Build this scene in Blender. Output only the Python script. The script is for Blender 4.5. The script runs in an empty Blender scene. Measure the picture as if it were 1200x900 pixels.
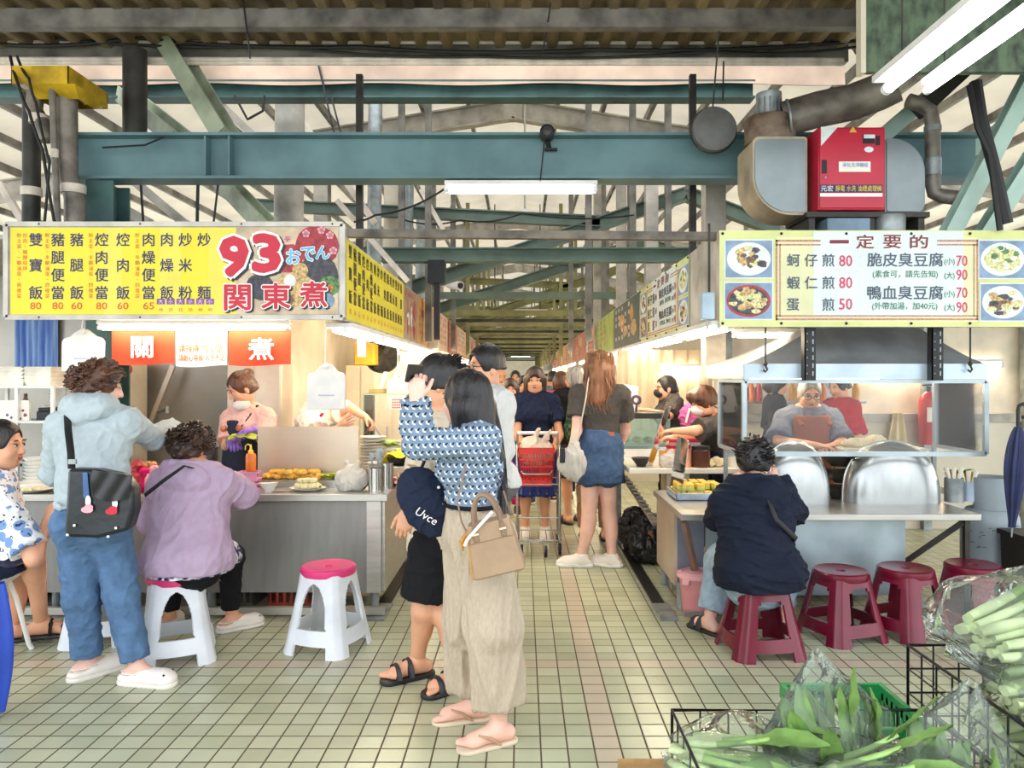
import bpy, math, random
import numpy as np
from mathutils import Vector, Matrix
# ------------------------------------------------------------------ camera, world, exposure
F, CX, CY, HC = 900.0, 612.0, 442.0, 1.5        # focal length in pixels of 1200x900, vanishing point, eye height
SC = bpy.context.scene
COL = SC.collection
cam_d = bpy.data.cameras.new('camera')
cam_d.sensor_width = 36.0
cam_d.lens = 36.0 * F / 1200.0
cam_d.shift_x = -(CX - 600.0) / 1200.0
cam_d.shift_y = -(450.0 - CY) / 1200.0
cam_d.clip_start, cam_d.clip_end = 0.05, 300
cam = bpy.data.objects.new('camera', cam_d)
cam.location = (0, 0, HC)
cam.rotation_euler = (math.pi / 2, 0, 0)
COL.objects.link(cam)
SC.camera = cam
SC.view_settings.view_transform = 'Standard'
SC.view_settings.look = 'None'
SC.view_settings.gamma = 1.0
SC.view_settings.use_curve_mapping = False
SC.view_settings.exposure = 0.84
WORLD_STRENGTH = 1.7
wd = bpy.data.worlds.new('sky')
wd.use_nodes = True
bg = wd.node_tree.nodes['Background']
bg.inputs[0].default_value = (0.90, 0.955, 1.0, 1)
bg.inputs[1].default_value = WORLD_STRENGTH
SC.world = wd
TUBE_WARM, TUBE_COOL = 32.0, 14.0               # emission of the fluorescent tubes
SC.cycles.max_bounces = 8
SC.cycles.diffuse_bounces = 4
SC.cycles.glossy_bounces = 3
SC.cycles.transmission_bounces = 4
SC.cycles.transparent_max_bounces = 10
SC.cycles.sample_clamp_indirect = 4.0
SC.cycles.caustics_reflective = False
SC.cycles.caustics_refractive = False
rnd = random.Random(7)
PI = math.pi
# ------------------------------------------------------------------ points from the photograph
def at(px, py, Y):
 return Vector(((px - CX) * Y / F, Y, HC - (py - CY) * Y / F))
def gd(py):
 return F * HC / (py - CY)
def gx(px, Y):
 return (px - CX) * Y / F
def gz(py, Y):
 return HC - (py - CY) * Y / F
# ------------------------------------------------------------------ materials
def lin(c):
 if isinstance(c, str):
  c = c.lstrip('#')
  c = tuple(int(c[i:i + 2], 16) / 255 for i in (0, 2, 4))
 return tuple(((v + 0.055) / 1.055) ** 2.4 if v > 0.04045 else v / 12.92 for v in c)
class Mats(dict):
 __getattr__ = dict.__getitem__
MATS = Mats()
def mat(name, col='#808080', rough=0.5, metal=0.0, var=0.12, scale=6.0, bump=0.0, bscale=40.0, spec=0.5, emit=0.0,
  alpha=1.0, stretch=(1, 1, 1), col2=None, sharp=False, sheen=0.0, sss=0.0, trans=0.0):
 if name in MATS:
  return MATS[name]
 m = bpy.data.materials.new(name)
 m.use_nodes = True
 nt = m.node_tree
 b = nt.nodes['Principled BSDF']
 c = lin(col)
 b.inputs['Roughness'].default_value = rough
 b.inputs['Metallic'].default_value = metal
 b.inputs['Specular IOR Level'].default_value = spec
 if sheen:
  b.inputs['Sheen Weight'].default_value = sheen
 if emit:
  b.inputs['Emission Color'].default_value = (*c, 1)
  b.inputs['Emission Strength'].default_value = emit
 tc = nt.nodes.new('ShaderNodeTexCoord')
 mp = nt.nodes.new('ShaderNodeMapping')
 mp.inputs['Scale'].default_value = stretch
 nt.links.new(tc.outputs['Object'], mp.inputs[0])
 nz = nt.nodes.new('ShaderNodeTexNoise')
 nz.inputs['Scale'].default_value = scale
 nz.inputs['Detail'].default_value = 4
 nt.links.new(mp.outputs[0], nz.inputs['Vector'])
 cr = nt.nodes.new('ShaderNodeValToRGB')
 c2 = lin(col2) if col2 else tuple(max(0, v * (1 - 2.2 * var)) for v in c)
 hi = c if col2 else tuple(min(1, v * (1 + var)) for v in c)
 cr.color_ramp.elements[0].color = (*c2, 1)
 cr.color_ramp.elements[1].color = (*hi, 1)
 cr.color_ramp.elements[0].position = 0.46 if sharp else 0.3
 cr.color_ramp.elements[1].position = 0.56 if sharp else 0.62
 nt.links.new(nz.outputs[0], cr.inputs[0])
 nt.links.new(cr.outputs[0], b.inputs['Base Color'])
 if bump:
  n2 = nt.nodes.new('ShaderNodeTexNoise')
  n2.inputs['Scale'].default_value = bscale
  n2.inputs['Detail'].default_value = 3
  nt.links.new(mp.outputs[0], n2.inputs['Vector'])
  bp = nt.nodes.new('ShaderNodeBump')
  bp.inputs['Strength'].default_value = bump
  bp.inputs['Distance'].default_value = 0.01
  nt.links.new(n2.outputs[0], bp.inputs['Height'])
  nt.links.new(bp.outputs[0], b.inputs['Normal'])
 if trans:
  out = nt.nodes['Material Output']
  tl = nt.nodes.new('ShaderNodeBsdfTranslucent')
  nt.links.new(cr.outputs[0], tl.inputs[0])
  mx = nt.nodes.new('ShaderNodeMixShader')
  mx.inputs[0].default_value = trans
  nt.links.new(b.outputs[0], mx.inputs[1])
  nt.links.new(tl.outputs[0], mx.inputs[2])
  nt.links.new(mx.outputs[0], out.inputs[0])
 MATS[name] = m
 return m
def film(name, col='#ffffff', clear=0.8, rough=0.08, bump=0.0, bscale=30.0, ior=1.27):
 """thin clear plastic or glass sheet: transparent body with a glossy coat"""
 if name in MATS:
  return MATS[name]
 m = bpy.data.materials.new(name)
 m.use_nodes = True
 nt = m.node_tree
 nt.nodes.remove(nt.nodes['Principled BSDF'])
 out = nt.nodes['Material Output']
 tr = nt.nodes.new('ShaderNodeBsdfTransparent')
 tr.inputs[0].default_value = (*lin(col), 1)
 gl = nt.nodes.new('ShaderNodeBsdfGlossy')
 gl.inputs['Roughness'].default_value = rough
 df = nt.nodes.new('ShaderNodeBsdfDiffuse')
 df.inputs[0].default_value = (*lin(col), 1)
 m1 = nt.nodes.new('ShaderNodeMixShader')
 m1.inputs[0].default_value = 1 - clear
 nt.links.new(tr.outputs[0], m1.inputs[1])
 nt.links.new(df.outputs[0], m1.inputs[2])
 lw = nt.nodes.new('ShaderNodeFresnel')
 lw.inputs[0].default_value = ior
 m2 = nt.nodes.new('ShaderNodeMixShader')
 nt.links.new(lw.outputs[0], m2.inputs[0])
 nt.links.new(m1.outputs[0], m2.inputs[1])
 nt.links.new(gl.outputs[0], m2.inputs[2])
 nt.links.new(m2.outputs[0], out.inputs[0])
 if bump:
  tc = nt.nodes.new('ShaderNodeTexCoord')
  n2 = nt.nodes.new('ShaderNodeTexNoise')
  n2.inputs['Scale'].default_value = bscale
  nt.links.new(tc.outputs['Object'], n2.inputs['Vector'])
  bp = nt.nodes.new('ShaderNodeBump')
  bp.inputs['Strength'].default_value = bump
  bp.inputs['Distance'].default_value = 0.02
  nt.links.new(n2.outputs[0], bp.inputs['Height'])
  for n in (gl, df, lw):
   nt.links.new(bp.outputs[0], n.inputs['Normal'])
 MATS[name] = m
 return m
def glow(name, col, strength):
 if name in MATS:
  return MATS[name]
 m = bpy.data.materials.new(name)
 m.use_nodes = True
 nt = m.node_tree
 nt.nodes.remove(nt.nodes['Principled BSDF'])
 e = nt.nodes.new('ShaderNodeEmission')
 e.inputs[0].default_value = (*lin(col), 1)
 e.inputs[1].default_value = strength
 nt.links.new(e.outputs[0], nt.nodes['Material Output'].inputs[0])
 MATS[name] = m
 return m
# ------------------------------------------------------------------ mesh builder
WM = {}                                          # world matrix of every parent, by object name
class MB:
 def __init__(s):
  s.v, s.f, s.m = [], [], []
 def add(s, vs, fs, mi=0):
  b = len(s.v)
  s.v.extend([tuple(p) for p in vs])
  s.f.extend([tuple(i + b for i in f) for f in fs])
  s.m.extend([mi] * len(fs))
  return s
 def box(s, x0, x1, y0, y1, z0, z1, mi=0):
  return s.add([(x0, y0, z0), (x1, y0, z0), (x1, y1, z0), (x0, y1, z0), (x0, y0, z1), (x1, y0, z1), (x1, y1, z1), (x0, y1, z1)],
                     [(0, 3, 2, 1), (4, 5, 6, 7), (0, 1, 5, 4), (1, 2, 6, 5), (2, 3, 7, 6), (3, 0, 4, 7)], mi)
 def obox(s, c, size, R=None, mi=0):
  R = R or Matrix.Identity(3)
  c = Vector(c)
  k = MB().box(-size[0] / 2, size[0] / 2, -size[1] / 2, size[1] / 2, -size[2] / 2, size[2] / 2)
  return s.add([c + R @ Vector(p) for p in k.v], k.f, mi)
 def bar(s, p0, p1, w, h, mi=0, up=(0, 0, 1)):
  p0, p1 = Vector(p0), Vector(p1)
  d = (p1 - p0).normalized()
  u = Vector(up)
  if abs(d.dot(u)) > 0.98:
   u = Vector((0, 1, 0))
  sd = d.cross(u).normalized()
  u = sd.cross(d).normalized()
  vs = []
  for p in (p0, p1):
   for a, b in ((-1, -1), (1, -1), (1, 1), (-1, 1)):
    vs.append(p + sd * (a * w / 2) + u * (b * h / 2))
  return s.add(vs, [(3, 2, 1, 0), (4, 5, 6, 7), (0, 1, 5, 4), (1, 2, 6, 5), (2, 3, 7, 6), (3, 0, 4, 7)], mi)
 def ibeam(s, p0, p1, w, h, t=0.02, mi=0, up=(0, 0, 1)):
  """H-section steel: two flanges and a web"""
  p0, p1 = Vector(p0), Vector(p1)
  d = (p1 - p0).normalized()
  u = Vector(up)
  sd = d.cross(u).normalized()
  u = sd.cross(d).normalized()
  for sg in (-1, 1):
   o = u * (sg * (h / 2 - t / 2))
   s.bar(p0 + o, p1 + o, w, t, mi, up)
  return s.bar(p0, p1, t, h - 2 * t, mi, up)
 def tube(s, pts, r, n=8, mi=0, cap=True, flat=1.0):
  pts = [Vector(p) for p in pts]
  rs = r if isinstance(r, (list, tuple)) else [r] * len(pts)
  vs, fs = [], []
  prev = None
  for i, p in enumerate(pts):
   d = (pts[min(i + 1, len(pts) - 1)] - pts[max(i - 1, 0)])
   d = d.normalized() if d.length > 1e-9 else Vector((0, 0, 1))
   if prev is None:
    a = Vector((0, 0, 1)) if abs(d.z) < 0.9 else Vector((1, 0, 0))
    sd = d.cross(a).normalized()
   else:
    sd = (prev - d * prev.dot(d))
    sd = sd.normalized() if sd.length > 1e-6 else d.orthogonal().normalized()
   prev = sd
   u = d.cross(sd)
   for k in range(n):
    t = 2 * PI * k / n
    vs.append(p + sd * (rs[i] * math.cos(t)) + u * (rs[i] * flat * math.sin(t)))
  for i in range(len(pts) - 1):
   for k in range(n):
    k2 = (k + 1) % n
    fs.append((i * n + k, i * n + k2, (i + 1) * n + k2, (i + 1) * n + k))
  if cap:
   fs.append(tuple(range(n - 1, -1, -1)))
   fs.append(tuple((len(pts) - 1) * n + k for k in range(n)))
  return s.add(vs, fs, mi)
 def lathe(s, prof, c=(0, 0, 0), n=24, mi=0, axis=(0, 0, 1), a0=0, a1=2 * PI, cap=True, sq=1.0):
  """profile (radius, height) turned round an axis; closed when a full turn"""
  c, ax = Vector(c), Vector(axis).normalized()
  e1 = ax.orthogonal().normalized() if abs(ax.z) < 0.99 else Vector((1, 0, 0))
  e2 = ax.cross(e1)
  full = abs(a1 - a0 - 2 * PI) < 1e-6
  m = n if full else n + 1
  vs, fs = [], []
  for r, z in prof:
   for k in range(m):
    t = a0 + (a1 - a0) * k / n
    vs.append(c + e1 * (r * math.cos(t)) + e2 * (r * sq * math.sin(t)) + ax * z)
  for i in range(len(prof) - 1):
   for k in range(n):
    k2 = (k + 1) % m
    fs.append((i * m + k, i * m + k2, (i + 1) * m + k2, (i + 1) * m + k))
  if cap and full:
   if prof[0][0] > 1e-6:
    fs.append(tuple(range(m - 1, -1, -1)))
   if prof[-1][0] > 1e-6:
    fs.append(tuple((len(prof) - 1) * m + k for k in range(m)))
  return s.add(vs, fs, mi)
 def ell(s, c, r, R=None, mi=0, n=12, m=8):
  c = Vector(c)
  r = r if isinstance(r, (tuple, list)) else (r, r, r)
  vs, fs = [], []
  for i in range(m + 1):
   t = PI * i / m
   for k in range(n):
    q = 2 * PI * k / n
    p = Vector((r[0] * math.sin(t) * math.cos(q), r[1] * math.sin(t) * math.sin(q), r[2] * math.cos(t)))
    vs.append(c + (R @ p if R else p))
  for i in range(m):
   for k in range(n):
    k2 = (k + 1) % n
    fs.append((i * n + k, (i + 1) * n + k, (i + 1) * n + k2, i * n + k2))
  return s.add(vs, fs, mi)
 def prism(s, poly, o, ex, ey, depth, mi=0):
  """2-D outline in the plane (o, ex, ey) given a thickness along ex x ey"""
  o, ex, ey = Vector(o), Vector(ex), Vector(ey)
  nn = ex.cross(ey).normalized()
  n = len(poly)
  vs = [o + ex * a + ey * b for a, b in poly] + [o + ex * a + ey * b + nn * depth for a, b in poly]
  fs = [tuple(range(n - 1, -1, -1)), tuple(range(n, 2 * n))]
  fs += [(i, (i + 1) % n, n + (i + 1) % n, n + i) for i in range(n)]
  return s.add(vs, fs, mi)
 def grid(s, fn, nu, nv, mi=0, thick=0.0):
  """surface fn(u, v) over the unit square; with a thickness it is closed"""
  vs = [Vector(fn(i / nu, j / nv)) for i in range(nu + 1) for j in range(nv + 1)]
  w = nv + 1
  fs = [(i * w + j, (i + 1) * w + j, (i + 1) * w + j + 1, i * w + j + 1) for i in range(nu) for j in range(nv)]
  if thick:
   nrm = [Vector((0, 0, 0)) for _ in vs]
   for f in fs:
    nn = (vs[f[1]] - vs[f[0]]).cross(vs[f[3]] - vs[f[0]])
    for i in f:
     nrm[i] += nn
   vs2 = [p - q.normalized() * thick if q.length > 0 else p for p, q in zip(vs, nrm)]
   b = len(vs)
   edge = [i * w for i in range(nu + 1)] + [nu * w + j for j in range(1, nv + 1)] + [i * w + nv for i in range(nu - 1, -1, -1)] + [j for j in range(nv - 1, 0, -1)]
   fs2 = [tuple(i + b for i in reversed(f)) for f in fs]
   rim = [(edge[k], edge[k] + b, edge[(k + 1) % len(edge)] + b, edge[(k + 1) % len(edge)]) for k in range(len(edge))]
   return s.add(vs + vs2, fs + fs2 + rim, mi)
  return s.add(vs, fs, mi)
 def join(s, o, mi=None, M=None):
  b = len(s.v)
  s.v.extend([tuple(M @ Vector(p)) for p in o.v] if M else o.v)
  s.f.extend([tuple(i + b for i in f) for f in o.f])
  s.m.extend(o.m if mi is None else [mi] * len(o.f))
  return s
 def build(s, name, mats, parent=None, loc=None, ang=35, bevel=0.0):
  """one mesh object; vertices are in world space unless the parent was made with local=True"""
  me = bpy.data.meshes.new(name)
  if parent is not None:
   M = WM[parent.name]
  else:
   if loc is None:
    a = np.array(s.v)
    loc = ((a[:, 0].min() + a[:, 0].max()) / 2, (a[:, 1].min() + a[:, 1].max()) / 2, a[:, 2].min())
   M = Matrix.Translation(loc)
  Mi = np.array(M.inverted())
  V = np.array(s.v, dtype=np.float64)
  V = V @ Mi[:3, :3].T + Mi[:3, 3]
  me.from_pydata(V.tolist(), [], s.f)
  ml = mats if isinstance(mats, (list, tuple)) else [mats]
  for x in ml:
   me.materials.append(x)
  if len(ml) > 1:
   me.polygons.foreach_set('material_index', s.m)
  me.polygons.foreach_set('use_smooth', [True] * len(s.f))
  me.update()
  me.set_sharp_from_angle(angle=math.radians(ang))
  o = bpy.data.objects.new(name, me)
  COL.objects.link(o)
  if parent is not None:
   o.parent = parent
  else:
   o.location = loc
  WM[o.name] = M
  if bevel:
   bv = o.modifiers.new('bevel', 'BEVEL')
   bv.width = bevel
   bv.segments = 2
   bv.limit_method = 'ANGLE'
   bv.angle_limit = math.radians(40)
  return o
def T(name, label, cat, loc=(0, 0, 0), rz=0.0, group=None, local=False):
 o = bpy.data.objects.new(name, None)
 o.empty_display_size = 0.1
 COL.objects.link(o)
 o.location = loc
 o.rotation_euler = (0, 0, rz)
 WM[o.name] = Matrix.Identity(4) if local else Matrix.Translation(loc) @ Matrix.Rotation(rz, 4, 'Z')
 return tag(o, label, cat, group)
def tag(o, label, cat, group=None, kind=None):
 o['label'], o['category'] = label, cat
 if group:
  o['group'] = group
 if kind:
  o['kind'] = kind
 return o
def struct(mb, name, mats, **kw):
 o = mb.build(name, mats, **kw)
 o['kind'] = 'structure'
 return o
def dup(root, loc=None, rz=None, label=None, group=None, scale=None):
 kids = {}
 for o in bpy.data.objects:
  if o.parent is not None:
   kids.setdefault(o.parent.name, []).append(o)
 def rec(o, par):
  c = o.copy()
  COL.objects.link(c)
  if par is not None:
   c.parent = par
  for ch in kids.get(o.name, []):
   rec(ch, c)
  return c
 c = rec(root, None)
 if loc is not None:
  c.location = loc
 if rz is not None:
  c.rotation_euler = (0, 0, rz)
 if scale is not None:
  c.scale = scale if isinstance(scale, (tuple, list)) else (scale,) * 3
 if label:
  c['label'] = label
 if group:
  c['group'] = group
 return c
# ------------------------------------------------------------------ printed lettering
GLY = {}
def glyphs(body, bold=0.0, res=2):
 k = (body, bold, res)
 if k not in GLY:
  cu = bpy.data.curves.new('lettering', 'FONT')
  cu.body = body
  cu.resolution_u = res
  cu.offset = bold
  ob = bpy.data.objects.new('lettering', cu)
  COL.objects.link(ob)
  dg = bpy.context.evaluated_depsgraph_get()
  dg.update()
  me = bpy.data.meshes.new_from_object(ob.evaluated_get(dg))
  vs = [tuple(v.co) for v in me.vertices]
  fs = [tuple(p.vertices) for p in me.polygons]
  bpy.data.objects.remove(ob)
  bpy.data.curves.remove(cu)
  bpy.data.meshes.remove(me)
  GLY[k] = (vs, fs)
 return GLY[k]
def text(mb, body, c, em=None, w=None, h=None, right=(1, 0, 0), up=(0, 0, 1), mi=0, bold=0.0, lift=0.003, res=2, shear=0.0, halo=0.0):
 """letters centred on c in the plane (right, up): em = size of one em, or fitted to a width w and a height h"""
 vs, fs = glyphs(body, bold, res)
 if not vs:
  return mb
 xs, ys = [p[0] for p in vs], [p[1] for p in vs]
 x0, x1, y0, y1 = min(xs), max(xs), min(ys), max(ys)
 sx = w / (x1 - x0) if w else None
 sy = h / (y1 - y0) if h else None
 if em:
  sx = sx or em
  sy = sy or em
 sx = sx or sy
 sy = sy or sx
 right, up, c = Vector(right), Vector(up), Vector(c)
 nn = right.cross(up)
 out = []
 for p in vs:
  a, b = (p[0] - (x0 + x1) / 2) * sx, (p[1] - (y0 + y1) / 2) * sy
  out.append(c + right * (a + shear * b) + up * b + nn * lift)
 if halo:
  k = (em or abs(sy)) * halo
  for q in range(8):
   dv = right * (k * math.cos(q * PI / 4)) + up * (k * math.sin(q * PI / 4)) - nn * (.00012 * (q + 1))
   mb.add([p + dv for p in out], fs, mi)
 return mb.add(out, fs, mi)
# ------------------------------------------------------------------ smooth bodies: blended round cones meshed on a grid
def sn(p, f, seed=0):
 """cheap smooth noise in about -1..1"""
 r = np.random.RandomState(seed)
 out = 0
 for _ in range(4):
  k = r.normal(size=3)
  k = k / np.linalg.norm(k) * f * r.uniform(0.7, 1.4)
  out = out + np.sin(p @ k + r.uniform(0, 6.28) + 1.1 * np.sin(p @ np.roll(k, 1) * 0.7 + r.uniform(0, 6.28)))
 return out / 2.6
class Sdf:
 def __init__(s):
  s.g = [dict(p=[], cut=[], k=0.02)]
  s.subs = []
 def group(s, k=0.02):
  s.g.append(dict(p=[], cut=[], k=k))
  return s
 def cone(s, a, b, ra, rb, k=0.02, sq=None, flat=False):
  s.g[-1]['p'].append(('c', np.array(a, float), np.array(b, float), ra, rb, k, sq, flat))
  return s
 def ell(s, c, r, R=None, k=0.02):
  r = (r, r, r) if not isinstance(r, (tuple, list)) else r
  s.g[-1]['p'].append(('e', np.array(c, float), np.array(r, float), np.array(R) if R is not None else np.eye(3), k))
  return s
 def cut(s, p, n):
  """take away everything of the current group on the side the normal points to"""
  s.g[-1]['cut'].append((np.array(p, float), np.array(n, float) / np.linalg.norm(np.array(n, float))))
  return s
 def sub(s, c, r, R=None, k=0.01):
  r = (r, r, r) if not isinstance(r, (tuple, list)) else r
  s.subs.append((np.array(c, float), np.array(r, float), np.array(R) if R is not None else np.eye(3), k))
  return s
 @staticmethod
 def _d(p, X):
  if p[0] == 'c':
   _, a, b, ra, rb, k, sq, flat = p
   Y = X - a
   ba = b - a
   if sq is not None:
    ax, fct = np.array(sq[0], float), sq[1]
    Y = Y + (Y @ ax)[..., None] * ax * (1 / fct - 1)
    ba = ba + (ba @ ax) * ax * (1 / fct - 1)
   L = max(ba @ ba, 1e-9)
   t = np.clip((Y @ ba) / L, 0, 1)
   d = np.linalg.norm(Y - t[..., None] * ba, axis=-1) - (ra + (rb - ra) * t)
   if flat:
    u = (b - a) / np.linalg.norm(b - a)
    d = np.maximum(d, (X - b) @ u)
   return d
  _, c, r, R, k = p
  Y = (X - c) @ R
  k0 = np.linalg.norm(Y / r, axis=-1)
  k1 = np.linalg.norm(Y / (r * r), axis=-1)
  return k0 * (k0 - 1) / np.maximum(k1, 1e-6)
 @staticmethod
 def _box(p):
  if p[0] == 'c':
   m = max(p[3], p[4])
   f = 1.0
   if p[6] is not None:
    f = max(1.0, p[6][1])
   return np.minimum(p[1], p[2]) - m * f, np.maximum(p[1], p[2]) + m * f
  m = p[2].max()
  return p[1] - m, p[1] + m
 def mesh(s, h, disp=None):
  bx = [s._box(p) for g in s.g for p in g['p']]
  lo = np.min([b[0] for b in bx], axis=0) - 3 * h
  hi = np.max([b[1] for b in bx], axis=0) + 3 * h
  n = np.ceil((hi - lo) / h).astype(int) + 1
  axs = [lo[i] + h * np.arange(n[i]) for i in range(3)]
  Fd = np.full(n, 0.3, np.float32)
  for g in s.g:
   if not g['p']:
    continue
   G = np.full(n, 0.3, np.float32)
   for p in g['p']:
    k = p[5] if p[0] == 'c' else p[4]
    b0, b1 = s._box(p)
    i0 = np.maximum(((b0 - k - 3 * h - lo) / h).astype(int), 0)
    i1 = np.minimum(((b1 + k + 3 * h - lo) / h).astype(int) + 2, n)
    sl = tuple(slice(i0[i], i1[i]) for i in range(3))
    X = np.stack(np.meshgrid(*[axs[i][sl[i]] for i in range(3)], indexing='ij'), -1)
    d = s._d(p, X).astype(np.float32)
    o = G[sl]
    hh = np.maximum(k - np.abs(o - d), 0) / k
    G[sl] = np.minimum(o, d) - hh * hh * k * 0.25
   for q, nn in g['cut']:
    D = ((axs[0] - q[0]) * nn[0])[:, None, None] + ((axs[1] - q[1]) * nn[1])[None, :, None] + ((axs[2] - q[2]) * nn[2])[None, None, :]
    G = np.maximum(G, D.astype(np.float32))
   k = g['k']
   hh = np.maximum(k - np.abs(Fd - G), 0) / k
   Fd = np.minimum(Fd, G) - hh * hh * k * 0.25
  for c, r, R, k in s.subs:
   m = r.max()
   i0 = np.maximum(((c - m - k - 3 * h - lo) / h).astype(int), 0)
   i1 = np.minimum(((c + m + k + 3 * h - lo) / h).astype(int) + 2, n)
   if (i1 <= i0).any():
    continue
   sl = tuple(slice(i0[i], i1[i]) for i in range(3))
   X = np.stack(np.meshgrid(*[axs[i][sl[i]] for i in range(3)], indexing='ij'), -1)
   d = -s._d(('e', c, r, R, k), X).astype(np.float32)
   o = Fd[sl]
   hh = np.maximum(k - np.abs(o - d), 0) / k
   Fd[sl] = np.maximum(o, d) + hh * hh * k * 0.25
  return nets(Fd, lo, h, disp)
def nets(Fd, lo, h, disp=None):
 ins = Fd < 0
 n = np.array(Fd.shape)
 cs = ins[:-1, :-1, :-1].astype(np.int8)
 cs = cs + ins[1:, :-1, :-1] + ins[:-1, 1:, :-1] + ins[:-1, :-1, 1:] + ins[1:, 1:, :-1] + ins[1:, :-1, 1:] + ins[:-1, 1:, 1:] + ins[1:, 1:, 1:]
 act = (cs > 0) & (cs < 8)
 I = np.argwhere(act)
 if len(I) == 0:
  return np.zeros((0, 3)), np.zeros((0, 4), int)
 acc = np.zeros((len(I), 3))
 cnt = np.zeros(len(I))
 cor = [(a, b, c) for a in (0, 1) for b in (0, 1) for c in (0, 1)]
 for a in cor:
  for ax in range(3):
   if a[ax] == 1:
    continue
   b = list(a)
   b[ax] = 1
   fa = Fd[I[:, 0] + a[0], I[:, 1] + a[1], I[:, 2] + a[2]]
   fb = Fd[I[:, 0] + b[0], I[:, 1] + b[1], I[:, 2] + b[2]]
   m = (fa < 0) != (fb < 0)
   t = np.where(m, fa / np.where(m, fa - fb, 1), 0)
   p = np.tile(np.array(a, float), (len(I), 1))
   p[:, ax] = t
   acc[m] += p[m]
   cnt[m] += 1
 V = lo + h * (I + acc / np.maximum(cnt, 1)[:, None])
 idx = np.full(n - 1, -1, np.int64)
 idx[tuple(I.T)] = np.arange(len(I))
 Q = []
 for ax in range(3):
  o1, o2 = (ax + 1) % 3, (ax + 2) % 3
  A = np.take(ins, range(0, n[ax] - 1), axis=ax)
  B = np.take(ins, range(1, n[ax]), axis=ax)
  E = np.argwhere(A != B)
  ok = (E[:, o1] > 0) & (E[:, o2] > 0) & (E[:, o1] < n[o1] - 1) & (E[:, o2] < n[o2] - 1)
  E = E[ok]
  q = []
  for d1, d2 in ((-1, -1), (0, -1), (0, 0), (-1, 0)):
   e = E.copy()
   e[:, o1] += d1
   e[:, o2] += d2
   q.append(idx[tuple(e.T)])
  q = np.stack(q, 1)
  fl = ~A[tuple(E.T)]
  q[fl] = q[fl][:, ::-1]
  Q.append(q)
 Q = np.concatenate(Q)
 Q = Q[(Q >= 0).all(1)]
 if disp is not None:
  nr = np.zeros_like(V)
  fn = np.cross(V[Q[:, 2]] - V[Q[:, 0]], V[Q[:, 3]] - V[Q[:, 1]])
  for i in range(4):
   np.add.at(nr, Q[:, i], fn)
  nr /= np.maximum(np.linalg.norm(nr, axis=1), 1e-9)[:, None]
  V = V + nr * disp(V)[:, None]
 return V, Q
def put(mb, vq, mi=0):
 V, Q = vq
 return mb.add(V.tolist(), Q.tolist(), mi)
def wrinkle(amp=0.006, f=20.0, seed=1, st=(1, 1, 1)):
 """cloth creases: narrow ridges and soft hollows"""
 st = np.array(st, float)
 if f < 30:
  f = f * 2.6
 def fn(p):
  q = p * st
  a = sn(q, f, seed)
  b = sn(q, f * 1.9, seed + 5)
  c = sn(q, f * .5, seed + 8)
  return 1.15 * amp * (.25 + 1.5 * np.exp(-(a / .28) ** 2) * (.4 + .6 * np.clip(c + .5, 0, 1)) - .45 + .55 * np.exp(-(b / .25) ** 2) + .5 * c)
 return fn
def strands(amp=0.006, f=90.0, seed=3, st=(1, 1, 0.12)):
 st = np.array(st, float)
 return lambda p: amp * (sn(p * st, f, seed) * 0.6 + sn(p * st, f * 2.1, seed + 9) * 0.4)
def curls(amp=0.01, f=75.0, seed=3):
 return lambda p: amp * (np.abs(sn(p, f, seed)) + 0.5 * np.abs(sn(p, f * 2.2, seed + 3)) - 0.5)
# ------------------------------------------------------------------ figures
def V3(*a):
 return Vector(a)
class Fig:
 """joints of one person; +face 0 looks away from the camera (+Y), 180 towards it"""
 def __init__(s, x, y, ht, face, girth=1.0, z=0.0, look=None, nod=0.0, tilt=0.0, fem=True, **ov):
  k = s.k = ht / 1.6
  s.g, s.fem, s.z = girth, fem, z
  a = math.radians(face)
  s.f = Vector((math.sin(a), math.cos(a), 0))
  s.r = Vector((math.cos(a), -math.sin(a), 0))
  up = Vector((0, 0, 1))
  o = Vector((x, y, z))
  def J(side, fwd, zz):
   return o + s.r * (side * k) + s.f * (fwd * k) + up * (zz * k)
  sw = 0.165 if fem else 0.185
  j = s.j = dict(pelvis=J(0, 0, .88), waist=J(0, 0.01, 1.0), chest=J(0, 0.01, 1.17), neck=J(0, -.01, 1.34), head=J(0, .02, 1.485))
  for n, sg in (('L', -1), ('R', 1)):
   j['s' + n] = J(sg * sw, 0, 1.285)
   j['e' + n] = J(sg * (sw + .045), -.02, 1.02)
   j['w' + n] = J(sg * (sw + .05), .05, .80)
   j['h' + n] = J(sg * .085, 0, .84)
   j['k' + n] = J(sg * .09, .015, .455)
   j['a' + n] = J(sg * .095, -.02, .085)
  for kk, v in ov.items():
   j[kk] = Vector(v)
  s.toe = {'L': s.f.copy(), 'R': s.f.copy()}
  la = math.radians(face if look is None else look)
  hf = Vector((math.sin(la), math.cos(la), 0))
  hr = Vector((math.cos(la), -math.sin(la), 0))
  nd = math.radians(nod)
  hf2 = hf * math.cos(nd) - up * math.sin(nd)
  hu = hf * math.sin(nd) + up * math.cos(nd)
  tl = math.radians(tilt)
  hr2 = hr * math.cos(tl) + hu * math.sin(tl)
  hu2 = hu * math.cos(tl) - hr * math.sin(tl)
  s.hm = Matrix((hr2, hf2, hu2)).transposed()         # columns: right, forward, up of the head
  s.hand = {}
  s.bare = {}
  s.root = None
 def hp(s, x, y, z):
  """a point in the head's own frame"""
  return s.j['head'] + s.hm @ (Vector((x, y, z)) * s.k)
 def legs_from(s, side, knee, ankle, toe=None):
  s.j['k' + side], s.j['a' + side] = Vector(knee), Vector(ankle)
  if toe is not None:
   s.toe[side] = Vector((toe[0], toe[1], 0)).normalized()
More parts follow.
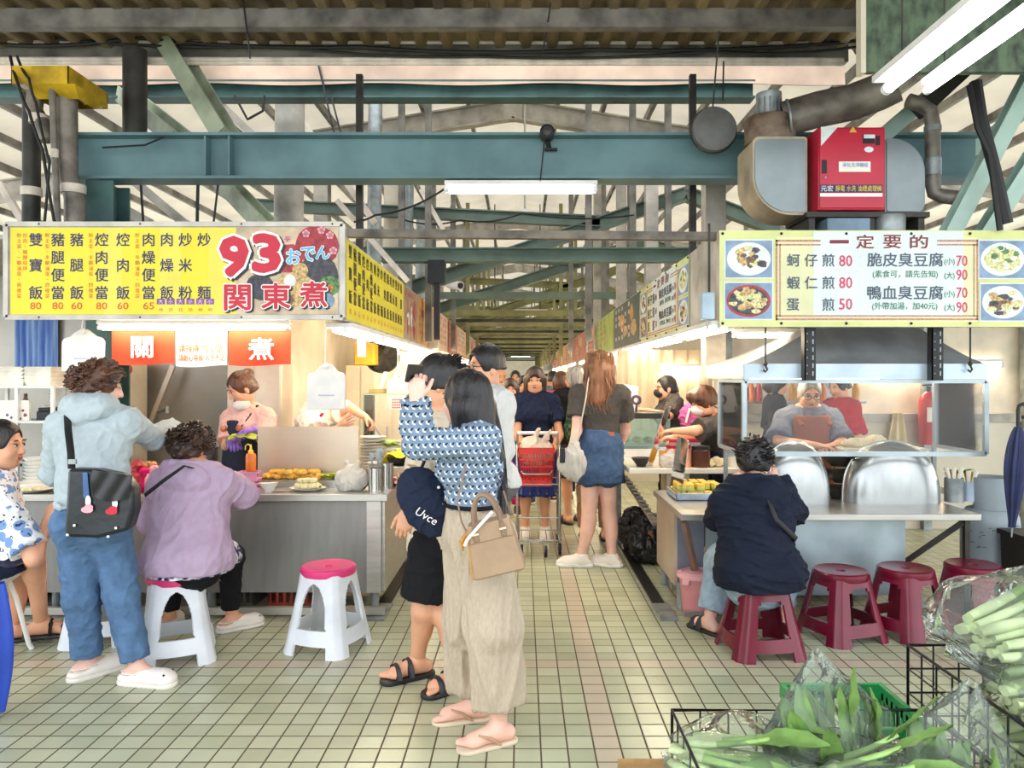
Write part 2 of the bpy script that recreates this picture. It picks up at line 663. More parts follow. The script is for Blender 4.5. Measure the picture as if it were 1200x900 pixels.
def torso(S, P, off=0.0, hips=True, belly=0.0, bust=True):
 j, k, g = P.j, P.k, P.g
 nx = (P.j['sR'] - P.j['sL']).normalized()
 spine = (j['neck'] - j['pelvis']).normalized()
 fw = spine.cross(nx).normalized()
 P.tf = fw
 def c(a, b, ra, rb, rt):
  S.cone(a, b, ra * k * g + off, rb * k * g + off, 0.035, (fw, rt))
 if hips:
  c(j['pelvis'] - spine * .02 * k, j['waist'], .152 if P.fem else .145, .122 if P.fem else .135, .74)
  for sd in 'LR':
   S.ell(j['h' + sd] - P.tf * .055 * k * g + Vector((0, 0, .0)), (.085 * k * g + off, .085 * k * g + off, .095 * k + off), None, 0.03)
 c(j['waist'], j['chest'], .122 if P.fem else .138, .135 if P.fem else .15, .74)
 up = j['neck'].lerp(j['chest'], .42)
 c(j['chest'], up, .135 if P.fem else .152, .118 if P.fem else .13, .72)
 for sd in 'LR':
  S.cone(j['s' + sd].lerp(j['neck'], .06), j['neck'] - spine * .03 * k, .052 * k + off, .048 * k + off, 0.04)
  S.cone(j['s' + sd].lerp(j['chest'], .1), j['chest'], .055 * k + off, .09 * k + off, 0.05)
  if bust and P.fem:
   S.ell(j['chest'] + fw * (.075 * k * g) + nx * ((-.06 if sd == 'L' else .06) * k) , .062 * k + off, None, 0.04)
 if belly:
  S.ell(j['waist'].lerp(j['pelvis'], .4) + fw * .05 * k, (.13 * k * g + off + belly,) * 3, None, 0.06)
def arm(S, P, sd, off=0.0, upto=2.0, flat=True, puff=0.0):
 """upto: 1 = elbow, 2 = wrist"""
 j, k = P.j, P.k
 g = 0.5 + 0.5 * P.g
 s_, e, w = j['s' + sd], j['e' + sd], j['w' + sd]
 r0, r1, r2 = .046 * k * g, .038 * k * g, .025 * k
 if upto <= 1:
  b = s_.lerp(e, upto)
  S.cone(s_, b, r0 + off, r0 + (r1 - r0) * upto + off + puff, .02, None, flat)
 else:
  S.cone(s_, e, r0 + off, r1 + off, .02)
  t = upto - 1
  S.cone(e, e.lerp(w, t), r1 + off, r1 + (r2 - r1) * t + off + puff, .02, None, flat and t < 1.01)
def leg(S, P, sd, off=0.0, upto=2.0, flat=True, wide=0.0):
 j, k = P.j, P.k
 g = 0.4 + 0.6 * P.g
 h, kn, a = j['h' + sd], j['k' + sd], j['a' + sd]
 r0, r1, r2 = .080 * k * g, .054 * k * g, .034 * k
 if upto <= 1:
  S.cone(h, h.lerp(kn, upto), r0 + off, r0 + (r1 - r0) * upto + off + wide, .03, None, flat)
 else:
  t = upto - 1
  S.cone(h, kn, r0 + off, r1 + off + wide * .5, .03)
  S.cone(kn, kn.lerp(a, t), r1 + off + wide * .5, r1 + (r2 - r1) * t + off + wide, .025, None, flat)
  if off < 0.004:
   dn = (a - kn).normalized()
   bk = P.toe[sd] - dn * P.toe[sd].dot(dn)
   S.ell(kn.lerp(a, .3) - bk * .012 * k, (.046 * k * g, .046 * k * g, .10 * k), Matrix((bk.normalized(), bk.cross(dn).normalized(), dn)).transposed(), .03)
def handpose(P, sd, d, n, curl=0.35, spread=0.12, thumb=0.5, size=1.0, rel=None):
 P.hand[sd] = dict(d=Vector(d).normalized(), n=Vector(n), curl=curl, spread=spread, thumb=thumb, size=size, rel=rel)
def hand_sdf(P, sd):
 S = Sdf()
 w, k = P.j['w' + sd], P.k
 fa = (w - P.j['e' + sd]).normalized()
 h = P.hand.get(sd)
 if h is None:
  d = fa
  n = (P.r if sd == 'L' else -P.r)
  h = dict(d=d, n=n, curl=.3, spread=.1, thumb=.5, size=1.0, rel=None)
 d = h['d']
 n = (h['n'] - d * h['n'].dot(d)).normalized()
 sx = d.cross(n) * (1 if sd == 'R' else -1)          # towards the thumb
 z = .92 * k * h['size']
 S.cone(w - fa * .05 * k, w, .026 * k, .0235 * k, .012)
 S.cone(w, w + d * .03 * z, .023 * z, .024 * z, .012, (n, .72))
 R = Matrix((d, sx, n)).transposed()
 S.ell(w + d * .052 * z, (.048 * z, .039 * z, .0165 * z), R, .012)
 for i, (ofs, ln) in enumerate(((.029, .074), (.010, .082), (-.010, .076), (-.028, .060))):
  b = w + d * ((.088 - (0.006 if i in (0, 3) else 0) - (0.006 if i == 3 else 0)) * z) + sx * (ofs * z)
  ang = (ofs / .029) * h['spread']
  dd = (d * math.cos(ang) + sx * math.sin(ang)).normalized()
  nn = n
  r = .0089 * z if i < 3 else .0078 * z
  c = h['curl'] * (1 + .12 * (i - 1))
  S.cone(w + d * .05 * z + sx * ofs * .8 * z, b, r * 1.15, r * 1.1, .008)
  p = b
  for q, fr in enumerate((.45, .31, .24)):
   a = c * (.75 if q == 0 else 1.0)
   dd, nn = dd * math.cos(a) + nn * math.sin(a), nn * math.cos(a) - dd * math.sin(a)
   e = p + dd * (ln * fr * z)
   S.cone(p, e, r * (1 - .09 * q), r * (.93 - .1 * q), .003)
   p = e
 b = w + d * .022 * z + sx * .022 * z + n * .004
 t = h['thumb']
 dd = (d * (.75 - .2 * t) + sx * (.75 - .35 * t) + n * (.1 + .7 * t)).normalized()
 e = b + dd * .045 * z
 S.cone(b, e, .0155 * z, .0115 * z, .01)
 dd = (dd + d * .45 + n * .25 * t - sx * .25).normalized()
 S.cone(e, e + dd * .032 * z, .0108 * z, .0098 * z, .004)
 S.cone(e + dd * .032 * z, e + dd * .055 * z, .0098 * z, .008 * z, .004)
 return S
def foot_sdf(P, sd, toes=False, sole=0.0, lift=0.0):
 S = Sdf()
 k = P.k
 a, t = P.j['a' + sd], P.toe[sd]
 z0 = P.z + sole + lift
 sx = Vector((t.y, -t.x, 0))
 inn = -sx if sd == 'R' else sx                      # towards the big toe
 heel = Vector((a.x, a.y, z0 + .028 * k)) - t * .04 * k
 ball = Vector((a.x, a.y, z0 + .02 * k)) + t * .115 * k
 S.cone(a + Vector((0, 0, .03)), Vector((a.x, a.y, z0 + .045 * k)), .034 * k, .033 * k, .02)
 S.cone(Vector((a.x, a.y, z0 + .045 * k)), heel, .032 * k, .029 * k, .02)
 up = Vector((0, 0, 1))
 S.cone(Vector((a.x, a.y, z0 + .05 * k)) + t * .015, ball + up * .006, .034 * k, .024 * k, .03)
 S.cone(heel, ball, .028 * k, .026 * k, .02)
 S.ell(ball, (.042 * k, .036 * k, .021 * k), Matrix((sx, t, up)).transposed(), .02)
 if toes:
  for i in range(5):
   b = ball + inn * ((.030 - .0155 * i) * k) + t * ((.022 - .006 * i) * k) - up * .004 * k
   e = b + t * ((.036 - .005 * i) * k) - up * .004 * k
   S.cone(b, e, (.0125 - .0012 * i) * k + .001, (.0115 - .0014 * i) * k + .001, .006)
 else:
  S.cone(ball, ball + t * .05 * k - up * .002, .028 * k, .018 * k, .02, (up, .6))
 S.cut((0, 0, z0), (0, 0, -1))
 return S
def head_sdf(P, ears=True):
 S = Sdf()
 k = P.k
 R = P.hm
 S.ell(P.hp(0, -.012, .022), (.073 * k, .092 * k, .096 * k), R, .02)
 S.ell(P.hp(0, .026, -.03), (.062 * k, .064 * k, .078 * k), R, .03)
 S.ell(P.hp(0, .05, -.088), (.030 * k, .026 * k, .024 * k), R, .03)
 for sg in (-1, 1):
  S.ell(P.hp(sg * .036, .062, -.03), (.026 * k, .022 * k, .026 * k), R, .02)
  S.ell(P.hp(sg * .04, .01, -.07), (.026 * k, .04 * k, .03 * k), R, .03)
  S.ell(P.hp(sg * .032, .076, .026), (.026 * k, .012 * k, .010 * k), R, .015)
  if ears:
   S.ell(P.hp(sg * .076, -.008, -.012), (.010 * k, .020 * k, .031 * k), R, .006)
   S.ell(P.hp(sg * .078, -.003, -.036), (.009 * k, .011 * k, .012 * k), R, .006)
 S.cone(P.hp(0, .086, .016), P.hp(0, .103, -.026), .0085 * k, .0125 * k, .012)
 for sg in (-1, 1):
  S.ell(P.hp(sg * .012, .094, -.03), .0085 * k, R, .008)
  S.sub(P.hp(sg * .030, .098, .008), (.018 * k, .012 * k, .010 * k), R, .012)
 S.ell(P.hp(0, .080, -.056), (.024 * k, .012 * k, .013 * k), R, .012)
 nk = P.j['neck']
 S.cone(P.hp(0, -.022, -.05), nk, .050 * k, .052 * k * (.9 + .1 * P.g), .03)
 S.cone(nk, nk - Vector((0, 0, .05)), .052 * k, .06 * k, .03)
 return S
def face_bits(mb, P, eyes=True, lips=True, shut=False):
 k, R = P.k, P.hm
 for sg in (-1, 1):
  mb.ell(P.hp(sg * .033, .0865, .032), (.019 * k, .005 * k, .0042 * k), R, 2, 8, 6)
  if eyes:
   if not shut:
    mb.ell(P.hp(sg * .031, .0835, .007), (.0135 * k, .006 * k, .0062 * k), R, 1, 10, 6)
    mb.ell(P.hp(sg * .031, .0875, .007), (.0058 * k, .004 * k, .0058 * k), R, 2, 8, 6)
   mb.ell(P.hp(sg * .031, .0865, .0125 if not shut else .006), (.0155 * k, .005 * k, .0028 * k), R, 2, 10, 6)
 if lips:
  mb.ell(P.hp(0, .0905, -.053), (.021 * k, .0055 * k, .0048 * k), R, 3, 10, 6)
  mb.ell(P.hp(0, .0900, -.061), (.018 * k, .0058 * k, .0055 * k), R, 3, 10, 6)
  mb.ell(P.hp(0, .0925, -.057), (.020 * k, .0042 * k, .0014 * k), R, 4, 10, 6)
SKIN_EXTRA = None
def body(P, label, skin='skin', h=0.010, hh=0.0055, hands='LR', hand_h=0.0038, feet='', toes=False, sole=0.0, legs='LR', eyes=True, lips=True,
         arms='LR', ears=True, torso_on=True, head_on=True, shut=False, lift=(0, 0), loc=None, cat='person', group=None):
 """the bare continuous body; clothing and hair are added as its children"""
 root = T('person', label, cat, loc or (P.j['pelvis'].x, P.j['pelvis'].y, P.z), 0, group)
 P.root = root
 mb = MB()
 S = Sdf()
 if torso_on:
  torso(S, P)
  S.cone(P.j['neck'] + Vector((0, 0, .02)), P.j['neck'] - Vector((0, 0, .04)), .05 * P.k, .06 * P.k, .03)
 for sd in arms:
  arm(S, P, sd, flat=False)
 for sd in legs:
  leg(S, P, sd, flat=False)
 if S.g[0]['p']:
  put(mb, S.mesh(h))
 if head_on:
  put(mb, head_sdf(P, ears).mesh(hh))
  face_bits(mb, P, eyes, lips, shut)
 for sd in hands:
  put(mb, hand_sdf(P, sd).mesh(hand_h))
 for i, sd in enumerate(feet):
  put(mb, foot_sdf(P, sd, toes, sole, lift[i]).mesh(0.0045 if toes else .007))
 sk = MATS[skin]
 mb.build('body', [sk, MATS.eye_white, MATS.eye_dark, MATS.lip, MATS.lip_line], root, ang=80)
 return root
def cloth(P, name, S, m, h=0.008, wr=None, label=None):
 mb = MB()
 put(mb, S.mesh(h, wr))
 o = mb.build(name, m, P.root, ang=70)
 if label:
  o['label'] = label
 return o
def top(P, m, name='shirt', sleeve=2.0, hem=None, off=0.014, puff=0.01, wr=None, h=0.008, belly=0.0, hips=True, soff=None, neck=True, arms='LR', hood=None, flare=0.0, bust=True, label=None):
 S = Sdf()
 torso(S, P, off, hips, belly, bust)
 j = P.j
 if flare:
  sp = (j['neck'] - j['pelvis']).normalized()
  S.cone(j['waist'], j['pelvis'] - sp * flare, .13 * P.k * P.g + off, (.165 * P.k) * P.g + off, .04, (P.tf, .82))
 if hem is not None:
  hp_, hn = hem if isinstance(hem, tuple) else (Vector((0, 0, hem)), Vector((0, 0, -1)))
  S.cut(hp_, hn)
 # neckline
 S.cut(j['neck'] + Vector((0, 0, .045 * P.k)), (j['neck'] - j['chest']))
 for sd in arms:
  S.group(.02)
  arm(S, P, sd, soff if soff is not None else off, sleeve, True, puff)
 if hood:
  S.group(.015)
  hood(S)
 return cloth(P, name, S, m, h, wr or wrinkle(), label)
def pants(P, m, name='trousers', upto=1.95, off=0.012, wide=0.02, wr=None, h=0.008, top_z=None, legs='LR', label=None):
 S = Sdf()
 j, k = P.j, P.k
 nx = (j['hR'] - j['hL']).normalized()
 torso_k = P.g
 sp = (j['waist'] - j['pelvis']).normalized()
 fw = sp.cross(nx).normalized()
 S.cone(j['pelvis'] - sp * .02 * k, j['waist'], (.152 if P.fem else .145) * k * torso_k + off, .125 * k * torso_k + off, .035, (fw, .76))
 for sd in 'LR':
  S.ell(j['h' + sd] - fw * .05 * k * torso_k, (.088 * k * torso_k + off, .088 * k * torso_k + off, .097 * k + off), None, .03)
 S.cut(top_z if top_z is not None else j['waist'] , sp)
 for sd in legs:
  S.group(.03)
  leg(S, P, sd, off, upto, True, wide)
 return cloth(P, name, S, m, h, wr or wrinkle(.004, 20, 4, (1, 1, .7)), label)
def hair_cap(P, thick=0.016, face=True, low=-.05, k2=.012):
 """the scalp's covering; the face side is carved away"""
 S = Sdf()
 k, R = P.k, P.hm
 S.ell(P.hp(0, -.014, .026), ((.073 + thick) * k, (.093 + thick) * k, (.094 + thick) * k), R, .02)
 S.ell(P.hp(0, -.045, -.03), ((.066 + thick) * k, (.062 + thick) * k, (.06 + thick) * k), R, .03)
 if face:
  S.sub(P.hp(0, .100, -.035), (.074 * k, .078 * k, .115 * k), R, k2)
 S.cut(P.hp(0, 0, low), R @ Vector((0, 0, -1)))
 return S
def hair_build(P, S, m, h=0.006, disp=None, extra=None, name='hair'):
 mb = MB()
 put(mb, S.mesh(h, disp))
 if extra is not None:
  mb.join(extra)
 return mb.build(name, m, P.root, ang=60)
def locks(fn, n, seed, r=0.006, seg=8, sides=5):
 """tapering locks: fn(u, t, rr) gives the path of lock u at t in 0..1"""
 R = random.Random(seed)
 mb = MB()
 for i in range(n):
  st = R.random() * 1000
  u = (i + R.random()) / n
  ro = R.uniform(-1, 1)
  pts = [fn(u, q / seg, ro, st) for q in range(seg + 1)]
  rs = [r * (0.6 + .4 * math.sin(PI * min(1, q / seg + .25))) * (1 - .75 * (q / seg) ** 3) for q in range(seg + 1)]
  mb.tube(pts, rs, sides)
 return mb
def strap(P_or_none, name, pts, w, t, m, parent, n=6):
 """a flat band along points"""
 mb = MB()
 mb.tube(pts, w / 2, 8, flat=t / w)
 return mb.build(name, m, parent)
def clog(P, sd, m, sole_m=None, h=.005, back=True, name='clog'):
 """closed-toe clog with holes and a thick sole"""
 k, a, t = P.k, P.j['a' + sd], P.toe[sd]
 sx = Vector((t.y, -t.x, 0))
 up = Vector((0, 0, 1))
 b = Vector((a.x, a.y, P.z))
 S = Sdf()
 S.cone(b + t * .02 * k + up * .045, b + t * .135 * k + up * .04, .048 * k, .046 * k, .02, (up, .85))
 S.ell(b + t * .14 * k + up * .035, (.052 * k, .066 * k, .038 * k), Matrix((sx, t, up)).transposed(), .02)
 S.cone(b - t * .05 * k + up * .03, b + t * .15 * k + up * .028, .043 * k, .05 * k, .02, (up, .6))
 S.cut(b + up * .006, -up)
 S.sub(b - t * .03 * k + up * .085 * k, (.036 * k, .065 * k, .052 * k), Matrix((sx, t, up)).transposed(), .008)
 mb = MB()
 put(mb, S.mesh(h))
 o = mb.build(name, [m], P.root, ang=50)
 s2 = MB()
 for i in range(5):
  q = -.6 + i * .3
  s2.tube([b + t * (.165 - .03 * (i % 2)) * k + sx * (q * .06 * k) + up * (.068 - .012 * abs(q)), b + t * (.168 - .03 * (i % 2)) * k + sx * (q * .06 * k) + up * (.072 - .012 * abs(q))], .0055, 8)
 s2.build('vent_hole', MATS.eye_dark, o)
 if back:
  s3 = MB()
  s3.tube([b + t * .03 * k + sx * .045 * k + up * .062, b - t * .04 * k + sx * .035 * k + up * .06, b - t * .075 * k + up * .058, b - t * .04 * k - sx * .035 * k + up * .06, b + t * .03 * k - sx * .045 * k + up * .062], .009, 8, flat=.5)
  s3.build('heel_strap', m, o)
 s4 = MB()
 S4 = Sdf()
 S4.cone(b - t * .05 * k + up * .012, b + t * .155 * k + up * .012, .046 * k, .056 * k, .01)
 S4.cut(b + up * .02, up).cut(b, -up)
 put(s4, S4.mesh(h))
 s4.build('sole', sole_m or m, o, ang=40)
 return o
def sneaker(P, sd, m, sole_m, h=.006, name='sneaker'):
 k, a, t = P.k, P.j['a' + sd], P.toe[sd]
 sx = Vector((t.y, -t.x, 0))
 up = Vector((0, 0, 1))
 b = Vector((a.x, a.y, P.z))
 S = Sdf()
 S.cone(b + up * .03, b + up * .095 * k, .044 * k, .043 * k, .02, None, True)
 S.cone(b - t * .035 * k + up * .035, b + t * .12 * k + up * .03, .042 * k, .044 * k, .02)
 S.cone(b + up * .06, b + t * .12 * k + up * .035, .042 * k, .036 * k, .03)
 S.ell(b + t * .13 * k + up * .03, (.047 * k, .065 * k, .03 * k), Matrix((sx, t, up)).transposed(), .02)
 S.cut(b + up * .01, -up)
 mb = MB()
 put(mb, S.mesh(h))
 o = mb.build(name, m, P.root, ang=50)
 S4 = Sdf()
 S4.cone(b - t * .04 * k + up * .014, b + t * .14 * k + up * .014, .047 * k, .054 * k, .01)
 S4.cut(b + up * .03, up).cut(b, -up)
 s4 = MB()
 put(s4, S4.mesh(h))
 s4.build('sole', sole_m, o, ang=40)
 s5 = MB()
 for i in range(4):
  q = .03 + i * .022
  zz = .098 - i * .012
  s5.tube([b + t * q * k + sx * .024 * k + up * zz * k * .92, b + t * (q + .004) * k + up * (zz + .006) * k, b + t * q * k - sx * .024 * k + up * zz * k * .92], .0035, 6)
 s5.build('laces', sole_m, o)
 return o
# ------------------------------------------------------------------ common materials
for a in (('teal', '#5f7f80', .55, .0, .22, 3), ('teal_dark', '#3f5f5b', .55, 0, .25, 3), ('olive', '#8b8a5c', .6, 0, .2, 3), ('sage_steel', '#a3ab92', .5, 0, .2, 4),
          ('grey_steel', '#7f7b72', .5, .2, .3, 4), ('pale_steel', '#b9b3a8', .5, .1, .2, 4), ('dark_steel', '#3b3833', .5, .3, .3, 5), ('black', '#15151a', .5, 0, .2, 8),
          ('beige_panel', '#d8cdb8', .5, 0, .06, 3), ('white_paint', '#e8e6e0', .45, 0, .06, 4), ('cable', '#1b1a1c', .6, 0, .1, 9), ('conduit', '#e6d8c8', .5, 0, .15, 6),
          ('galv', '#9aa0a0', .42, .45, .18, 9), ('wood', '#a9834f', .6, 0, .25, 8), ('rust', '#6e4a35', .75, 0, .35, 12)):
 mat(a[0], a[1], a[2], a[3], a[4], a[5])
mat('steel', '#bdbab4', .33, .75, .05, 5, stretch=(1, 1, 8))
mat('can_steel', '#c9c8c4', .2, .9, .06, 9)
mat('steel_front', '#8d8b88', .42, .6, .05, 3, stretch=(6, 1, 1))  # darker than the worktop steel: weaker light on the front put into the colour
mat('steel_warm', '#cdbfae', .38, .6, .08, 3)
mat('steel_blue', '#a9b7bd', .38, .55, .10, 4)
mat('plastic_white', '#e9ebee', .35, 0, .05, 5)
mat('porcelain', '#f1efe8', .25, 0, .03, 5)
glow('tube_warm', '#ffe9c8', TUBE_WARM)
glow('tube_cool', '#f2fbff', TUBE_COOL)
mat('tube_off', '#efe9dc', .3)
film('glass', '#ffffff', .97, .03, ior=1.16)
film('acrylic', '#f4f6f8', .80, .08, ior=1.12)
film('bag_clear', '#f6fbf6', .94, .10, .5, 26)
film('bag_milky', '#fbf8f2', .55, .2, .5, 22)
mat('bag_white', '#f3f0ea', .4, 0, .04, 8, bump=.2, bscale=18, trans=.15)
mat('ink_navy', '#2b2559', .5, var=.05)
mat('ink_red', '#c8203a', .5, var=.05)
mat('ink_orange', '#d8572a', .5, var=.05)
mat('ink_black', '#23222b', .5, var=.05)
mat('ink_white', '#f7f4ee', .5, var=.02)
mat('ink_pink', '#d03a68', .5, var=.05)
mat('ink_slate', '#4a5568', .5, var=.05)
mat('ink_green', '#3f7a62', .5, var=.05)
mat('ink_maroon', '#7b2433', .5, var=.05)
# ------------------------------------------------------------------ floor of square tiles
def tile_material():
 m = bpy.data.materials.new('tiled_floor')
 m.use_nodes = True
 nt = m.node_tree
 L = nt.links.new
 b = nt.nodes['Principled BSDF']
 tc = nt.nodes.new('ShaderNodeTexCoord')
 sp = nt.nodes.new('ShaderNodeSeparateXYZ')
 L(tc.outputs['Object'], sp.inputs[0])
 def mth(op, a, c=None):
  n = nt.nodes.new('ShaderNodeMath')
  n.operation = op
  for i, v in enumerate((a, c)):
   if v is None:
    continue
   if isinstance(v, (int, float)):
    n.inputs[i].default_value = v
   else:
    L(v, n.inputs[i])
  return n.outputs[0]
 P = 0.108
 u = mth('DIVIDE', mth('ADD', sp.outputs[0], 0.033 + P * 200), P)
 v = mth('DIVIDE', mth('ADD', sp.outputs[1], -2.993 + P * 200), P)
 fu, fv = mth('FRACT', u), mth('FRACT', v)
 cu, cv = mth('FLOOR', u), mth('FLOOR', v)
 eu = mth('MINIMUM', fu, mth('SUBTRACT', 1.0, fu))
 ev = mth('MINIMUM', fv, mth('SUBTRACT', 1.0, fv))
 e = mth('MINIMUM', eu, ev)
 mr = nt.nodes.new('ShaderNodeMapRange')
 mr.inputs['From Min'].default_value = 0.022
 mr.inputs['From Max'].default_value = 0.05
 L(e, mr.inputs['Value'])
 wn = nt.nodes.new('ShaderNodeTexWhiteNoise')
 cb = nt.nodes.new('ShaderNodeCombineXYZ')
 L(cu, cb.inputs[0])
 L(cv, cb.inputs[1])
 L(cb.outputs[0], wn.inputs['Vector'])
 cr = nt.nodes.new('ShaderNodeValToRGB')
 cr.color_ramp.elements[0].color = (*lin('#b3b899'), 1)
 cr.color_ramp.elements[1].color = (*lin('#c6caac'), 1)
 L(wn.outputs['Value'], cr.inputs[0])
 pk = mth('MAXIMUM', mth('COMPARE', cv, 200 + 9), mth('MAXIMUM', mth('COMPARE', cu, 200 + 3), mth('COMPARE', cu, 200 - 30)))
 for n in nt.nodes:
  if n.type == 'MATH' and n.operation == 'COMPARE':
   n.inputs[2].default_value = 0.3
 mx = nt.nodes.new('ShaderNodeMix')
 mx.data_type = 'RGBA'
 L(pk, mx.inputs[0])
 L(cr.outputs[0], mx.inputs[6])
 mx.inputs[7].default_value = (*lin('#c9bda6'), 1)
 nz = nt.nodes.new('ShaderNodeTexNoise')
 nz.inputs['Scale'].default_value = 1.3
 nz.inputs['Detail'].default_value = 6
 L(tc.outputs['Object'], nz.inputs['Vector'])
 st = nt.nodes.new('ShaderNodeMapRange')
 st.inputs['From Min'].default_value = .3
 st.inputs['From Max'].default_value = .7
 st.inputs['To Min'].default_value = .8
 st.inputs['To Max'].default_value = 1.06
 L(nz.outputs[0], st.inputs['Value'])
 mu = nt.nodes.new('ShaderNodeMix')
 mu.data_type = 'RGBA'
 mu.blend_type = 'MULTIPLY'
 mu.inputs[0].default_value = 1
 L(mx.outputs[2], mu.inputs[6])
 L(st.outputs[0], mu.inputs[7])
 mg = nt.nodes.new('ShaderNodeMix')
 mg.data_type = 'RGBA'
 L(mr.outputs[0], mg.inputs[0])
 mg.inputs[6].default_value = (*lin('#574a38'), 1)
 L(mu.outputs[2], mg.inputs[7])
 L(mg.outputs[2], b.inputs['Base Color'])
 rr = nt.nodes.new('ShaderNodeMapRange')
 rr.inputs['To Min'].default_value = .8
 rr.inputs['To Max'].default_value = .27
 L(mr.outputs[0], rr.inputs['Value'])
 L(rr.outputs[0], b.inputs['Roughness'])
 bp = nt.nodes.new('ShaderNodeBump')
 bp.inputs['Strength'].default_value = .35
 bp.inputs['Distance'].default_value = .004
 L(mr.outputs[0], bp.inputs['Height'])
 L(bp.outputs[0], b.inputs['Normal'])
 return m
struct(MB().box(-12, 12, -5, 62, -0.2, 0), 'floor', tile_material(), loc=(0, 0, 0))
# ------------------------------------------------------------------ roofs
def corr(u, v, x0=-8, x1=8, y0=1.2, y1=6.0, z=4.02):  # near edge, out of view overhead, is cut short to let in sky light
 x = x0 + (x1 - x0) * u
 t = (x / .2) % 1.0
 w = 0 if t < .3 else (1 if .42 < t < .86 else ((t - .3) / .12 if t <= .42 else (1 - t) / .14))
 return (x, y0 + (y1 - y0) * v, z + .05 * w)
struct(MB().grid(corr, 960, 1), 'ceiling_canopy', mat('deck', '#a08a66', .5, .25, .35, 1.6, col2='#4a4034'), loc=(0, 0, 0), ang=20)
RX, RZ, SL = -.12, 5.2, .16
def roofz(x):
 return RZ - SL * abs(x - RX)
m_roof = mat('roof_sheet', '#f3e8d6', .6, 0, .05, 2, trans=.2)
mb = MB()
for sg in (-1, 1):
 mb.grid(lambda u, v: (RX + sg * 9 * u, 6.6 + 54 * v, roofz(RX + sg * 9 * u)), 1, 27)
struct(mb, 'ceiling', m_roof, loc=(0, 0, 0))
mb = MB()
for i in range(1, 15):
 for sg in (-1, 1):
  x = RX + sg * .58 * i
  mb.bar((x, 6.6, roofz(x) - .05), (x, 58, roofz(x) - .05), .05, .09)
struct(mb, 'ceiling_purlins', MATS.grey_steel, loc=(0, 0, 0))
for i in range(7):
 Y = 10 + 7.2 * i
 mb = MB()
 for sg in (-1, 1):
  mb.ibeam((RX, Y, roofz(RX) - .22), (RX + sg * 8, Y, roofz(RX + sg * 8) - .22), .15, .26, .02)
 mb.box(RX - .12, RX + .12, Y - .07, Y + .07, RZ - .36, RZ - .08)
 struct(mb, 'beam_rafter', MATS.pale_steel)
 for sg, px in ((-1, -2.6), (1, 3.0)):
  mb = MB()
  mb.ibeam((px, Y, 0), (px, Y, roofz(px) - .3), .18, .2, .02, up=(0, 1, 0))
  struct(mb, 'column_hall', MATS.pale_steel)
# front steel of the canopy
def beam(name, m, *specs):
 mb = MB()
 for s in specs:
  if s[0] == 'i':
   mb.ibeam(*s[1:])
  elif s[0] == 'b':
   mb.bar(*s[1:])
  else:
   mb.tube(*s[1:])
 return struct(mb, name, m)
beam('beam_canopy_purlin', mat('purlin', '#77716a', .55, .1, .3, 5), ('b', (-7, 5.3, 3.965), (2.33, 5.3, 3.965), .08, .13))
beam('beam_conduit_carrier', MATS.grey_steel, ('b', (-7, 5.92, 3.985), (2.5, 5.92, 3.985), .07, .13))
struct(MB().grid(lambda u, v: (-4.5 + 7.2 * u, 6.42 + .02 * v, 3.95 + .19 * v + .01 * math.sin(u * 31)), 60, 2, thick=.01), 'trim_1', mat('alu_sheet', '#a8917e', .34, .8, .15, 2))
beam('beam_green', MATS.teal_dark, ('i', (-4.6, 6.5, 3.915), (1.95, 6.5, 3.915), .16, .15, .015))
mb = MB()
mb.ibeam((-3.25, 5.6, 3.09), (3.3, 5.6, 3.09), .2, .33, .02)
for px in (240, 268):
 x = gx(px, 5.5)
 mb.box(x - .006, x + .006, 5.5, 5.7, 2.95, 3.23)
struct(mb, 'beam_girder', mat('girder', '#6b8c90', .5, 0, .2, 2.5, col2='#557378'))
beam('column_front', MATS.teal_dark, ('i', (-3.05, 5.66, 0), (-3.05, 5.66, 2.92), .2, .24, .02, 0, (0, 1, 0)))
beam('column_duct_stub', MATS.dark_steel, ('t', [(-2.9, 5.75, 3.25), (-2.9, 5.75, 3.95)], .085, 16))
beam('beam_brace', MATS.sage_steel, ('i', at(160, -14, 6.0), at(266, 160, 5.72), .13, .2, .015, 0, (0, 1, .4)))
beam('beam_brace', MATS.sage_steel, ('i', at(148, 112, 6.5), at(215, 166, 5.78), .13, .16, .015, 0, (0, 1, .4)))
beam('beam_brace', MATS.sage_steel, ('i', at(255, 205, 6.8), at(310, 262, 6.3), .13, .16, .015, 0, (0, 1, .4)))
beam('beam_sign_tie', mat('tie_steel', '#6d6459', .55, .2, .3, 8), ('b', (-1.1, 4.84, 2.405), (1.24, 4.84, 2.385), .06, .05))
for x, Y in ((-1.27, 6.0), (1.33, 6.0)):
 beam('column_hanger', MATS.dark_steel, ('b', (x, Y, 2.42), (x, Y, 3.86), .05, .05))
beam('beam_cross', mat('cross_teal', '#62786d', .5, 0, .15, 3), ('i', (-1.5, 8.2, 2.8), (2.05, 8.2, 2.8), .15, .15, .015))
beam('column_hanger', MATS.black, ('b', (-.91, 8.2, 1.9), (-.91, 8.2, 2.55), .06, .06), ('b', (-.91, 8.2, 2.5), (-.91, 8.2, 2.74), .18, .18))
m_frames = [MATS.teal_dark, MATS.teal_dark, MATS.olive]
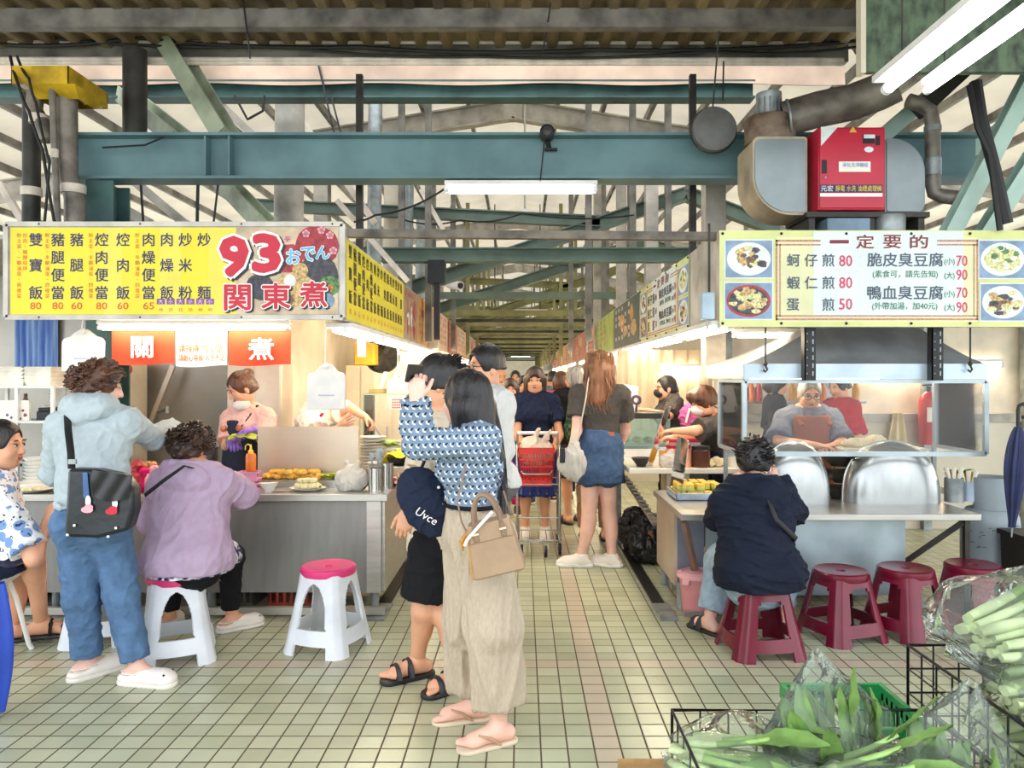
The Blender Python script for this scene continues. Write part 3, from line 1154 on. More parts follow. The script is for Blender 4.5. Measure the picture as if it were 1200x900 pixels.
for i in range(12):
 Y = 8.6 + 3.1 * i
 mm = mat('frame_teal', '#66776a', .55, 0, .15, 3) if i < 2 else MATS.olive
 mb = MB()
 mb.ibeam((-1.6, Y + .3, 2.42 + .05 * (i % 2)), (1.9, Y + .3, 3.62), .14, .16, .015)
 mb.ibeam((1.9, Y + .3, 3.62), (3.0, Y + .3, 3.2), .14, .16, .015)
 mb.ibeam((-3.2, Y + .3, 3.5), (.9, Y + .3, 3.3), .12, .13, .015)
 struct(mb, 'beam_gable', mm)
 if i:
  beam('beam_aisle_tie', mm, ('b', (-1.7, Y - .2, 2.72), (2.0, Y - .2, 2.72), .1, .1))
  beam('beam_aisle_tie', MATS.dark_steel, ('b', (-1.5, Y + 1.2, 2.45), (1.7, Y + 1.2, 2.45), .05, .05))
 for x in (-1.35, -1.05, .75, 1.25, 1.65):
  beam('column_stall', MATS.grey_steel if i < 2 or x in (-1.35, 1.65) else mm, ('b', (x, Y + .1 * (x > 0), 1.9), (x, Y + .1 * (x > 0), roofz(x) - .2), .07, .07))
# round and square uprights seen between the signs
for px, Y, r, y0, y1, m in ((338, 6.9, .13, 110, 290, 'pale_steel'), (438, 7.6, .07, 112, 330, 'galv'), (477, 8.8, .06, 214, 340, 'galv'), (458, 9.2, .1, 214, 350, 'beige_panel'),
       (493, 10.4, .08, 240, 350, 'galv')):
 beam('column_pipe', MATS[m], ('t', [at(px, y1, Y), at(px + 2, y0, Y)], r, 16))
for px, Y, w in ((763, 8.7, .14), (728, 10.6, .13), (836, 6.2, .16), (700, 12.5, .12), (930, 6.1, .16)):
 beam('column_post', MATS.pale_steel, ('b', at(px, 440, Y), at(px, 170, Y), w, w))
for p0, p1, w in ((at(90, 215, 6.2), at(175, 262, 6.2), .08), (at(160, 215, 6.9), at(262, 300, 6.9), .07), (at(395, 235, 7.2), at(478, 330, 7.2), .05), (at(345, 130, 7.4), at(440, 262, 7.4), .06),
                  (at(230, 95, 8), at(330, 190, 8), .07), (at(493, 222, 8.6), at(520, 270, 8.6), .05), (at(0, 215, 6.4), at(30, 265, 6.4), .05)):
 beam('beam_diagonal', MATS.conduit if w < .07 else MATS.pale_steel, ('b', p0, p1, w, w))
# green struts at the upper right
for p0, p1, w, m in ((at(1112, 275, 4.9), at(1235, 40, 4.9), .11, 'sage'), (at(1150, 280, 5.1), at(1290, 60, 5.1), .12, 'sage'), (at(1028, 165, 5.4), at(1150, 60, 5.4), .13, 'sage'),
                     (at(1098, 205, 5.8), at(1215, 120, 5.8), .12, 'sage')):
 beam('beam_strut', mat('strut_green', '#b5cfc4', .5, 0, .1, 3), ('i', p0, p1, .1, w, .014, 0, (0, 1, 0)))
beam('beam_strut', MATS.dark_steel, ('b', at(1075, 130, 5.2), at(1210, 5, 5.2), .1, .12))
beam('column_front', MATS.teal_dark, ('i', at(968, 290, 5.9), at(968, 168, 5.9), .22, .2, .02, 0, (0, 1, 0)))
beam('beam_side', MATS.teal_dark, ('b', at(1040, 190, 5.75), at(1135, 190, 5.75), .15, .26))
beam('beam_side', mat('canopy_edge', '#8a9094', .5, .1, .2, 3), ('b', (2.3, 4.6, 3.6), (8, 4.6, 3.6), .2, .5))
# ------------------------------------------------------------------ stall walls
m_lw = mat('stall_wall_steel', '#a39d94', .36, .5, .12, 1.5)
struct(MB().box(-8, -2.16, 6.75, 6.85, 0, 2.6), 'wall_left_back', m_lw)
struct(MB().box(-2.16, -2.1, 6.75, 9.2, 0, 2.6), 'wall_left_return', MATS.beige_panel)
struct(MB().box(-2.1, -1.0, 9.2, 9.3, 0, 2.3), 'wall_left_rear', MATS.beige_panel)
struct(MB().box(-8, -1.2, 4.95, 9.2, 2.39, 2.42), 'ceiling_left_stall', mat('stall_ceiling', '#b9b0a2', .6))
mb = MB()
mb.box(1.9, 8, 7.6, 7.7, 0, 1.06)
struct(mb, 'wall_right_back', mat('cream_panel', '#d9d0bd', .45, 0, .05, 2))
struct(MB().box(1.9, 8, 7.56, 7.72, 1.06, 1.14), 'trim_2', MATS.pale_steel)
struct(MB().box(1.9, 8, 7.64, 7.66, 1.14, 2.5), 'wall_right_upper', mat('plastic_sheet_wall', '#e9dcc4', .25, 0, .1, 3, bump=.4, bscale=5))
for x in (2.02, 3.0, 3.98, 4.96, 5.94):
 struct(MB().box(x - .04, x + .04, 7.53, 7.6, 0, 2.5), 'trim_3', MATS.galv)
struct(MB().box(1.25, 8, 5.0, 7.7, 2.39, 2.42), 'ceiling_right_stall', MATS.stall_ceiling)
struct(MB().grid(lambda u, v: (.98 + .95 * u, 7.95 + .025 * math.sin(u * 40) + .01 * math.sin(u * 90), .95 + .83 * v), 80, 2, thick=.004), 'wall_right_curtain', mat('curtain', '#f1e4cf', .25, 0, .05, 4, trans=.5))
for i in range(9):
 Y = 11 + 3.2 * i
 for sg, x0 in ((-1, -1.15), (1, 1.15)):
  mb = MB()
  a, b = sorted((x0 + sg * .15, x0 + sg * 3))
  mb.box(a, b, Y, Y + .06, 0, 2.3)
  struct(mb, 'wall_divider', MATS.beige_panel)
for sg in (-1, 1):
 a, b = sorted((sg * 4.1, sg * 4.2))
 struct(MB().box(a, b, 10, 45, 0, 2.4), 'wall_%s_hall' % ('left' if sg < 0 else 'right'), MATS.beige_panel)
struct(MB().box(-9, 9, 60, 60.2, 0, 6), 'wall_far', MATS.beige_panel)
# dark drains along the aisle
for nm, xa, xb in (('trim_4', -.95, -.87), ('trim_5', .86, .94)):
 struct(MB().box(xa, xb, 5.05, 40, 0.0, .012), nm, MATS.black)
 struct(MB().box(xa - .01, xb + .02, 4.72, 5.05, 0.0, .014), nm + '_cover', MATS.galv)
# ------------------------------------------------------------------ sign boards
class Face:
 """a flat board: u to the reader's right, v up, both 0..1"""
 def __init__(s, o, right, up, W, H):
  s.o, s.r, s.u, s.W, s.H = Vector(o), Vector(right).normalized(), Vector(up).normalized(), W, H
  s.n = s.r.cross(s.u)
 def p(s, u, v, d=0.0):
  return s.o + s.r * (u * s.W) + s.u * (v * s.H) + s.n * d
 def rect(s, mb, u0, u1, v0, v1, d, mi=0):
  return mb.add([s.p(u0, v0, d), s.p(u1, v0, d), s.p(u1, v1, d), s.p(u0, v1, d)], [(0, 1, 2, 3)], mi)
 def blob(s, mb, u, v, ru, rv, d, mi=0, n=18, jit=0.0, R=None, a0=0.0):
  pts = []
  for i in range(n):
   a = 2 * PI * i / n + a0
   q = 1 + (R.uniform(-jit, jit) if R else 0)
   pts.append(s.p(u + ru * q * math.cos(a), v + rv * q * math.sin(a), d))
  return mb.add(pts, [tuple(range(n))], mi)
 def t(s, mb, body, u, v, em=None, w=None, h=None, d=.004, halo=0.0, mi=0, res=2):
  return text(mb, body, s.p(u, v), em=em, w=w, h=h, right=s.r, up=s.u, halo=halo, lift=d, mi=mi, res=res)
 def back(s, mb, depth, mi=0):
  """the board's own thickness behind its face"""
  a = [s.p(0, 0), s.p(1, 0), s.p(1, 1), s.p(0, 1)]
  b = [q - s.n * depth for q in a]
  return mb.add(a + b, [(0, 1, 2, 3), (7, 6, 5, 4), (0, 4, 5, 1), (1, 5, 6, 2), (2, 6, 7, 3), (3, 7, 4, 0)], mi)
 def frame(s, mb, w, d, mi=0):
  c = [s.p(0, 0), s.p(1, 0), s.p(1, 1), s.p(0, 1)]
  for i in range(4):
   mb.bar(c[i], c[(i + 1) % 4], d, w, mi, up=s.r if i % 2 else s.u)
  return mb
mat('sign_yellow', '#e9d71e', .4, 0, .03, 3)
mat('sign_cream', '#cdb798', .45, 0, .15, 8)
mat('sign_lime', '#d3d68f', .45, 0, .06, 4)
mat('sign_pale', '#d9e4e2', .45, 0, .04, 3)
mat('photo_blue', '#7f97b4', .45, 0, .15, 9)
mat('photo_white', '#dfe3e4', .45, 0, .06, 9)
mat('photo_tan', '#c9a76f', .5, 0, .3, 60)
mat('photo_brown', '#7a5a45', .5, 0, .3, 60)
mat('photo_dark', '#43424a', .5, 0, .3, 40)
mat('photo_red', '#a8323c', .5, 0, .2, 20)
mat('photo_green', '#5f8448', .5, 0, .3, 50)
mat('photo_pink', '#f0a5b0', .5, 0, .1, 20)
mat('sky_blue', '#62b5e0', .5, 0, .05)
mat('sign_frame', '#c6bfb6', .5, .1, .12, 6)
def layered(parent, F_, items, layers):
 """lettering printed in outline layers: (name, material, bold, lift, dx, dy)"""
 for nm, m, bold, d, dx, dy in layers:
  mb = MB()
  for body, u, v, w, h in items:
   F_.t(mb, body, u + dx, v + dy, w=w, h=h, halo=bold, d=d)
  mb.build(nm, MATS[m], parent)
# the yellow front sign: 8..402 by 263..372 in the photograph, 4.8 m away
YS = 4.8
def SF(px, py):
 return ((px - 8) / 394.0, 1 - (py - 263) / 109.0)
FA = Face(at(8, 372, YS), (1, 0, 0), (0, 0, 1), 394 * YS / F, 109 * YS / F)
sg = T('menu_sign', 'yellow menu sign board with big red 93 above the tube-lit counter', 'sign', FA.p(.5, 0, -.05))
mb = MB()
FA.back(mb, .16)
mb.build('board', MATS.sign_frame, sg)
mb = MB()
FA.frame(mb, .03, .03)
mb.build('frame', MATS.sign_frame, sg)
mb = MB()
FA.rect(mb, .012, .682, .03, .965, .004)
mb.build('yellow_panel', MATS.sign_yellow, sg)
mb = MB()
for u0, u1 in ((.29, .345), (.455, .52), (.60, .683)):
 FA.rect(mb, u0, u1, .03, .965, .0046)
mb.build('pale_band', mat('sign_yellow_pale', '#e6d84a', .4, 0, .03), sg)
mb = MB()
FA.rect(mb, .682, .985, .03, .965, .004, 0)
R_ = random.Random(4)
def fb(px, py, r, d, mi, jit=.05, sq=1.0):
 u, v = SF(px, py)
 FA.blob(mb, u, v, r / 394, r * sq / 109, d, mi, 20, jit, R_)
fb(372, 288, 26, .0045, 3, .04, .9); fb(338, 303, 17, .005, 3); fb(372, 325, 25, .005, 2, .05, 1.1); fb(305, 336, 16, .0055, 2); fb(345, 340, 24, .0058, 1, .05, .85); fb(386, 335, 12, .006, 5); fb(375, 352, 18, .0062, 6, .05, .6)
fb(352, 317, 9, .0064, 1); fb(331, 352, 14, .0066, 4, .05, .6); fb(340, 329, 7, .0068, 7)
mb.build('food_photo', [MATS.sign_cream, MATS.photo_tan, MATS.photo_dark, MATS.photo_red, MATS.photo_brown, MATS.photo_green, MATS.photo_blue, MATS.photo_white], sg)
mb = MB()
for px, py, mi in ((359, 274, 0), (387, 276, 0), (391, 294, 0), (386, 338, 1), (337, 280, 0), (377, 270, 0)):
 u, v = SF(px, py)
 for i in range(5):
  a = 2 * PI * i / 5 + .3
  FA.blob(mb, u + 2.6 / 394 * math.cos(a), v + 2.6 / 109 * math.sin(a), 2.2 / 394, 2.2 / 109, .008, mi, 8)
mb.build('flower_print', [MATS.photo_pink, mat('photo_orange', '#e8843c')], sg)
em = 16.5 * YS / F
mb = MB()
cols = [(42.4, '雙寶飯', (281, 311, 343)), (68.3, '豬腿便當', (281, 301.8, 322.3, 343)), (90.5, '豬腿飯', (281, 311, 343)), (119.6, '焢肉便當', (281, 301.8, 322.3, 343)),
  (144.5, '焢肉飯', (281, 311, 343)), (174.6, '肉燥便當', (281, 301.8, 322.3, 343)), (196, '肉燥飯', (281, 311, 343)), (217.6, '炒米粉', (281, 311, 343)), (239.5, '炒麵', (281, 343))]
for x, s_, ys in cols:
 for ch, y in zip(s_, ys):
  FA.t(mb, ch, *SF(x, y), em=em, d=.006, halo=.014)
mb.build('menu_lettering', MATS.ink_navy, sg)
mb = MB()
for x, s_ in ((42.4, '80'), (68.3, '80'), (90.5, '60'), (119.6, '80'), (144.5, '60'), (174.6, '65')):
 FA.t(mb, s_, *SF(x, 358.5), em=.062, w=.068, d=.006, halo=.01)
for x, s_ in ((23, '附主菜、一顆滷蛋、兩樣菜'), (30, '控肉、豬腳綜拼'), (56, '附主菜、半顆滷蛋、四樣菜'), (107, '附主菜、半顆滷蛋、四樣菜'), (161.5, '附主菜、半顆滷蛋、四樣菜')):
 n = len(s_)
 for i, ch in enumerate(s_):
  FA.t(mb, ch, *SF(x, 276 + i * 71.0 / 11), em=.030, d=.006)
for i in range(6):
 FA.t(mb, ('45', '35', '35', '50', '40', '40')[i], *SF(189 + 11.5 * i, 363), em=.028, d=.006)
mb.build('price_lettering', MATS.ink_orange, sg)
mb = MB()
for i in range(6):
 u, v = SF(189 + 11.5 * i, 353.5)
 FA.rect(mb, u - .012, u + .012, v - .03, v + .03, .0055)
mb.build('size_box', mat('size_purple', '#8a4a9c'), sg)
mb = MB()
for i in range(6):
 FA.t(mb, '大小'[i % 2], *SF(189 + 11.5 * i, 353.5), em=.028, d=.008)
mb.build('size_lettering', MATS.ink_white, sg)
def wh(w, h):
 return w * YS / F, h * YS / F
it = [('9', *SF(275, 301), *wh(29, 43)), ('3', *SF(313, 297), *wh(29, 41))]
layered(sg, FA, it, (('title_shadow', 'ink_black', .10, .009, .007, -.02), ('title_outline', 'ink_white', .10, .011, 0, 0), ('title_number', 'ink_red', .05, .013, 0, 0)))
it = [('関', *SF(279, 349), *wh(30, 29)), ('東', *SF(324, 347), *wh(33, 29)), ('煮', *SF(368, 345), *wh(31, 29))]
layered(sg, FA, it, (('title_shadow', 'ink_black', .07, .009, .005, -.015), ('title_outline', 'ink_white', .065, .011, 0, 0), ('title_lettering', 'ink_red', .026, .013, 0, 0)))
it = [('お', *SF(344.5, 301), *wh(16, 17)), ('で', *SF(361.5, 298), *wh(16, 16)), ('ん', *SF(379, 296), *wh(16, 15))]
layered(sg, FA, it, (('title_outline', 'ink_white', .06, .011, 0, 0), ('title_kana', 'sky_blue', .02, .013, 0, 0)))
mb = MB()
for u in (.1, .4, .7, .97):
 for v in (.0, 1.0):
  mb.ell(FA.p(u, v, .016), (.006, .004, .006))
mb.build('frame_screw', MATS.black, sg)
# right-hand menu design, used on the front board and again on the first board along the aisle
def menu93(Fc, root, res=2, bold=.014):
 def C(x, y):
  return ((x - 5) / 1195.0, 1 - (y - 36) / 366.0)
 sx, sy = Fc.W / 1195.0, Fc.H / 366.0
 mb = MB()
 Fc.rect(mb, 0, 1, 0, 1, .003)
 mb.build('yellow_border', MATS.sign_lime, root)
 mb = MB()
 a, b = C(225, 383), C(1003, 62)
 Fc.rect(mb, a[0], b[0], a[1], b[1], .004)
 mb.build('cream_field', mat('sign_field', '#e0dfb0', .45, 0, .08, 2), root)
 mb = MB()
 a, b = C(368, 360), C(948, 40)
 Fc.rect(mb, a[0], b[0], a[1], b[1], .005)
 mb.build('pale_field', MATS.sign_pale, root)
 mb = MB()
 for (x0, y0, x1, y1) in ((222, 72, 395, 80), (222, 88, 395, 94), (845, 72, 1003, 80), (845, 88, 1003, 94), (222, 358, 1003, 364), (222, 370, 1003, 377), (222, 72, 229, 377), (236, 88, 241, 364), (998, 72, 1005, 377), (986, 88, 991, 364)):
  a, b = C(x0, y1), C(x1, y0)
  Fc.rect(mb, a[0], b[0], a[1], b[1], .006)
 mb.build('red_border', mat('border_red', '#c08a72', .5, 0, .2, 90), root)
 R = random.Random(9)
 ml = [MATS.photo_blue, MATS.photo_white, MATS.photo_tan, MATS.photo_brown, MATS.photo_dark, MATS.photo_red, MATS.photo_green, mat('photo_omelette', '#d8d49a', .5, 0, .25, 70)]
 for k, (x0, y0, x1, y1) in enumerate(((28, 75, 208, 215), (26, 236, 208, 372), (1008, 76, 1188, 217), (1014, 240, 1188, 378))):
  mb = MB()
  a, b = C(x0, y1), C(x1, y0)
  Fc.rect(mb, a[0] - .004, b[0] + .004, a[1] - .012, b[1] + .012, .0055, 1)
  Fc.rect(mb, a[0], b[0], a[1], b[1], .006, 0)
  cu, cv = (a[0] + b[0]) / 2, (a[1] + b[1]) / 2
  ru, rv = (b[0] - a[0]) * .47, (b[1] - a[1]) * .45
  Fc.blob(mb, cu, cv, ru, rv, .0065, 5 if k == 1 else 1, 28)
  if k == 1:
   Fc.blob(mb, cu, cv, ru * .9, rv * .85, .0068, 4, 28)
  if k == 2:
   Fc.blob(mb, cu, cv, ru * .82, rv * .72, .0070, 7, 24, .08, R)
  for q in range(26 if k != 2 else 22):
   ang, rr = R.uniform(0, 6.28), math.sqrt(R.random()) * .72
   mi = {0: (2, 2, 7, 4, 3), 1: (2, 2, 7, 7), 2: (7, 6, 1, 7), 3: (2, 2, 3, 4, 7)}[k][q % (4 if k in (1, 2) else 5)]
   Fc.blob(mb, cu + ru * rr * math.cos(ang), cv + rv * rr * math.sin(ang), ru * R.uniform(.12, .26), rv * R.uniform(.12, .24), .0072 + q * .00004, mi, 7, .25, R)
  mb.build('food_photo', ml, root)
 e = 52 * sx
 mb = MB()
 for x, ch in ((290, '蚵'), (358, '仔'), (425, '煎')):
  Fc.t(mb, ch, *C(x, 150), em=e, d=.008, halo=bold, res=res)
 for x, ch in ((290, '蝦'), (358, '仁'), (425, '煎')):
  Fc.t(mb, ch, *C(x, 235), em=e, d=.008, halo=bold, res=res)
 for x, ch in ((288, '蛋'), (425, '煎')):
  Fc.t(mb, ch, *C(x, 318), em=e, d=.008, halo=bold, res=res)
 Fc.t(mb, '脆皮臭豆腐', *C(722, 148), w=292 * sx, h=52 * sy, d=.008, halo=bold, res=res)
 Fc.t(mb, '鴨血臭豆腐', *C(722, 273), w=292 * sx, h=52 * sy, d=.008, halo=bold, res=res)
 mb.build('dish_lettering', MATS.ink_slate, root)
 mb = MB()
 for y, s_ in ((152, '80'), (235, '80'), (316, '50')):
  Fc.t(mb, s_, *C(492, y), w=50 * sx, h=42 * sy, d=.008, halo=.01, res=res)
 for y, s_ in ((152, '70'), (205, '90'), (273, '70'), (328, '90')):
  Fc.t(mb, s_, *C(941, y), w=42 * sx, h=40 * sy, d=.008, halo=.006, res=res)
 mb.build('price_lettering', MATS.ink_pink, root)
 mb = MB()
 Fc.t(mb, '(素食可，請先告知)', *C(722, 204), w=252 * sx, h=32 * sy, d=.008, halo=.006, res=res)
 Fc.t(mb, '(外帶加湯，加40元)', *C(720, 325), w=252 * sx, h=32 * sy, d=.008, halo=.006, res=res)
 for y, s_ in ((156, '(小)'), (209, '(大)'), (279, '(小)'), (330, '(大)')):
  Fc.t(mb, s_, *C(893, y), w=40 * sx, h=30 * sy, d=.008, halo=.004, res=res)
 mb.build('note_lettering', MATS.ink_green, root)
 for nm, m, bo, d, dx in (('title_outline', 'ink_white', .04, .008, .002), ('title_lettering', 'ink_maroon', .016, .010, 0)):
  mb = MB()
  for x, ch, w, h in ((467, '一', 70, 10), (567, '定', 68, 52), (672, '要', 68, 50), (775, '的', 68, 50)):
   u, v = C(x, 80)
   Fc.t(mb, ch, u + dx, v - dx * 2, w=w * sx, h=h * sy, d=d, halo=bo, res=res)
  mb.build(nm, MATS[m], root)
 mb = MB()
 for u in (.01, .2, .41, .62, .81, .99):
  for v in (.035, .965):
   mb.ell(Fc.p(u, v, .006), (.009, .005, .009))
 mb.build('grommet', MATS.black, root)
YR = 4.72
FR = Face(at(843, 383, YR), (1, 0, 0), (0, 0, 1), 362 * YR / F, 113 * YR / F)
sg = T('menu_sign', 'pale green menu banner board facing out above the glass guard', 'sign', FR.p(.5, 0, -.05))
mb = MB()
FR.back(mb, .07)
mb.build('board', MATS.sign_frame, sg)
menu93(FR, sg)
# boards along both sides of the aisle
LS = [7.25, 8.13, 10.0, 11.5, 13.2, 15.2, 17.6, 20.5, 24, 28.5, 34]
XL = -1.12
f1 = Face((XL, 4.86, 1.858), (0, 1, 0), (0, 0, 1), 7.25 - 4.86, .53)
sg = T('menu_sign', 'long yellow menu board facing the aisle beside the 93 sign', 'sign', f1.p(.5, 0, -.05))
mb = MB()
f1.back(mb, .08)
mb.build('board', MATS.sign_frame, sg)
mb = MB()
f1.rect(mb, .004, .996, .02, .98, .004)
mb.build('yellow_panel', MATS.sign_yellow, sg)
mb = MB()
words = ['雙寶飯', '豬腿便當', '豬腿飯', '焢肉便當', '焢肉飯', '肉燥便當', '肉燥飯', '炒米粉', '炒麵', '焢肉飯', '豬腿飯', '肉燥飯', '炒米粉', '雙寶飯', '炒麵', '豬腿飯']
mp_ = MB()
for i, w_ in enumerate(words):
 u = .05 + i * .058
 n = len(w_)
 for q, ch in enumerate(w_):
  f1.t(mb, ch, u, .86 - q * (.55 / max(1, n - 1)), em=.095, d=.007, halo=.012, res=1)
 f1.t(mp_, ('80', '60', '65')[i % 3], u, .13, em=.06, d=.007, res=1)
mb.build('menu_lettering', MATS.ink_black, sg)
mp_.build('price_lettering', MATS.ink_orange, sg)
def side_sign(sgn, X, y0, y1, z0, z1, label, cols_, seed):
 """a printed board of dishes: ground colour, blobs of pictures and bars of illegible print"""
 R = random.Random(seed)
 if sgn < 0:
  f = Face((X, y0, z0), (0, 1, 0), (0, 0, 1), y1 - y0, z1 - z0)
 else:
  f = Face((X, y1, z0), (0, -1, 0), (0, 0, 1), y1 - y0, z1 - z0)
 s = T('stall_sign', label, 'sign', f.p(.5, 0, -.04), group=None)
 mb = MB()
 f.back(mb, .07)
 mb.build('board', MATS.sign_frame, s)
 mb = MB()
 f.rect(mb, .01, .99, .02, .98, .004, 0)
 for i in range(5):
  u, v = R.uniform(.12, .88), R.uniform(.2, .8)
  f.blob(mb, u, v, R.uniform(.05, .12), R.uniform(.1, .22), .0045 + i * .0004, 1 + i % 2, 12, .2, R)
 mb.build('print', [MATS[c] for c in cols_[:3]], s)
 mb = MB()
 for i in range(R.randint(4, 6)):
  u = .12 + .8 * i / 6
  for q in range(5):
   if R.random() < .75:
    v = .84 - q * .16
    for st in range(3):
     f.rect(mb, u - .03, u + .03, v + .03 * st, v + .03 * st + .014, .008)
    f.rect(mb, u - .006, u + .006, v - .01, v + .08, .0085)
 mb.build('print_mark', MATS[cols_[3]], s)
 return s
mat('sign_brown', '#a8866a', .45, 0, .2, 9)
mat('sign_orange', '#dc9a3e', .45, 0, .15, 9)
mat('sign_peach', '#e8bfa0', .45, 0, .1, 6)
mat('sign_green', '#a9bf52', .45, 0, .12, 4)
mat('sign_dark', '#46564c', .45, 0, .15, 6)
mat('sign_redprint', '#c25b45', .45, 0, .25, 9)
mat('sign_rose', '#cf8f7c', .45, 0, .2, 9)
lspec = [('brown printed board next after the long yellow menu board', ('sign_brown', 'photo_red', 'photo_white', 'ink_red')),
         ('orange board after the brown one on the yellow sign side', ('sign_orange', 'photo_brown', 'photo_tan', 'ink_red')),
         ('plain peach board after the orange one', ('sign_peach', 'sign_peach', 'sign_peach', 'ink_maroon')),
         ('terracotta board after the peach one', ('sign_redprint', 'sign_orange', 'photo_brown', 'ink_maroon')),
         ('second peach board further up the yellow sign side', ('sign_peach', 'photo_white', 'sign_peach', 'ink_maroon')),
         ('brown board beyond the second peach board', ('sign_brown', 'sign_peach', 'photo_brown', 'ink_maroon')),
         ('rose board deep in the hall on the yellow sign side', ('sign_rose', 'sign_peach', 'photo_red', 'ink_maroon')),
         ('red board deep in the hall past the rose one', ('sign_redprint', 'sign_peach', 'photo_red', 'ink_white')),
         ('cream board second to last on the yellow sign side', ('sign_cream', 'sign_peach', 'photo_red', 'ink_maroon')),
         ('last small board far up the yellow sign side', ('sign_rose', 'sign_peach', 'photo_red', 'ink_maroon'))]
for i, (lb, cc) in enumerate(lspec):
 side_sign(-1, XL - .0, LS[i] + .02, LS[i + 1] - .02, 1.86, 2.38, lb, cc, 20 + i)
RS = [5.58, 7.94, 10.2, 12.5, 14.8, 18.4, 21.7, 26.5, 31, 37, 44]
XR = 1.22
f2 = Face((XR, 7.92, 1.855), (0, -1, 0), (0, 0, 1), 7.92 - 5.6, .54)
sg = T('menu_sign', 'mustard menu board with corner food photos facing the aisle', 'sign', f2.p(.5, 0, -.05))
mb = MB()
f2.back(mb, .07)
mb.build('board', MATS.sign_frame, sg)
menu93(f2, sg, 1, .022)
rspec = [('dark green board with skewers next to the mustard menu board', ('sign_dark', 'photo_tan', 'sign_orange', 'ink_white')),
         ('bright green board with red print beyond the skewer board', ('sign_green', 'sign_green', 'sign_green', 'ink_red')),
         ('red food board beyond the bright green one', ('sign_redprint', 'sign_orange', 'photo_white', 'ink_white')),
         ('orange-red board with photos further along', ('sign_redprint', 'photo_tan', 'sign_rose', 'ink_maroon')),
         ('rose board after the orange-red one', ('sign_rose', 'photo_tan', 'photo_white', 'ink_maroon')),
         ('yellow-brown board after the rose one', ('sign_orange', 'photo_tan', 'photo_white', 'ink_red')),
         ('scarlet lettered board far up the mustard sign side', ('sign_peach', 'photo_red', 'photo_red', 'ink_red')),
         ('grey-brown board third from the far end', ('sign_brown', 'sign_peach', 'photo_white', 'ink_maroon')),
         ('last cream board at the far end of the hall', ('sign_cream', 'sign_peach', 'photo_white', 'ink_maroon'))]
for i, (lb, cc) in enumerate(rspec):
 side_sign(1, XR, RS[i + 1] + .02, RS[i + 2] - .02, 1.855, 2.40, lb, cc, 50 + i)
mb = MB()
mb.box(XR + .0, XR + .05, 4.78, 5.56, 1.85, 2.40)
sp_ = mb.build('side_panel', MATS.pale_steel)
tag(sp_, 'bare grey sheet panel closing the corner between the two menu boards', 'panel')
t = T('switch_box', 'pale blue-grey switch box on the corner post beside the green menu banner', 'switch box', at(829, 375, 4.8))
mb = MB()
mb.box(gx(821, 4.74), gx(836, 4.74), 4.70, 4.78, gz(375, 4.74), gz(343, 4.74))
mb.build('case', mat('switch_case', '#a7bccb', .4), t, bevel=.008)
mb = MB()
mb.tube([at(831, 343, 4.74), at(831, 262, 4.74)], .008, 8)
mb.build('conduit_pipe', MATS.dark_steel, t)
mb = MB()
mb.tube([at(829, 375, 4.74), at(829, 386, 4.74)], .009, 8)
mb.build('gland', MATS.galv, t)
# ------------------------------------------------------------------ fluorescent lamps
def tube_lamp(label, p0, p1, glowm='tube_warm', house=.05, r=.014, n=1, group=None, lit=True, up=(0, 0, 1), gap=.07, hang=None):
 p0, p1 = Vector(p0), Vector(p1)
 d = (p1 - p0).normalized()
 u = Vector(up)
 sd = d.cross(u).normalized()
 t = T('tube_light', label, 'lamp', (p0 + p1) / 2, group=group)
 mb = MB()
 mb.bar(p0 + u * (r + .022), p1 + u * (r + .022), house * n + (gap * (n - 1)), .03)
 mb.build('housing', MATS.white_paint, t, bevel=.004)
 if hang:
  for q in (.12, .88):
   mb = MB()
   a = p0.lerp(p1, q)
   mb.tube([a + u * .05, (a.x, a.y, hang)], .012 if hang > 4.5 else .004, 6)
   mb.build('hanger', MATS.dark_steel, t)
 for k in range(n):
  o = sd * ((k - (n - 1) / 2) * gap)
  mb = MB()
  mb.tube([p0 + o + d * .03, p1 + o - d * .03], r, 12)
  mb.build('tube', MATS[glowm if lit else 'tube_off'], t)
  for q in (p0 + o, p1 + o - d * .03):
   mb = MB()
   mb.tube([q, q + d * .03], r * 1.15, 12)
   mb.bar(q + d * .015, q + d * .015 + u * .03, .02, .02, up=d)
   mb.build('end_cap', MATS.plastic_white, t)
 return t
tube_lamp('long warm tube lamp under the yellow 93 sign', at(115, 384, 4.9), at(340, 384, 4.9))
for i in range(4):
 y0 = 4.95 + 1.35 * i
 tube_lamp('warm twin tube under the yellow aisle board, %s from the 93 sign' % ('first', 'second', 'third', 'fourth')[i], (XL - .06, y0, 1.80), (XL - .06, y0 + 1.22, 1.80), n=2)
 y0 = 4.75 + 1.4 * i
 tube_lamp('warm twin tube under the mustard menu board, %s from the corner panel' % ('first', 'second', 'third', 'fourth')[i], (XR + .03, y0, 1.80), (XR + .03, y0 + 1.25, 1.80), n=2)
for i in range(6):
 y0 = 10.6 + 3.6 * i
 for sgn, X in ((-1, XL - .06), (1, XR + .03)):
  tube_lamp('long warm tube light under the far stall boards', (X, y0, 1.80), (X, y0 + 2.4, 1.80), r=.022, group='tube lights under the far stall boards')
tube_lamp('cool twin tube lamp under the teal girder over the aisle', (gx(522, 5.55), 5.55, 2.85), (gx(699, 5.55), 5.55, 2.85), 'tube_cool', n=2, r=.016)
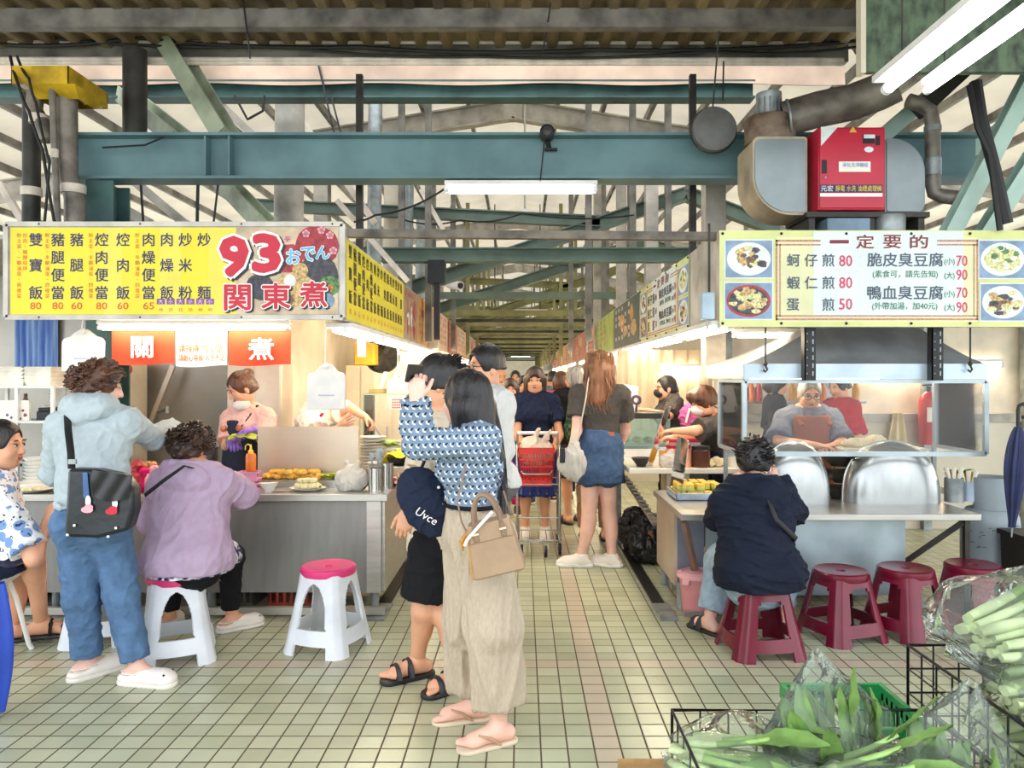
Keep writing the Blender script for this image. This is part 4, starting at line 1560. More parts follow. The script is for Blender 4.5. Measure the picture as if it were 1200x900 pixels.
for Y, lit, lb in ((16, 0, 'first unlit tube lamp hanging across the aisle'), (23, 0, 'second unlit tube lamp hanging across the aisle'), (31, 0, 'third unlit tube lamp hanging across the aisle'),
                   (39, 0, 'fourth unlit tube lamp hanging across the aisle'), (49, 1, 'small lit tube lamp at the far end of the hall')):
 tube_lamp(lb, (-.62 - .1, Y, 2.84), (.62 - .1, Y, 2.84), 'tube_cool', r=.05 if lit else .03, house=.14, lit=bool(lit), hang=5.1)
t = tube_lamp('big bright twin tube batten overhead by the dark board', (1.62, 3.42, 2.78), (1.62, 2.2, 2.78), 'tube_cool', r=.022, house=.13, hang=4.03)
t2 = tube_lamp('slimmer bright tube batten beside the big twin batten', (1.80, 3.42, 2.775), (1.80, 2.2, 2.775), 'tube_cool', r=.016, house=.05, hang=4.03)
tube_lamp('warm tube lamp behind the hood under the green banner', (1.52, 5.55, 1.80), (2.15, 5.55, 1.80), hang=2.39)
tube_lamp('warm tube lamp in front of the clear sheet wall', (3.35, 7.59, 1.62), (4.75, 7.59, 1.62), r=.022)
tube_lamp('short warm tube lamp on the crinkled curtain', (1.42, 7.90, 1.58), (1.92, 7.90, 1.58), r=.022)
tube_lamp('warm tube lamp hidden over the cooking hood interior', (1.7, 5.86, 1.50), (2.75, 5.86, 1.50), r=.014)
tube_lamp('warm tube lamp over the stall keeper in the pink tee', (-2.6, 5.9, 2.34), (-1.4, 5.9, 2.34), r=.022)
tube_lamp('warm tube lamp over the back cabinets past the food case', (-2.0, 7.8, 2.34), (-1.3, 7.8, 2.34), r=.022)
# ------------------------------------------------------------------ counters
CT = .765
t = T('serving_counter', 'stainless steel serving counter below the yellow 93 sign', 'counter', (-2.2, 5.2, 0))
mb = MB()
mb.box(-3.9, -.846, 4.82, 5.55, CT - .045, CT)
mb.box(-1.42, -.846, 5.55, 7.6, CT - .045, CT)
mb.build('worktop', MATS.steel, t, bevel=.004)
mb = MB()
mb.box(-3.9, -.90, 4.87, 4.89, .135, CT - .045)
mb.build('front_panel', MATS.steel_front, t)
mb = MB()
mb.box(-.90, -.875, 4.89, 7.55, .135, CT - .045)
mb.build('side_panel', MATS.steel, t)
mb = MB()
mb.box(-.985, -.895, 4.862, 4.875, .135, CT - .045)
mb.build('corner_strip', MATS.steel, t)
for x, y in ((-.95, 4.95), (-2.0, 4.95), (-3.0, 4.95), (-.95, 6.2), (-.95, 7.4)):
 mb = MB()
 mb.tube([(x, y, 0.0), (x, y, .14)], .027, 14)
 mb.build('leg', MATS.galv, t)
mb = MB()
mb.box(-3.8, -.86, 4.78, 4.82, .02, .065)
mb.build('foot_rail', MATS.steel, t)
mb = MB()
mb.box(-3.8, -.95, 5.3, 5.34, .02, .12)
mb.build('back_rail', MATS.dark_steel, t)
# crates under the counter
for x, m, lb in ((-1.45, 'crate_red', 'red crate tucked under the counter behind the free stool'), (-1.95, 'crate_grey', 'grey crate under the counter behind the lavender sitter'), (-3.05, 'crate_grey', 'grey crate under the counter by the printed shirt man')):
 mat('crate_red', '#9c3a2a', .5)
 mat('crate_grey', '#4b4a48', .5)
 mb = MB()
 mb.box(x - .2, x + .2, 5.0, 5.28, .0, .03)
 for q in range(9):
  xx = x - .19 + q * .0475
  mb.box(xx - .008, xx + .008, 4.99, 5.0, .02, .12)
 for zz in (.02, .105):
  mb.box(x - .2, x + .2, 4.985, 5.0, zz, zz + .015)
 mb.box(x - .2, x - .19, 4.99, 5.28, .02, .12)
 mb.box(x + .19, x + .2, 4.99, 5.28, .02, .12)
 o = mb.build('crate', MATS[m])
 tag(o, lb, 'crate')
# right counter with slanted end
RT = .665
t = T('cooking_counter', 'low stainless cooking counter below the glass guard', 'counter', (1.9, 5.2, 0))
mb = MB()
mb.box(.97, 2.80, 4.68, 5.68, RT - .04, RT)
mb.build('worktop', MATS.steel, t, bevel=.004)
mb = MB()
mb.box(1.18, 2.46, 4.93, 4.95, .10, RT - .04)
mb.build('front_panel', MATS.steel_blue, t)
mb = MB()
mb.box(.985, 1.005, 4.98, 5.62, .15, RT - .04)
mb.build('end_panel', MATS.steel_warm, t)
mb = MB()
mb.prism([(0, 0), (.19, 0), (.19, .47), (.02, .47)], (.99, 4.985, .15), (1, 0, 0), (0, 0, 1), -.02)
mb.build('corner_panel', mat('corner_blue', '#8d94a6', .4, .4, .1), t)
mb = MB()
mb.bar((1.0, 4.74, RT - .05), (1.14, 4.96, .14), .03, .05)
mb.build('slanted_edge', mat('edge_brown', '#8a6f62', .5, .2), t)
for x, y in ((1.03, 4.98), (1.03, 5.55), (2.42, 5.0), (2.42, 5.6)):
 mb = MB()
 mb.tube([(x, y, 0), (x, y, .17)], .03, 14)
 mb.build('leg', MATS.galv, t)
mb = MB()
mb.bar((2.48, 4.98, .30), (2.72, 4.74, RT - .06), .03, .035)
mb.bar((2.74, 4.74, .0), (2.74, 4.74, RT - .04), .03, .03)
mb.build('shelf_bracket', MATS.dark_steel, t)
mb = MB()
mb.box(1.03, 2.44, 5.3, 5.34, .03, .10)
mb.box(1.0, 1.2, 4.74, 4.78, .02, .05)
mb.build('foot_rail', MATS.steel, t)
# side counter along the aisle
t = T('condiment_counter', 'white-topped condiment counter along the aisle behind the tofu tray', 'counter', (1.1, 6.5, 0))
mb = MB()
mb.box(.82, 1.30, 5.88, 7.15, .76, .80)
mb.box(1.30, 1.70, 5.88, 6.06, .76, .80)
mb.build('worktop', mat('white_top', '#e8e2d4', .3, .1, .05, 3), t, bevel=.004)
mb = MB()
mb.box(1.12, 1.29, 5.95, 5.97, .40, .76)
mb.box(1.28, 1.30, 5.97, 7.1, .05, .76)
mb.build('panel', MATS.steel_warm, t)
mb = MB()
mb.tube([(1.2, 5.945, .66), (1.2, 5.95, .66)], .028, 14)
mb.build('socket_hole', MATS.black, t)
for x, y in ((.87, 7.05), (1.25, 6.0), (1.66, 6.0), (.87, 6.9)):
 mb = MB()
 mb.bar((x, y, 0), (x, y, .76), .035, .035)
 mb.build('leg', MATS.galv, t)
mb = MB()
mb.bar((.90, 6.75, .62), (1.0, 5.75, .40), .05, .02)
for i in range(12):
 q = i / 12
 mb.box(.902 + .1 * q - .03, .902 + .1 * q + .03, 6.72 - q, 6.74 - q, .635 - .22 * q, .642 - .22 * q)
mb.build('slotted_brace', MATS.steel, t)
# ------------------------------------------------------------------ glass guard, hood, posts
t = T('glass_guard', 'clear guard box with steel frame standing over the cooking counter', 'glass guard', (2.2, 5.2, 1.0))
x0, x1, y0, y1, z0, z1 = gx(872, 4.9), gx(1155, 4.9), 4.9, 5.5, 1.01, 1.475
mb = MB()
for zz in (z0, z1):
 mb.bar((x0, y0, zz), (x1, y0, zz), .028, .028)
 mb.bar((x0, y0, zz), (x0, y1, zz), .022, .022)
 mb.bar((x1, y0, zz), (x1, y1, zz), .022, .022)
for x in (x0, x1):
 for y in (y0, y1):
  mb.bar((x, y, z0), (x, y, z1), .028, .028)
mb.build('frame', MATS.steel_blue, t)
for nm, a in (('front_pane', (x0, x1, y0 - .003, y0 + .003)), ('side_pane', (x0 - .003, x0 + .003, y0, y1)), ('side_pane', (x1 - .003, x1 + .003, y0, y1))):
 mb = MB()
 mb.box(a[0], a[1], a[2], a[3], z0, z1)
 mb.build(nm, MATS.glass, t)
mb = MB()
mb.box(x0 + .02, x1 + .02, 5.44, 5.48, z0 - .07, z0 - .04)
mb.build('rear_rail', MATS.galv, t)
for x in (x0 + .03, x1 - .03):
 mb = MB()
 mb.bar((x, 5.46, RT), (x, 5.46, z0), .025, .025)
 mb.build('support_leg', MATS.galv, t)
t = T('cooking_hood', 'tapered grey steel extraction hood above the glass guard', 'hood', (2.2, 5.3, 1.47))
mb = MB()
hx0, hx1 = x0 - .005, x1 - .01
zb0, zb1 = 1.49, 1.585
for (a, b) in (((hx0, 4.88), (hx1, 4.88)), ((hx0, 4.88), (hx0, 5.9)), ((hx1, 4.88), (hx1, 5.9)), ((hx0, 5.9), (hx1, 5.9))):
 mb.bar((a[0], a[1], (zb0 + zb1) / 2), (b[0], b[1], (zb0 + zb1) / 2), .015, zb1 - zb0)
mb.build('band', mat('hood_band', '#b6c6d2', .35, .4, .08, 4), t)
mb = MB()
def taper(u, v):
 n = 4
 e = v ** .75
 cx0, cx1 = hx0 + (gx(955, 5.2) - hx0) * e, hx1 + (gx(1080, 5.2) - hx1) * e
 cy0, cy1 = 4.88 + .35 * e, 5.9 - .3 * e
 zz = zb1 + (1.835 - zb1) * (v ** .9)
 q = u * 4 % 4
 i = int(min(q, 3.999))
 f = q - i
 c = [(cx0, cy0), (cx1, cy0), (cx1, cy1), (cx0, cy1)]
 a, b = c[i], c[(i + 1) % 4]
 return (a[0] + (b[0] - a[0]) * f, a[1] + (b[1] - a[1]) * f, zz)
mb.grid(taper, 32, 10)
mb.build('taper', mat('hood_grey', '#8b9197', .45, .3, .12, 5), t, ang=25)
mb = MB()
mb.box(gx(960, 5.25), gx(1075, 5.25), 5.25, 5.6, 1.83, 2.45)
mb.build('flue', MATS.galv, t)
for px, lb in ((951, 'black slotted angle post nearer the aisle holding the hood'), (1101, 'black slotted angle post further from the aisle holding the hood')):
 t = T('slotted_post', lb, 'post', at(px, 446, 4.78))
 mb = MB()
 w = .07
 xx = gx(px, 4.78)
 mb.box(xx - w / 2, xx + w / 2, 4.80, 4.806, gz(446, 4.8), gz(384, 4.8) + .1)
 mb.box(xx - w / 2, xx - w / 2 + .006, 4.80, 4.86, gz(446, 4.8), gz(384, 4.8) + .1)
 mb.build('angle', MATS.black, t)
 mb = MB()
 for i in range(7):
  z = gz(446, 4.8) + .03 + i * .05
  mb.box(xx + .012, xx + .020, 4.798, 4.800, z, z + .028)
  mb.box(xx - .022, xx - .017, 4.798, 4.800, z + .01, z + .018)
 mb.build('slot', MATS.galv, t)
for px, lb in ((897, 'thin hanging rod with hook at the aisle end of the hood'), (1137, 'thin hanging rod with hook at the far end of the hood')):
 mb = MB()
 a = at(px, 432, 4.84)
 mb.tube([at(px, 384, 4.84) + Vector((0, 0, .1)), a + Vector((0, 0, .02))], .006, 8)
 mb.tube([a + Vector((0, 0, .02)), a + Vector((.012, 0, -.005)), a + Vector((0, 0, -.02)), a + Vector((-.014, 0, -.008))], .007, 8)
 mb.ell(a + Vector((0, 0, .03)), (.014, .014, .014))
 o = mb.build('hanging_rod', MATS.dark_steel)
 tag(o, lb, 'rod')
# ------------------------------------------------------------------ plastic stools
mat('stool_red', '#70132d', .25, 0, .08, 6)
mat('stool_white', '#dfe3ea', .4, 0, .05, 7)
mat('stool_pink', '#e0397c', .35, 0, .08, 8)
def stool(name, label, loc, rz, h, rs, rb, mseat, mleg, arch, group, dish=.0):
 """four flared legs cut by arches, lower rails between them, and a round seat with a rim"""
 t = T(name, label, 'stool', (0, 0, 0), local=True)
 def prof(z):
  q = 1 - z / h
  return rs * .90 + (rb - rs * .90) * q ** 1.15
 def sq(a, z):
  k = .35 + .3 * (1 - z / h)
  r = prof(z)
  c = max(abs(math.cos(a)), abs(math.sin(a)))
  return r * ((1 - k) + k * min(1.28, 1 / c) )
 N = 192
 zz = [0, .02, .06, .10, .14, .17, .20, .23, .26, .29, .32, .345, .37, .39]
 zz = [z / .39 * (h - .035) for z in zz]
 top_z = h - .075
 def hole(a, z):
  d = ((a / (PI / 2)) % 1.0) - .0
  d = abs(d - .5) * (PI / 2)             # angle from the middle of a side
  w = .50
  if z < .055 * h / .4:
   return d < w
  if z < .125 * h / .4:
   return False
  if arch:
   lim = w * math.sqrt(max(0, 1 - max(0, (z - top_z * .62) / (top_z * .38)) ** 2))
  else:
   lim = w if z < top_z - .02 else w * .8 if z < top_z else 0
  return d < lim * (1 - .15 * z / h) and z < top_z
 zl = np.linspace(0, h - .03, 70)
 mb = MB()
 for wall, off in ((0, 0), (1, -.012)):
  base = len(mb.v)
  vs = []
  for z in zl:
   for k in range(N):
    a = 2 * PI * k / N + PI / 4
    r = sq(a - PI / 4 + PI / 4, z) + off
    gr_ = (abs(((k / N * 4) % 1.0) - .0))
    vs.append((r * math.cos(a), r * math.sin(a), z))
  fs = []
  for i in range(len(zl) - 1):
   for k in range(N):
    am = 2 * PI * (k + .5) / N
    if hole(am, (zl[i] + zl[i + 1]) / 2):
     continue
    f = (i * N + k, i * N + (k + 1) % N, (i + 1) * N + (k + 1) % N, (i + 1) * N + k)
    fs.append(f if not wall else tuple(reversed(f)))
  mb.add(vs, fs)
 # close the rims between the two walls
 n0 = len(zl) * N
 from collections import Counter
 cnt = Counter()
 half = [f for f in mb.f if f[0] < n0]
 for f in half:
  for q in range(4):
   e = (f[q], f[(q + 1) % 4])
   cnt[tuple(sorted(e))] += 1
 for f in half:
  for q in range(4):
   e = (f[q], f[(q + 1) % 4])
   if cnt[tuple(sorted(e))] == 1:
    mb.f.append((e[1], e[0], e[0] + n0, e[1] + n0))
    mb.m.append(0)
 mb.build('leg_frame', MATS[mleg], t, ang=50)
 mb = MB()
 mb.lathe([(rs * .98, h - .045), (rs * 1.02, h - .03), (rs * 1.0, h - .008), (rs * .93, h), (rs * .80, h - .004), (rs * .18, h - .007 - dish), (rs * .14, h - .016 - dish), (0, h - .016 - dish)], n=48)
 mb.lathe([(rs * .98, h - .045), (0, h - .05)], n=48, cap=False)
 mb.build('seat', MATS[mseat], t, ang=40)
 t.location = loc
 t.rotation_euler = (0, 0, rz)
 t['group'] = group
 return t
g1 = 'red plastic stools at the cooking counter'
s1 = stool('plastic_stool', 'red plastic stool under the person in the dark hooded top', (gx(890, 4.22), 4.22, 0), .12, .385, .155, .215, 'stool_red', 'stool_red', False, g1)
dup(s1, (gx(985, 4.46), 4.46, 0), .35, 'empty red stool next to the seated person in the hooded top')
dup(s1, (gx(1061, 4.52), 4.52, 0), .5, 'middle empty red stool between two other red stools')
dup(s1, (gx(1140, 4.60), 4.60, 0), .6, 'empty red stool in front of the grey gas cylinder')
g2 = 'white plastic stools with pink seats at the serving counter'
s2 = stool('plastic_stool', 'free white plastic stool with pink seat behind the couple', (gx(385, 4.28), 4.28, 0), -.32, .455, .15, .205, 'stool_pink', 'stool_white', True, g2)
dup(s2, (gx(207, 4.12), 4.12, 0), .42, 'white stool with pink seat under the lavender jacket sitter')
dup(s2, (gx(121, 4.42), 4.42, 0), .2, 'white stool with pink seat half hidden behind the blue jeans')
t = T('tubular_stool', 'stool with white tubular legs under the man in the printed shirt', 'stool', (gx(-18, 4.12), 4.12, 0))
mb = MB()
c = Vector((gx(-18, 4.12), 4.12, 0))
mb.lathe([(0, .41), (.15, .41), (.165, .425), (.16, .445), (0, .45)], c, 32)
mb.build('seat', MATS.plastic_white, t)
for a in (.6, 2.2, 3.8, 5.4):
 mb = MB()
 d = Vector((math.cos(a), math.sin(a), 0))
 mb.tube([c + d * .1 + Vector((0, 0, .41)), c + d * .14 + Vector((0, 0, .3)), c + d * .2 + Vector((0, 0, .03)), c + d * .215 + Vector((0, 0, .0))], .013, 10)
 mb.build('leg', MATS.white_paint, t)
# ------------------------------------------------------------------ people
mat('skin', '#e6b598', .5, 0, .05, 9)
mat('skin_tan', '#c98f6c', .5, 0, .06, 9)
mat('skin_warm', '#e2a684', .5, 0, .05, 9)
mat('skin_pink', '#eab9a6', .5, 0, .06, 9)
mat('eye_white', '#efe8e0', .3)
mat('eye_dark', '#1d1512', .35)
mat('lip', '#b8625a', .4)
mat('lip_line', '#6e342e', .5)
def hairmat(n, c, c2):
 return mat(n, c, .42, 0, .3, 26, col2=c2, stretch=(1, 1, .15), bump=.4, bscale=120)
hairmat('hair_black', '#2a2526', '#0b090b')
hairmat('hair_brown', '#6a4330', '#2b1a13')
hairmat('hair_auburn', '#94603a', '#3c2318')
hairmat('hair_grey', '#b7b1aa', '#5f5852')
hairmat('hair_dark_brown', '#4a3328', '#17100d')
def fabric(n, c, var=.08, rough=.85, scale=14, bump=.25, bscale=260, **kw):
 return mat(n, c, rough, 0, var * .5, scale * 2, bump, bscale, spec=.2, **kw)
fabric('jacket_blue_grey', '#b3bfc4')
fabric('denim', '#587599', .22, scale=9)
fabric('denim_light', '#9db2c4', .15)
fabric('denim_dark', '#435a7c', .22, scale=9)
fabric('lavender', '#bba3be', .06)
fabric('navy', '#1f2740', .12)
fabric('navy_hood', '#1c2233', .1)
fabric('black_cloth', '#1a1a1e', .12)
fabric('charcoal', '#4c4845', .1)
fabric('pink_shirt', '#e2b4a8', .06)
fabric('apron_dark', '#2b3040', .1)
fabric('apron_brown', '#8d5647', .08)
fabric('shirt_white', '#d9d8d6', .05)
fabric('tee_cream', '#d9c9b2', .06)
fabric('grey_blue', '#6b7180', .12, scale=40)
fabric('coral', '#e08a72', .06)
fabric('hot_pink', '#d8246c', .06)
fabric('pink_top', '#d06a86', .06)
fabric('linen', '#bfae9a', .10, scale=60, stretch=(1, 1, .3))
fabric('royal', '#2c3f86', .12)
fabric('white_cream', '#ece2d2', .04)
fabric('red_cloth', '#b3293a', .06)
fabric('grey_trousers', '#6d6a68')
mat('glove_purple', '#8a63c4', .35, 0, .08, 9)
mat('mask_black', '#25252b', .7)
mat('mask_white', '#e6e2da', .7)
mat('mask_navy', '#34445f', .7)
mat('clog_white', '#ece4dc', .45, 0, .04, 6)
mat('sneaker_white', '#ece6dd', .5, 0, .05, 8)
mat('sole_white', '#f4efe6', .5)
mat('sandal_black', '#1f1e22', .5, 0, .1, 9)
mat('leather_black', '#16161b', .3, 0, .2, 6, bump=.3, bscale=14)
mat('strap_black', '#17171c', .6)
def seatpose(P, knees, ankles, toes):
 for sd, kn, an, t in zip('LR', knees, ankles, toes):
  P.legs_from(sd, kn, an, t)
def sandal(P, sd, m, kind='slide', sole=.02, name='sandal'):
 k, a, t = P.k, P.j['a' + sd], P.toe[sd]
 sx = Vector((t.y, -t.x, 0))
 up = Vector((0, 0, 1))
 b = Vector((a.x, a.y, P.z))
 S = Sdf()
 S.cone(b - t * .045 * k + up * .01, b + t * .14 * k + up * .01, .040 * k, .050 * k, .01)
 S.cut(b + up * sole, up).cut(b, -up)
 mb = MB()
 put(mb, S.mesh(.005))
 o = mb.build(name, m, P.root, ang=40)
 if kind == 'slide':
  for q, nm in ((.055, 'strap'), (.115, 'strap')):
   s = MB()
   hgt = .066 if q < .1 else .05
   pts = [b + t * q * k + sx * (.052 * k * math.cos(w)) + up * (sole + (hgt + .0) * k * math.sin(w)) for w in [PI * i / 10 for i in range(11)]]
   s.tube(pts, .018, 8, flat=.28)
   st = s.build(nm, m, o)
   u = MB()
   p = pts[3]
   u.obox(p + (p - b - t * q * k).normalized() * .006, (.022, .022, .006), Matrix((t, (pts[4] - pts[2]).normalized(), t.cross((pts[4] - pts[2]).normalized()))).transposed())
   u.build('buckle', MATS.dark_steel, st)
 elif kind == 'thong':
  s = MB()
  pb = b + t * .135 * k + up * (sole + .012)
  for sg in (-1, 1):
   s.tube([pb, b + t * .10 * k + sx * sg * .022 * k + up * (sole + .046 * k), b + t * .055 * k + sx * sg * .042 * k + up * (sole + .034 * k), b + t * .01 * k + sx * sg * .042 * k + up * (sole + .0)], [.004, .006, .006, .005], 8)
  s.build('thong_strap', MATS.thong, o)
 return o
mat('thong', '#b08a6a', .5)
mat('flipflop', '#d8c6ae', .6, 0, .06)
# --- woman in blue patterned cardigan holding up a phone
def motif_material():
 m = fabric('cardigan_motif', '#7c8fa6', .04)
 nt = m.node_tree
 L = nt.links.new
 b = nt.nodes['Principled BSDF']
 src = b.inputs['Base Color'].links[0].from_socket
 tc = nt.nodes.new('ShaderNodeTexCoord')
 mp = nt.nodes.new('ShaderNodeMapping')
 mp.inputs['Rotation'].default_value = (0, 0, .6)
 L(tc.outputs['Object'], mp.inputs[0])
 sp = nt.nodes.new('ShaderNodeSeparateXYZ')
 L(mp.outputs[0], sp.inputs[0])
 def M(op, a, c=None, d=None):
  n = nt.nodes.new('ShaderNodeMath')
  n.operation = op
  for i, v in enumerate((a, c, d)):
   if v is None:
    continue
   if isinstance(v, (int, float)):
    n.inputs[i].default_value = v
   else:
    L(v, n.inputs[i])
  return n.outputs[0]
 P = .033
 hx = M('ADD', sp.outputs[0], M('MULTIPLY', sp.outputs[1], .8))
 vz = M('DIVIDE', M('ADD', sp.outputs[2], 10), P * .9)
 row = M('FLOOR', vz)
 hu = M('ADD', M('DIVIDE', M('ADD', hx, 10), P), M('MULTIPLY', M('MODULO', row, 2), .5))
 du, dv = M('SUBTRACT', M('FRACT', hu), .5), M('SUBTRACT', M('FRACT', vz), .5)
 r = M('SQRT', M('ADD', M('MULTIPLY', du, du), M('MULTIPLY', dv, dv)))
 dark = M('LESS_THAN', M('ADD', M('ABSOLUTE', M('SUBTRACT', du, .08)), M('MULTIPLY', M('ABSOLUTE', M('SUBTRACT', dv, M('MULTIPLY', du, .6))), 1.6)), .30)
 white = M('MULTIPLY', M('LESS_THAN', r, .40), M('LESS_THAN', M('ADD', du, M('MULTIPLY', dv, .9)), -.14))
 mx = nt.nodes.new('ShaderNodeMix')
 mx.data_type = 'RGBA'
 L(white, mx.inputs[0])
 L(src, mx.inputs[6])
 mx.inputs[7].default_value = (*lin('#e4eaf2'), 1)
 m2 = nt.nodes.new('ShaderNodeMix')
 m2.data_type = 'RGBA'
 L(dark, m2.inputs[0])
 L(mx.outputs[2], m2.inputs[6])
 m2.inputs[7].default_value = (*lin('#1d2638'), 1)
 L(m2.outputs[2], b.inputs['Base Color'])
 return m
motif_material()
Yw = 3.2
P = Fig(gx(556, Yw), Yw, 1.55, -68, look=-62, girth=.92,
  pelvis=at(557, 622, 3.2), waist=at(554, 586, 3.2), chest=at(553, 545, 3.2), neck=at(550, 502, 3.2), head=at(546, 470, 3.2),
  sL=at(563, 518, 3.06), sR=at(548, 516, 3.36), eL=at(490, 522, 2.98), wL=at(487, 468, 2.93),
  eR=at(546, 566, 3.46), wR=at(556, 606, 3.40), hL=at(566, 632, 3.13), hR=at(550, 630, 3.27),
  kL=at(580, 735, 3.10), kR=at(552, 728, 3.28), aL=at(585, 838, 3.14), aR=at(555, 817, 3.36))
P.toe = {'L': Vector((-.9, -.42, 0)).normalized(), 'R': Vector((-.97, -.2, 0)).normalized()}
for sd, y in (('L', 3.14), ('R', 3.36)):
 P.j['a' + sd].z = .10
handpose(P, 'L', (.05, .1, 1), (.1, 1, 0), curl=1.05, spread=.03, thumb=.6, size=.95)
body(P, 'woman with long black hair in blue patterned cardigan holding up her phone', 'skin_pink', h=.008, feet='LR', toes=True, sole=.016)
top(P, MATS.cardigan_motif, 'cardigan', 2.0, (P.j['waist'].lerp(P.j['pelvis'], .12), P.j['pelvis'] - P.j['waist']), off=.022, puff=.012, wr=wrinkle(.006, 20, 2), h=.007, hips=True)
mb = MB()
c = P.j['waist'].lerp(P.j['pelvis'], .10)
fx = Vector((P.tf.x, P.tf.y, 0)).normalized()
mb.tube([c + Vector((0, 0, 0)) + fx * (.118 * math.sin(a)) + Vector((fx.y, -fx.x, 0)) * (.150 * math.cos(a)) for a in [2 * PI * i / 24 for i in range(25)]], .009, 8)
mb.build('hem_trim', MATS.black_cloth, P.root)
mb = MB()
wr_ = (P.j['wL'] - P.j['eL']).normalized()
mb.tube([P.j['wL'] - wr_ * .01 + wr_.orthogonal() * (.037 * math.cos(a)) + wr_.cross(wr_.orthogonal()) * (.037 * math.sin(a)) for a in [2 * PI * i / 16 for i in range(17)]], .008, 8)
mb.build('cuff_trim', MATS.black_cloth, P.root)
S = Sdf()
k = P.k
S.cone(P.j['waist'] + Vector((0, 0, .015)), P.j['pelvis'], .118, .152, .03, (fx, .78))
for sd in 'LR':
 S.ell(P.j['h' + sd] - fx * .05, (.092, .092, .1), None, .03)
S.cut(P.j['waist'] + Vector((0, 0, .02)), (0, 0, 1))
for sd in 'LR':
 S.group(.03)
 h_, kn, an = P.j['h' + sd], P.j['k' + sd], P.j['a' + sd]
 S.cone(h_, kn, .105, .105, .03)
 S.cone(kn, an + Vector((0, 0, .075 if sd == 'L' else .06)), .105, .112, .03, (Vector((P.toe[sd].y, -P.toe[sd].x, 0)), .78), True)
cloth(P, 'trousers', S, MATS.linen, .008, wrinkle(.009, 16, 8, (1, 1, .12)))
S = Sdf()
R = P.hm
S.ell(P.hp(0, -.012, .03), (.090, .108, .105), R, .02)
S.ell(P.hp(0, -.05, -.06), (.085, .07, .1), R, .04)
hd = P.hm @ Vector((0, 1, 0))
for dx, ln, rr in ((-.05, .0, .055), (0, .03, .06), (.05, .0, .055)):
 a = P.hp(dx, -.045, -.03)
 S.cone(a, P.j['neck'].lerp(P.j['chest'], .9) - P.tf * .105 + Vector((P.tf.y, -P.tf.x, 0)) * dx * 1.1 + Vector((0, 0, -ln)), rr * 1.15, rr * .62, .03)
S.cone(P.hp(-.075, -.0, -.02), P.hp(-.075, -.02, -.20), .03, .02, .03)
S.sub(P.hp(0, .105, -.05), (.07, .07, .12), R, .012)
nb, cb = P.j['neck'].copy(), P.j['chest'].copy()
sx_ = Vector((P.tf.y, -P.tf.x, 0))
def hl(u, t, ro, st):
 w = (u - .5) * 2
 p0 = P.hp(.088 * w, -.085 + .05 * abs(w), .06 - .03 * abs(w))
 p1 = P.hp(.098 * w, -.11 + .06 * abs(w), -.10)
 p2 = cb - P.tf * (.125 + .015 * ro) + sx_ * (.11 * w) + Vector((0, 0, -.06 - .07 * (math.sin(st) * .5 + .5)))
 q = p0 * (1 - t) ** 2 + p1 * 2 * t * (1 - t) + p2 * t * t
 return q + Vector((math.sin(st + t * 3), math.cos(st * 1.7 + t * 3), 0)) * .004
L1 = locks(hl, 90, 5, .0055, 10)
def hl2(u, t, ro, st):
 p0 = P.hp(.06, -.09, 0)
 p1 = P.hp(.10, -.16, -.2)
 p2 = at(588 + 8 * ro, 612 + 10 * math.sin(st), 3.12 + .05 * u)
 return p0 * (1 - t) ** 2 + p1 * 2 * t * (1 - t) + p2 * t * t + Vector((0, 0, 0)) + Vector((.012 * (u - .5), 0, 0))
L1.join(locks(hl2, 26, 9, .005, 10))
hair_build(P, S, MATS.hair_black, .006, strands(.005, 80, 3), L1)
for sd in 'LR':
 sandal(P, sd, MATS.flipflop, 'thong', .016, 'flip_flop')
PW = P
# --- man in black shorts beside her
P = Fig(gx(506, 3.8), 3.8, 1.68, -108, look=-98, girth=.95, fem=False, nod=4,
  pelvis=at(508, 632, 3.8), waist=at(508, 592, 3.8), chest=at(510, 545, 3.8), neck=at(512, 492, 3.8), head=at(512, 448, 3.8),
  sL=at(512, 508, 3.62), sR=at(512, 506, 3.99), eL=at(492, 566, 3.56), wL=at(478, 598, 3.52), eR=at(500, 570, 4.0), wR=at(482, 566, 3.9),
  hL=at(506, 640, 3.72), hR=at(512, 640, 3.88), kL=at(496, 715, 3.72), kR=at(522, 722, 3.72), aL=at(490, 772, 3.84), aR=at(536, 787, 3.7))
P.toe = {'L': Vector((-.85, -.5, 0)).normalized(), 'R': Vector((-.72, -.6, 0)).normalized()}
P.j['aL'].z = P.j['aR'].z = .10
handpose(P, 'L', (-.2, -.1, -1), (0, 1, 0), curl=.6, spread=.03)
body(P, 'black-haired man in cream tee and black shorts standing behind the cardigan woman', 'skin_warm', feet='LR', toes=True, sole=.022)
top(P, MATS.tee_cream, 'tee_shirt', .75, P.j['pelvis'].z - .05, off=.022, puff=.025, wr=wrinkle(.006, 16, 6, (1, 1, .4)))
pants(P, MATS.black_cloth, 'shorts', .80, .02, .04)
S = hair_cap(P, .016, True, -.03)
def spk(u, t, ro, st):
 a = u * 2 * PI
 q = P.hp(.06 * math.cos(a) * (.4 + .6 * abs(ro)), -.04 + .075 * math.sin(a) * (.4 + .6 * abs(ro)), .105 - .05 * abs(ro))
 d = (q - P.hp(0, -.01, .0)).normalized()
 return q + d * (.035 * t) - P.hm @ Vector((0, .02 * t, 0)) + Vector((math.sin(st), math.cos(st), 0)) * .012 * t
hair_build(P, S, MATS.hair_black, .006, strands(.006, 60, 8, (1, 1, .5)), locks(spk, 120, 3, .006, 4))
for sd in 'LR':
 sandal(P, sd, MATS.sandal_black, 'slide', .024)
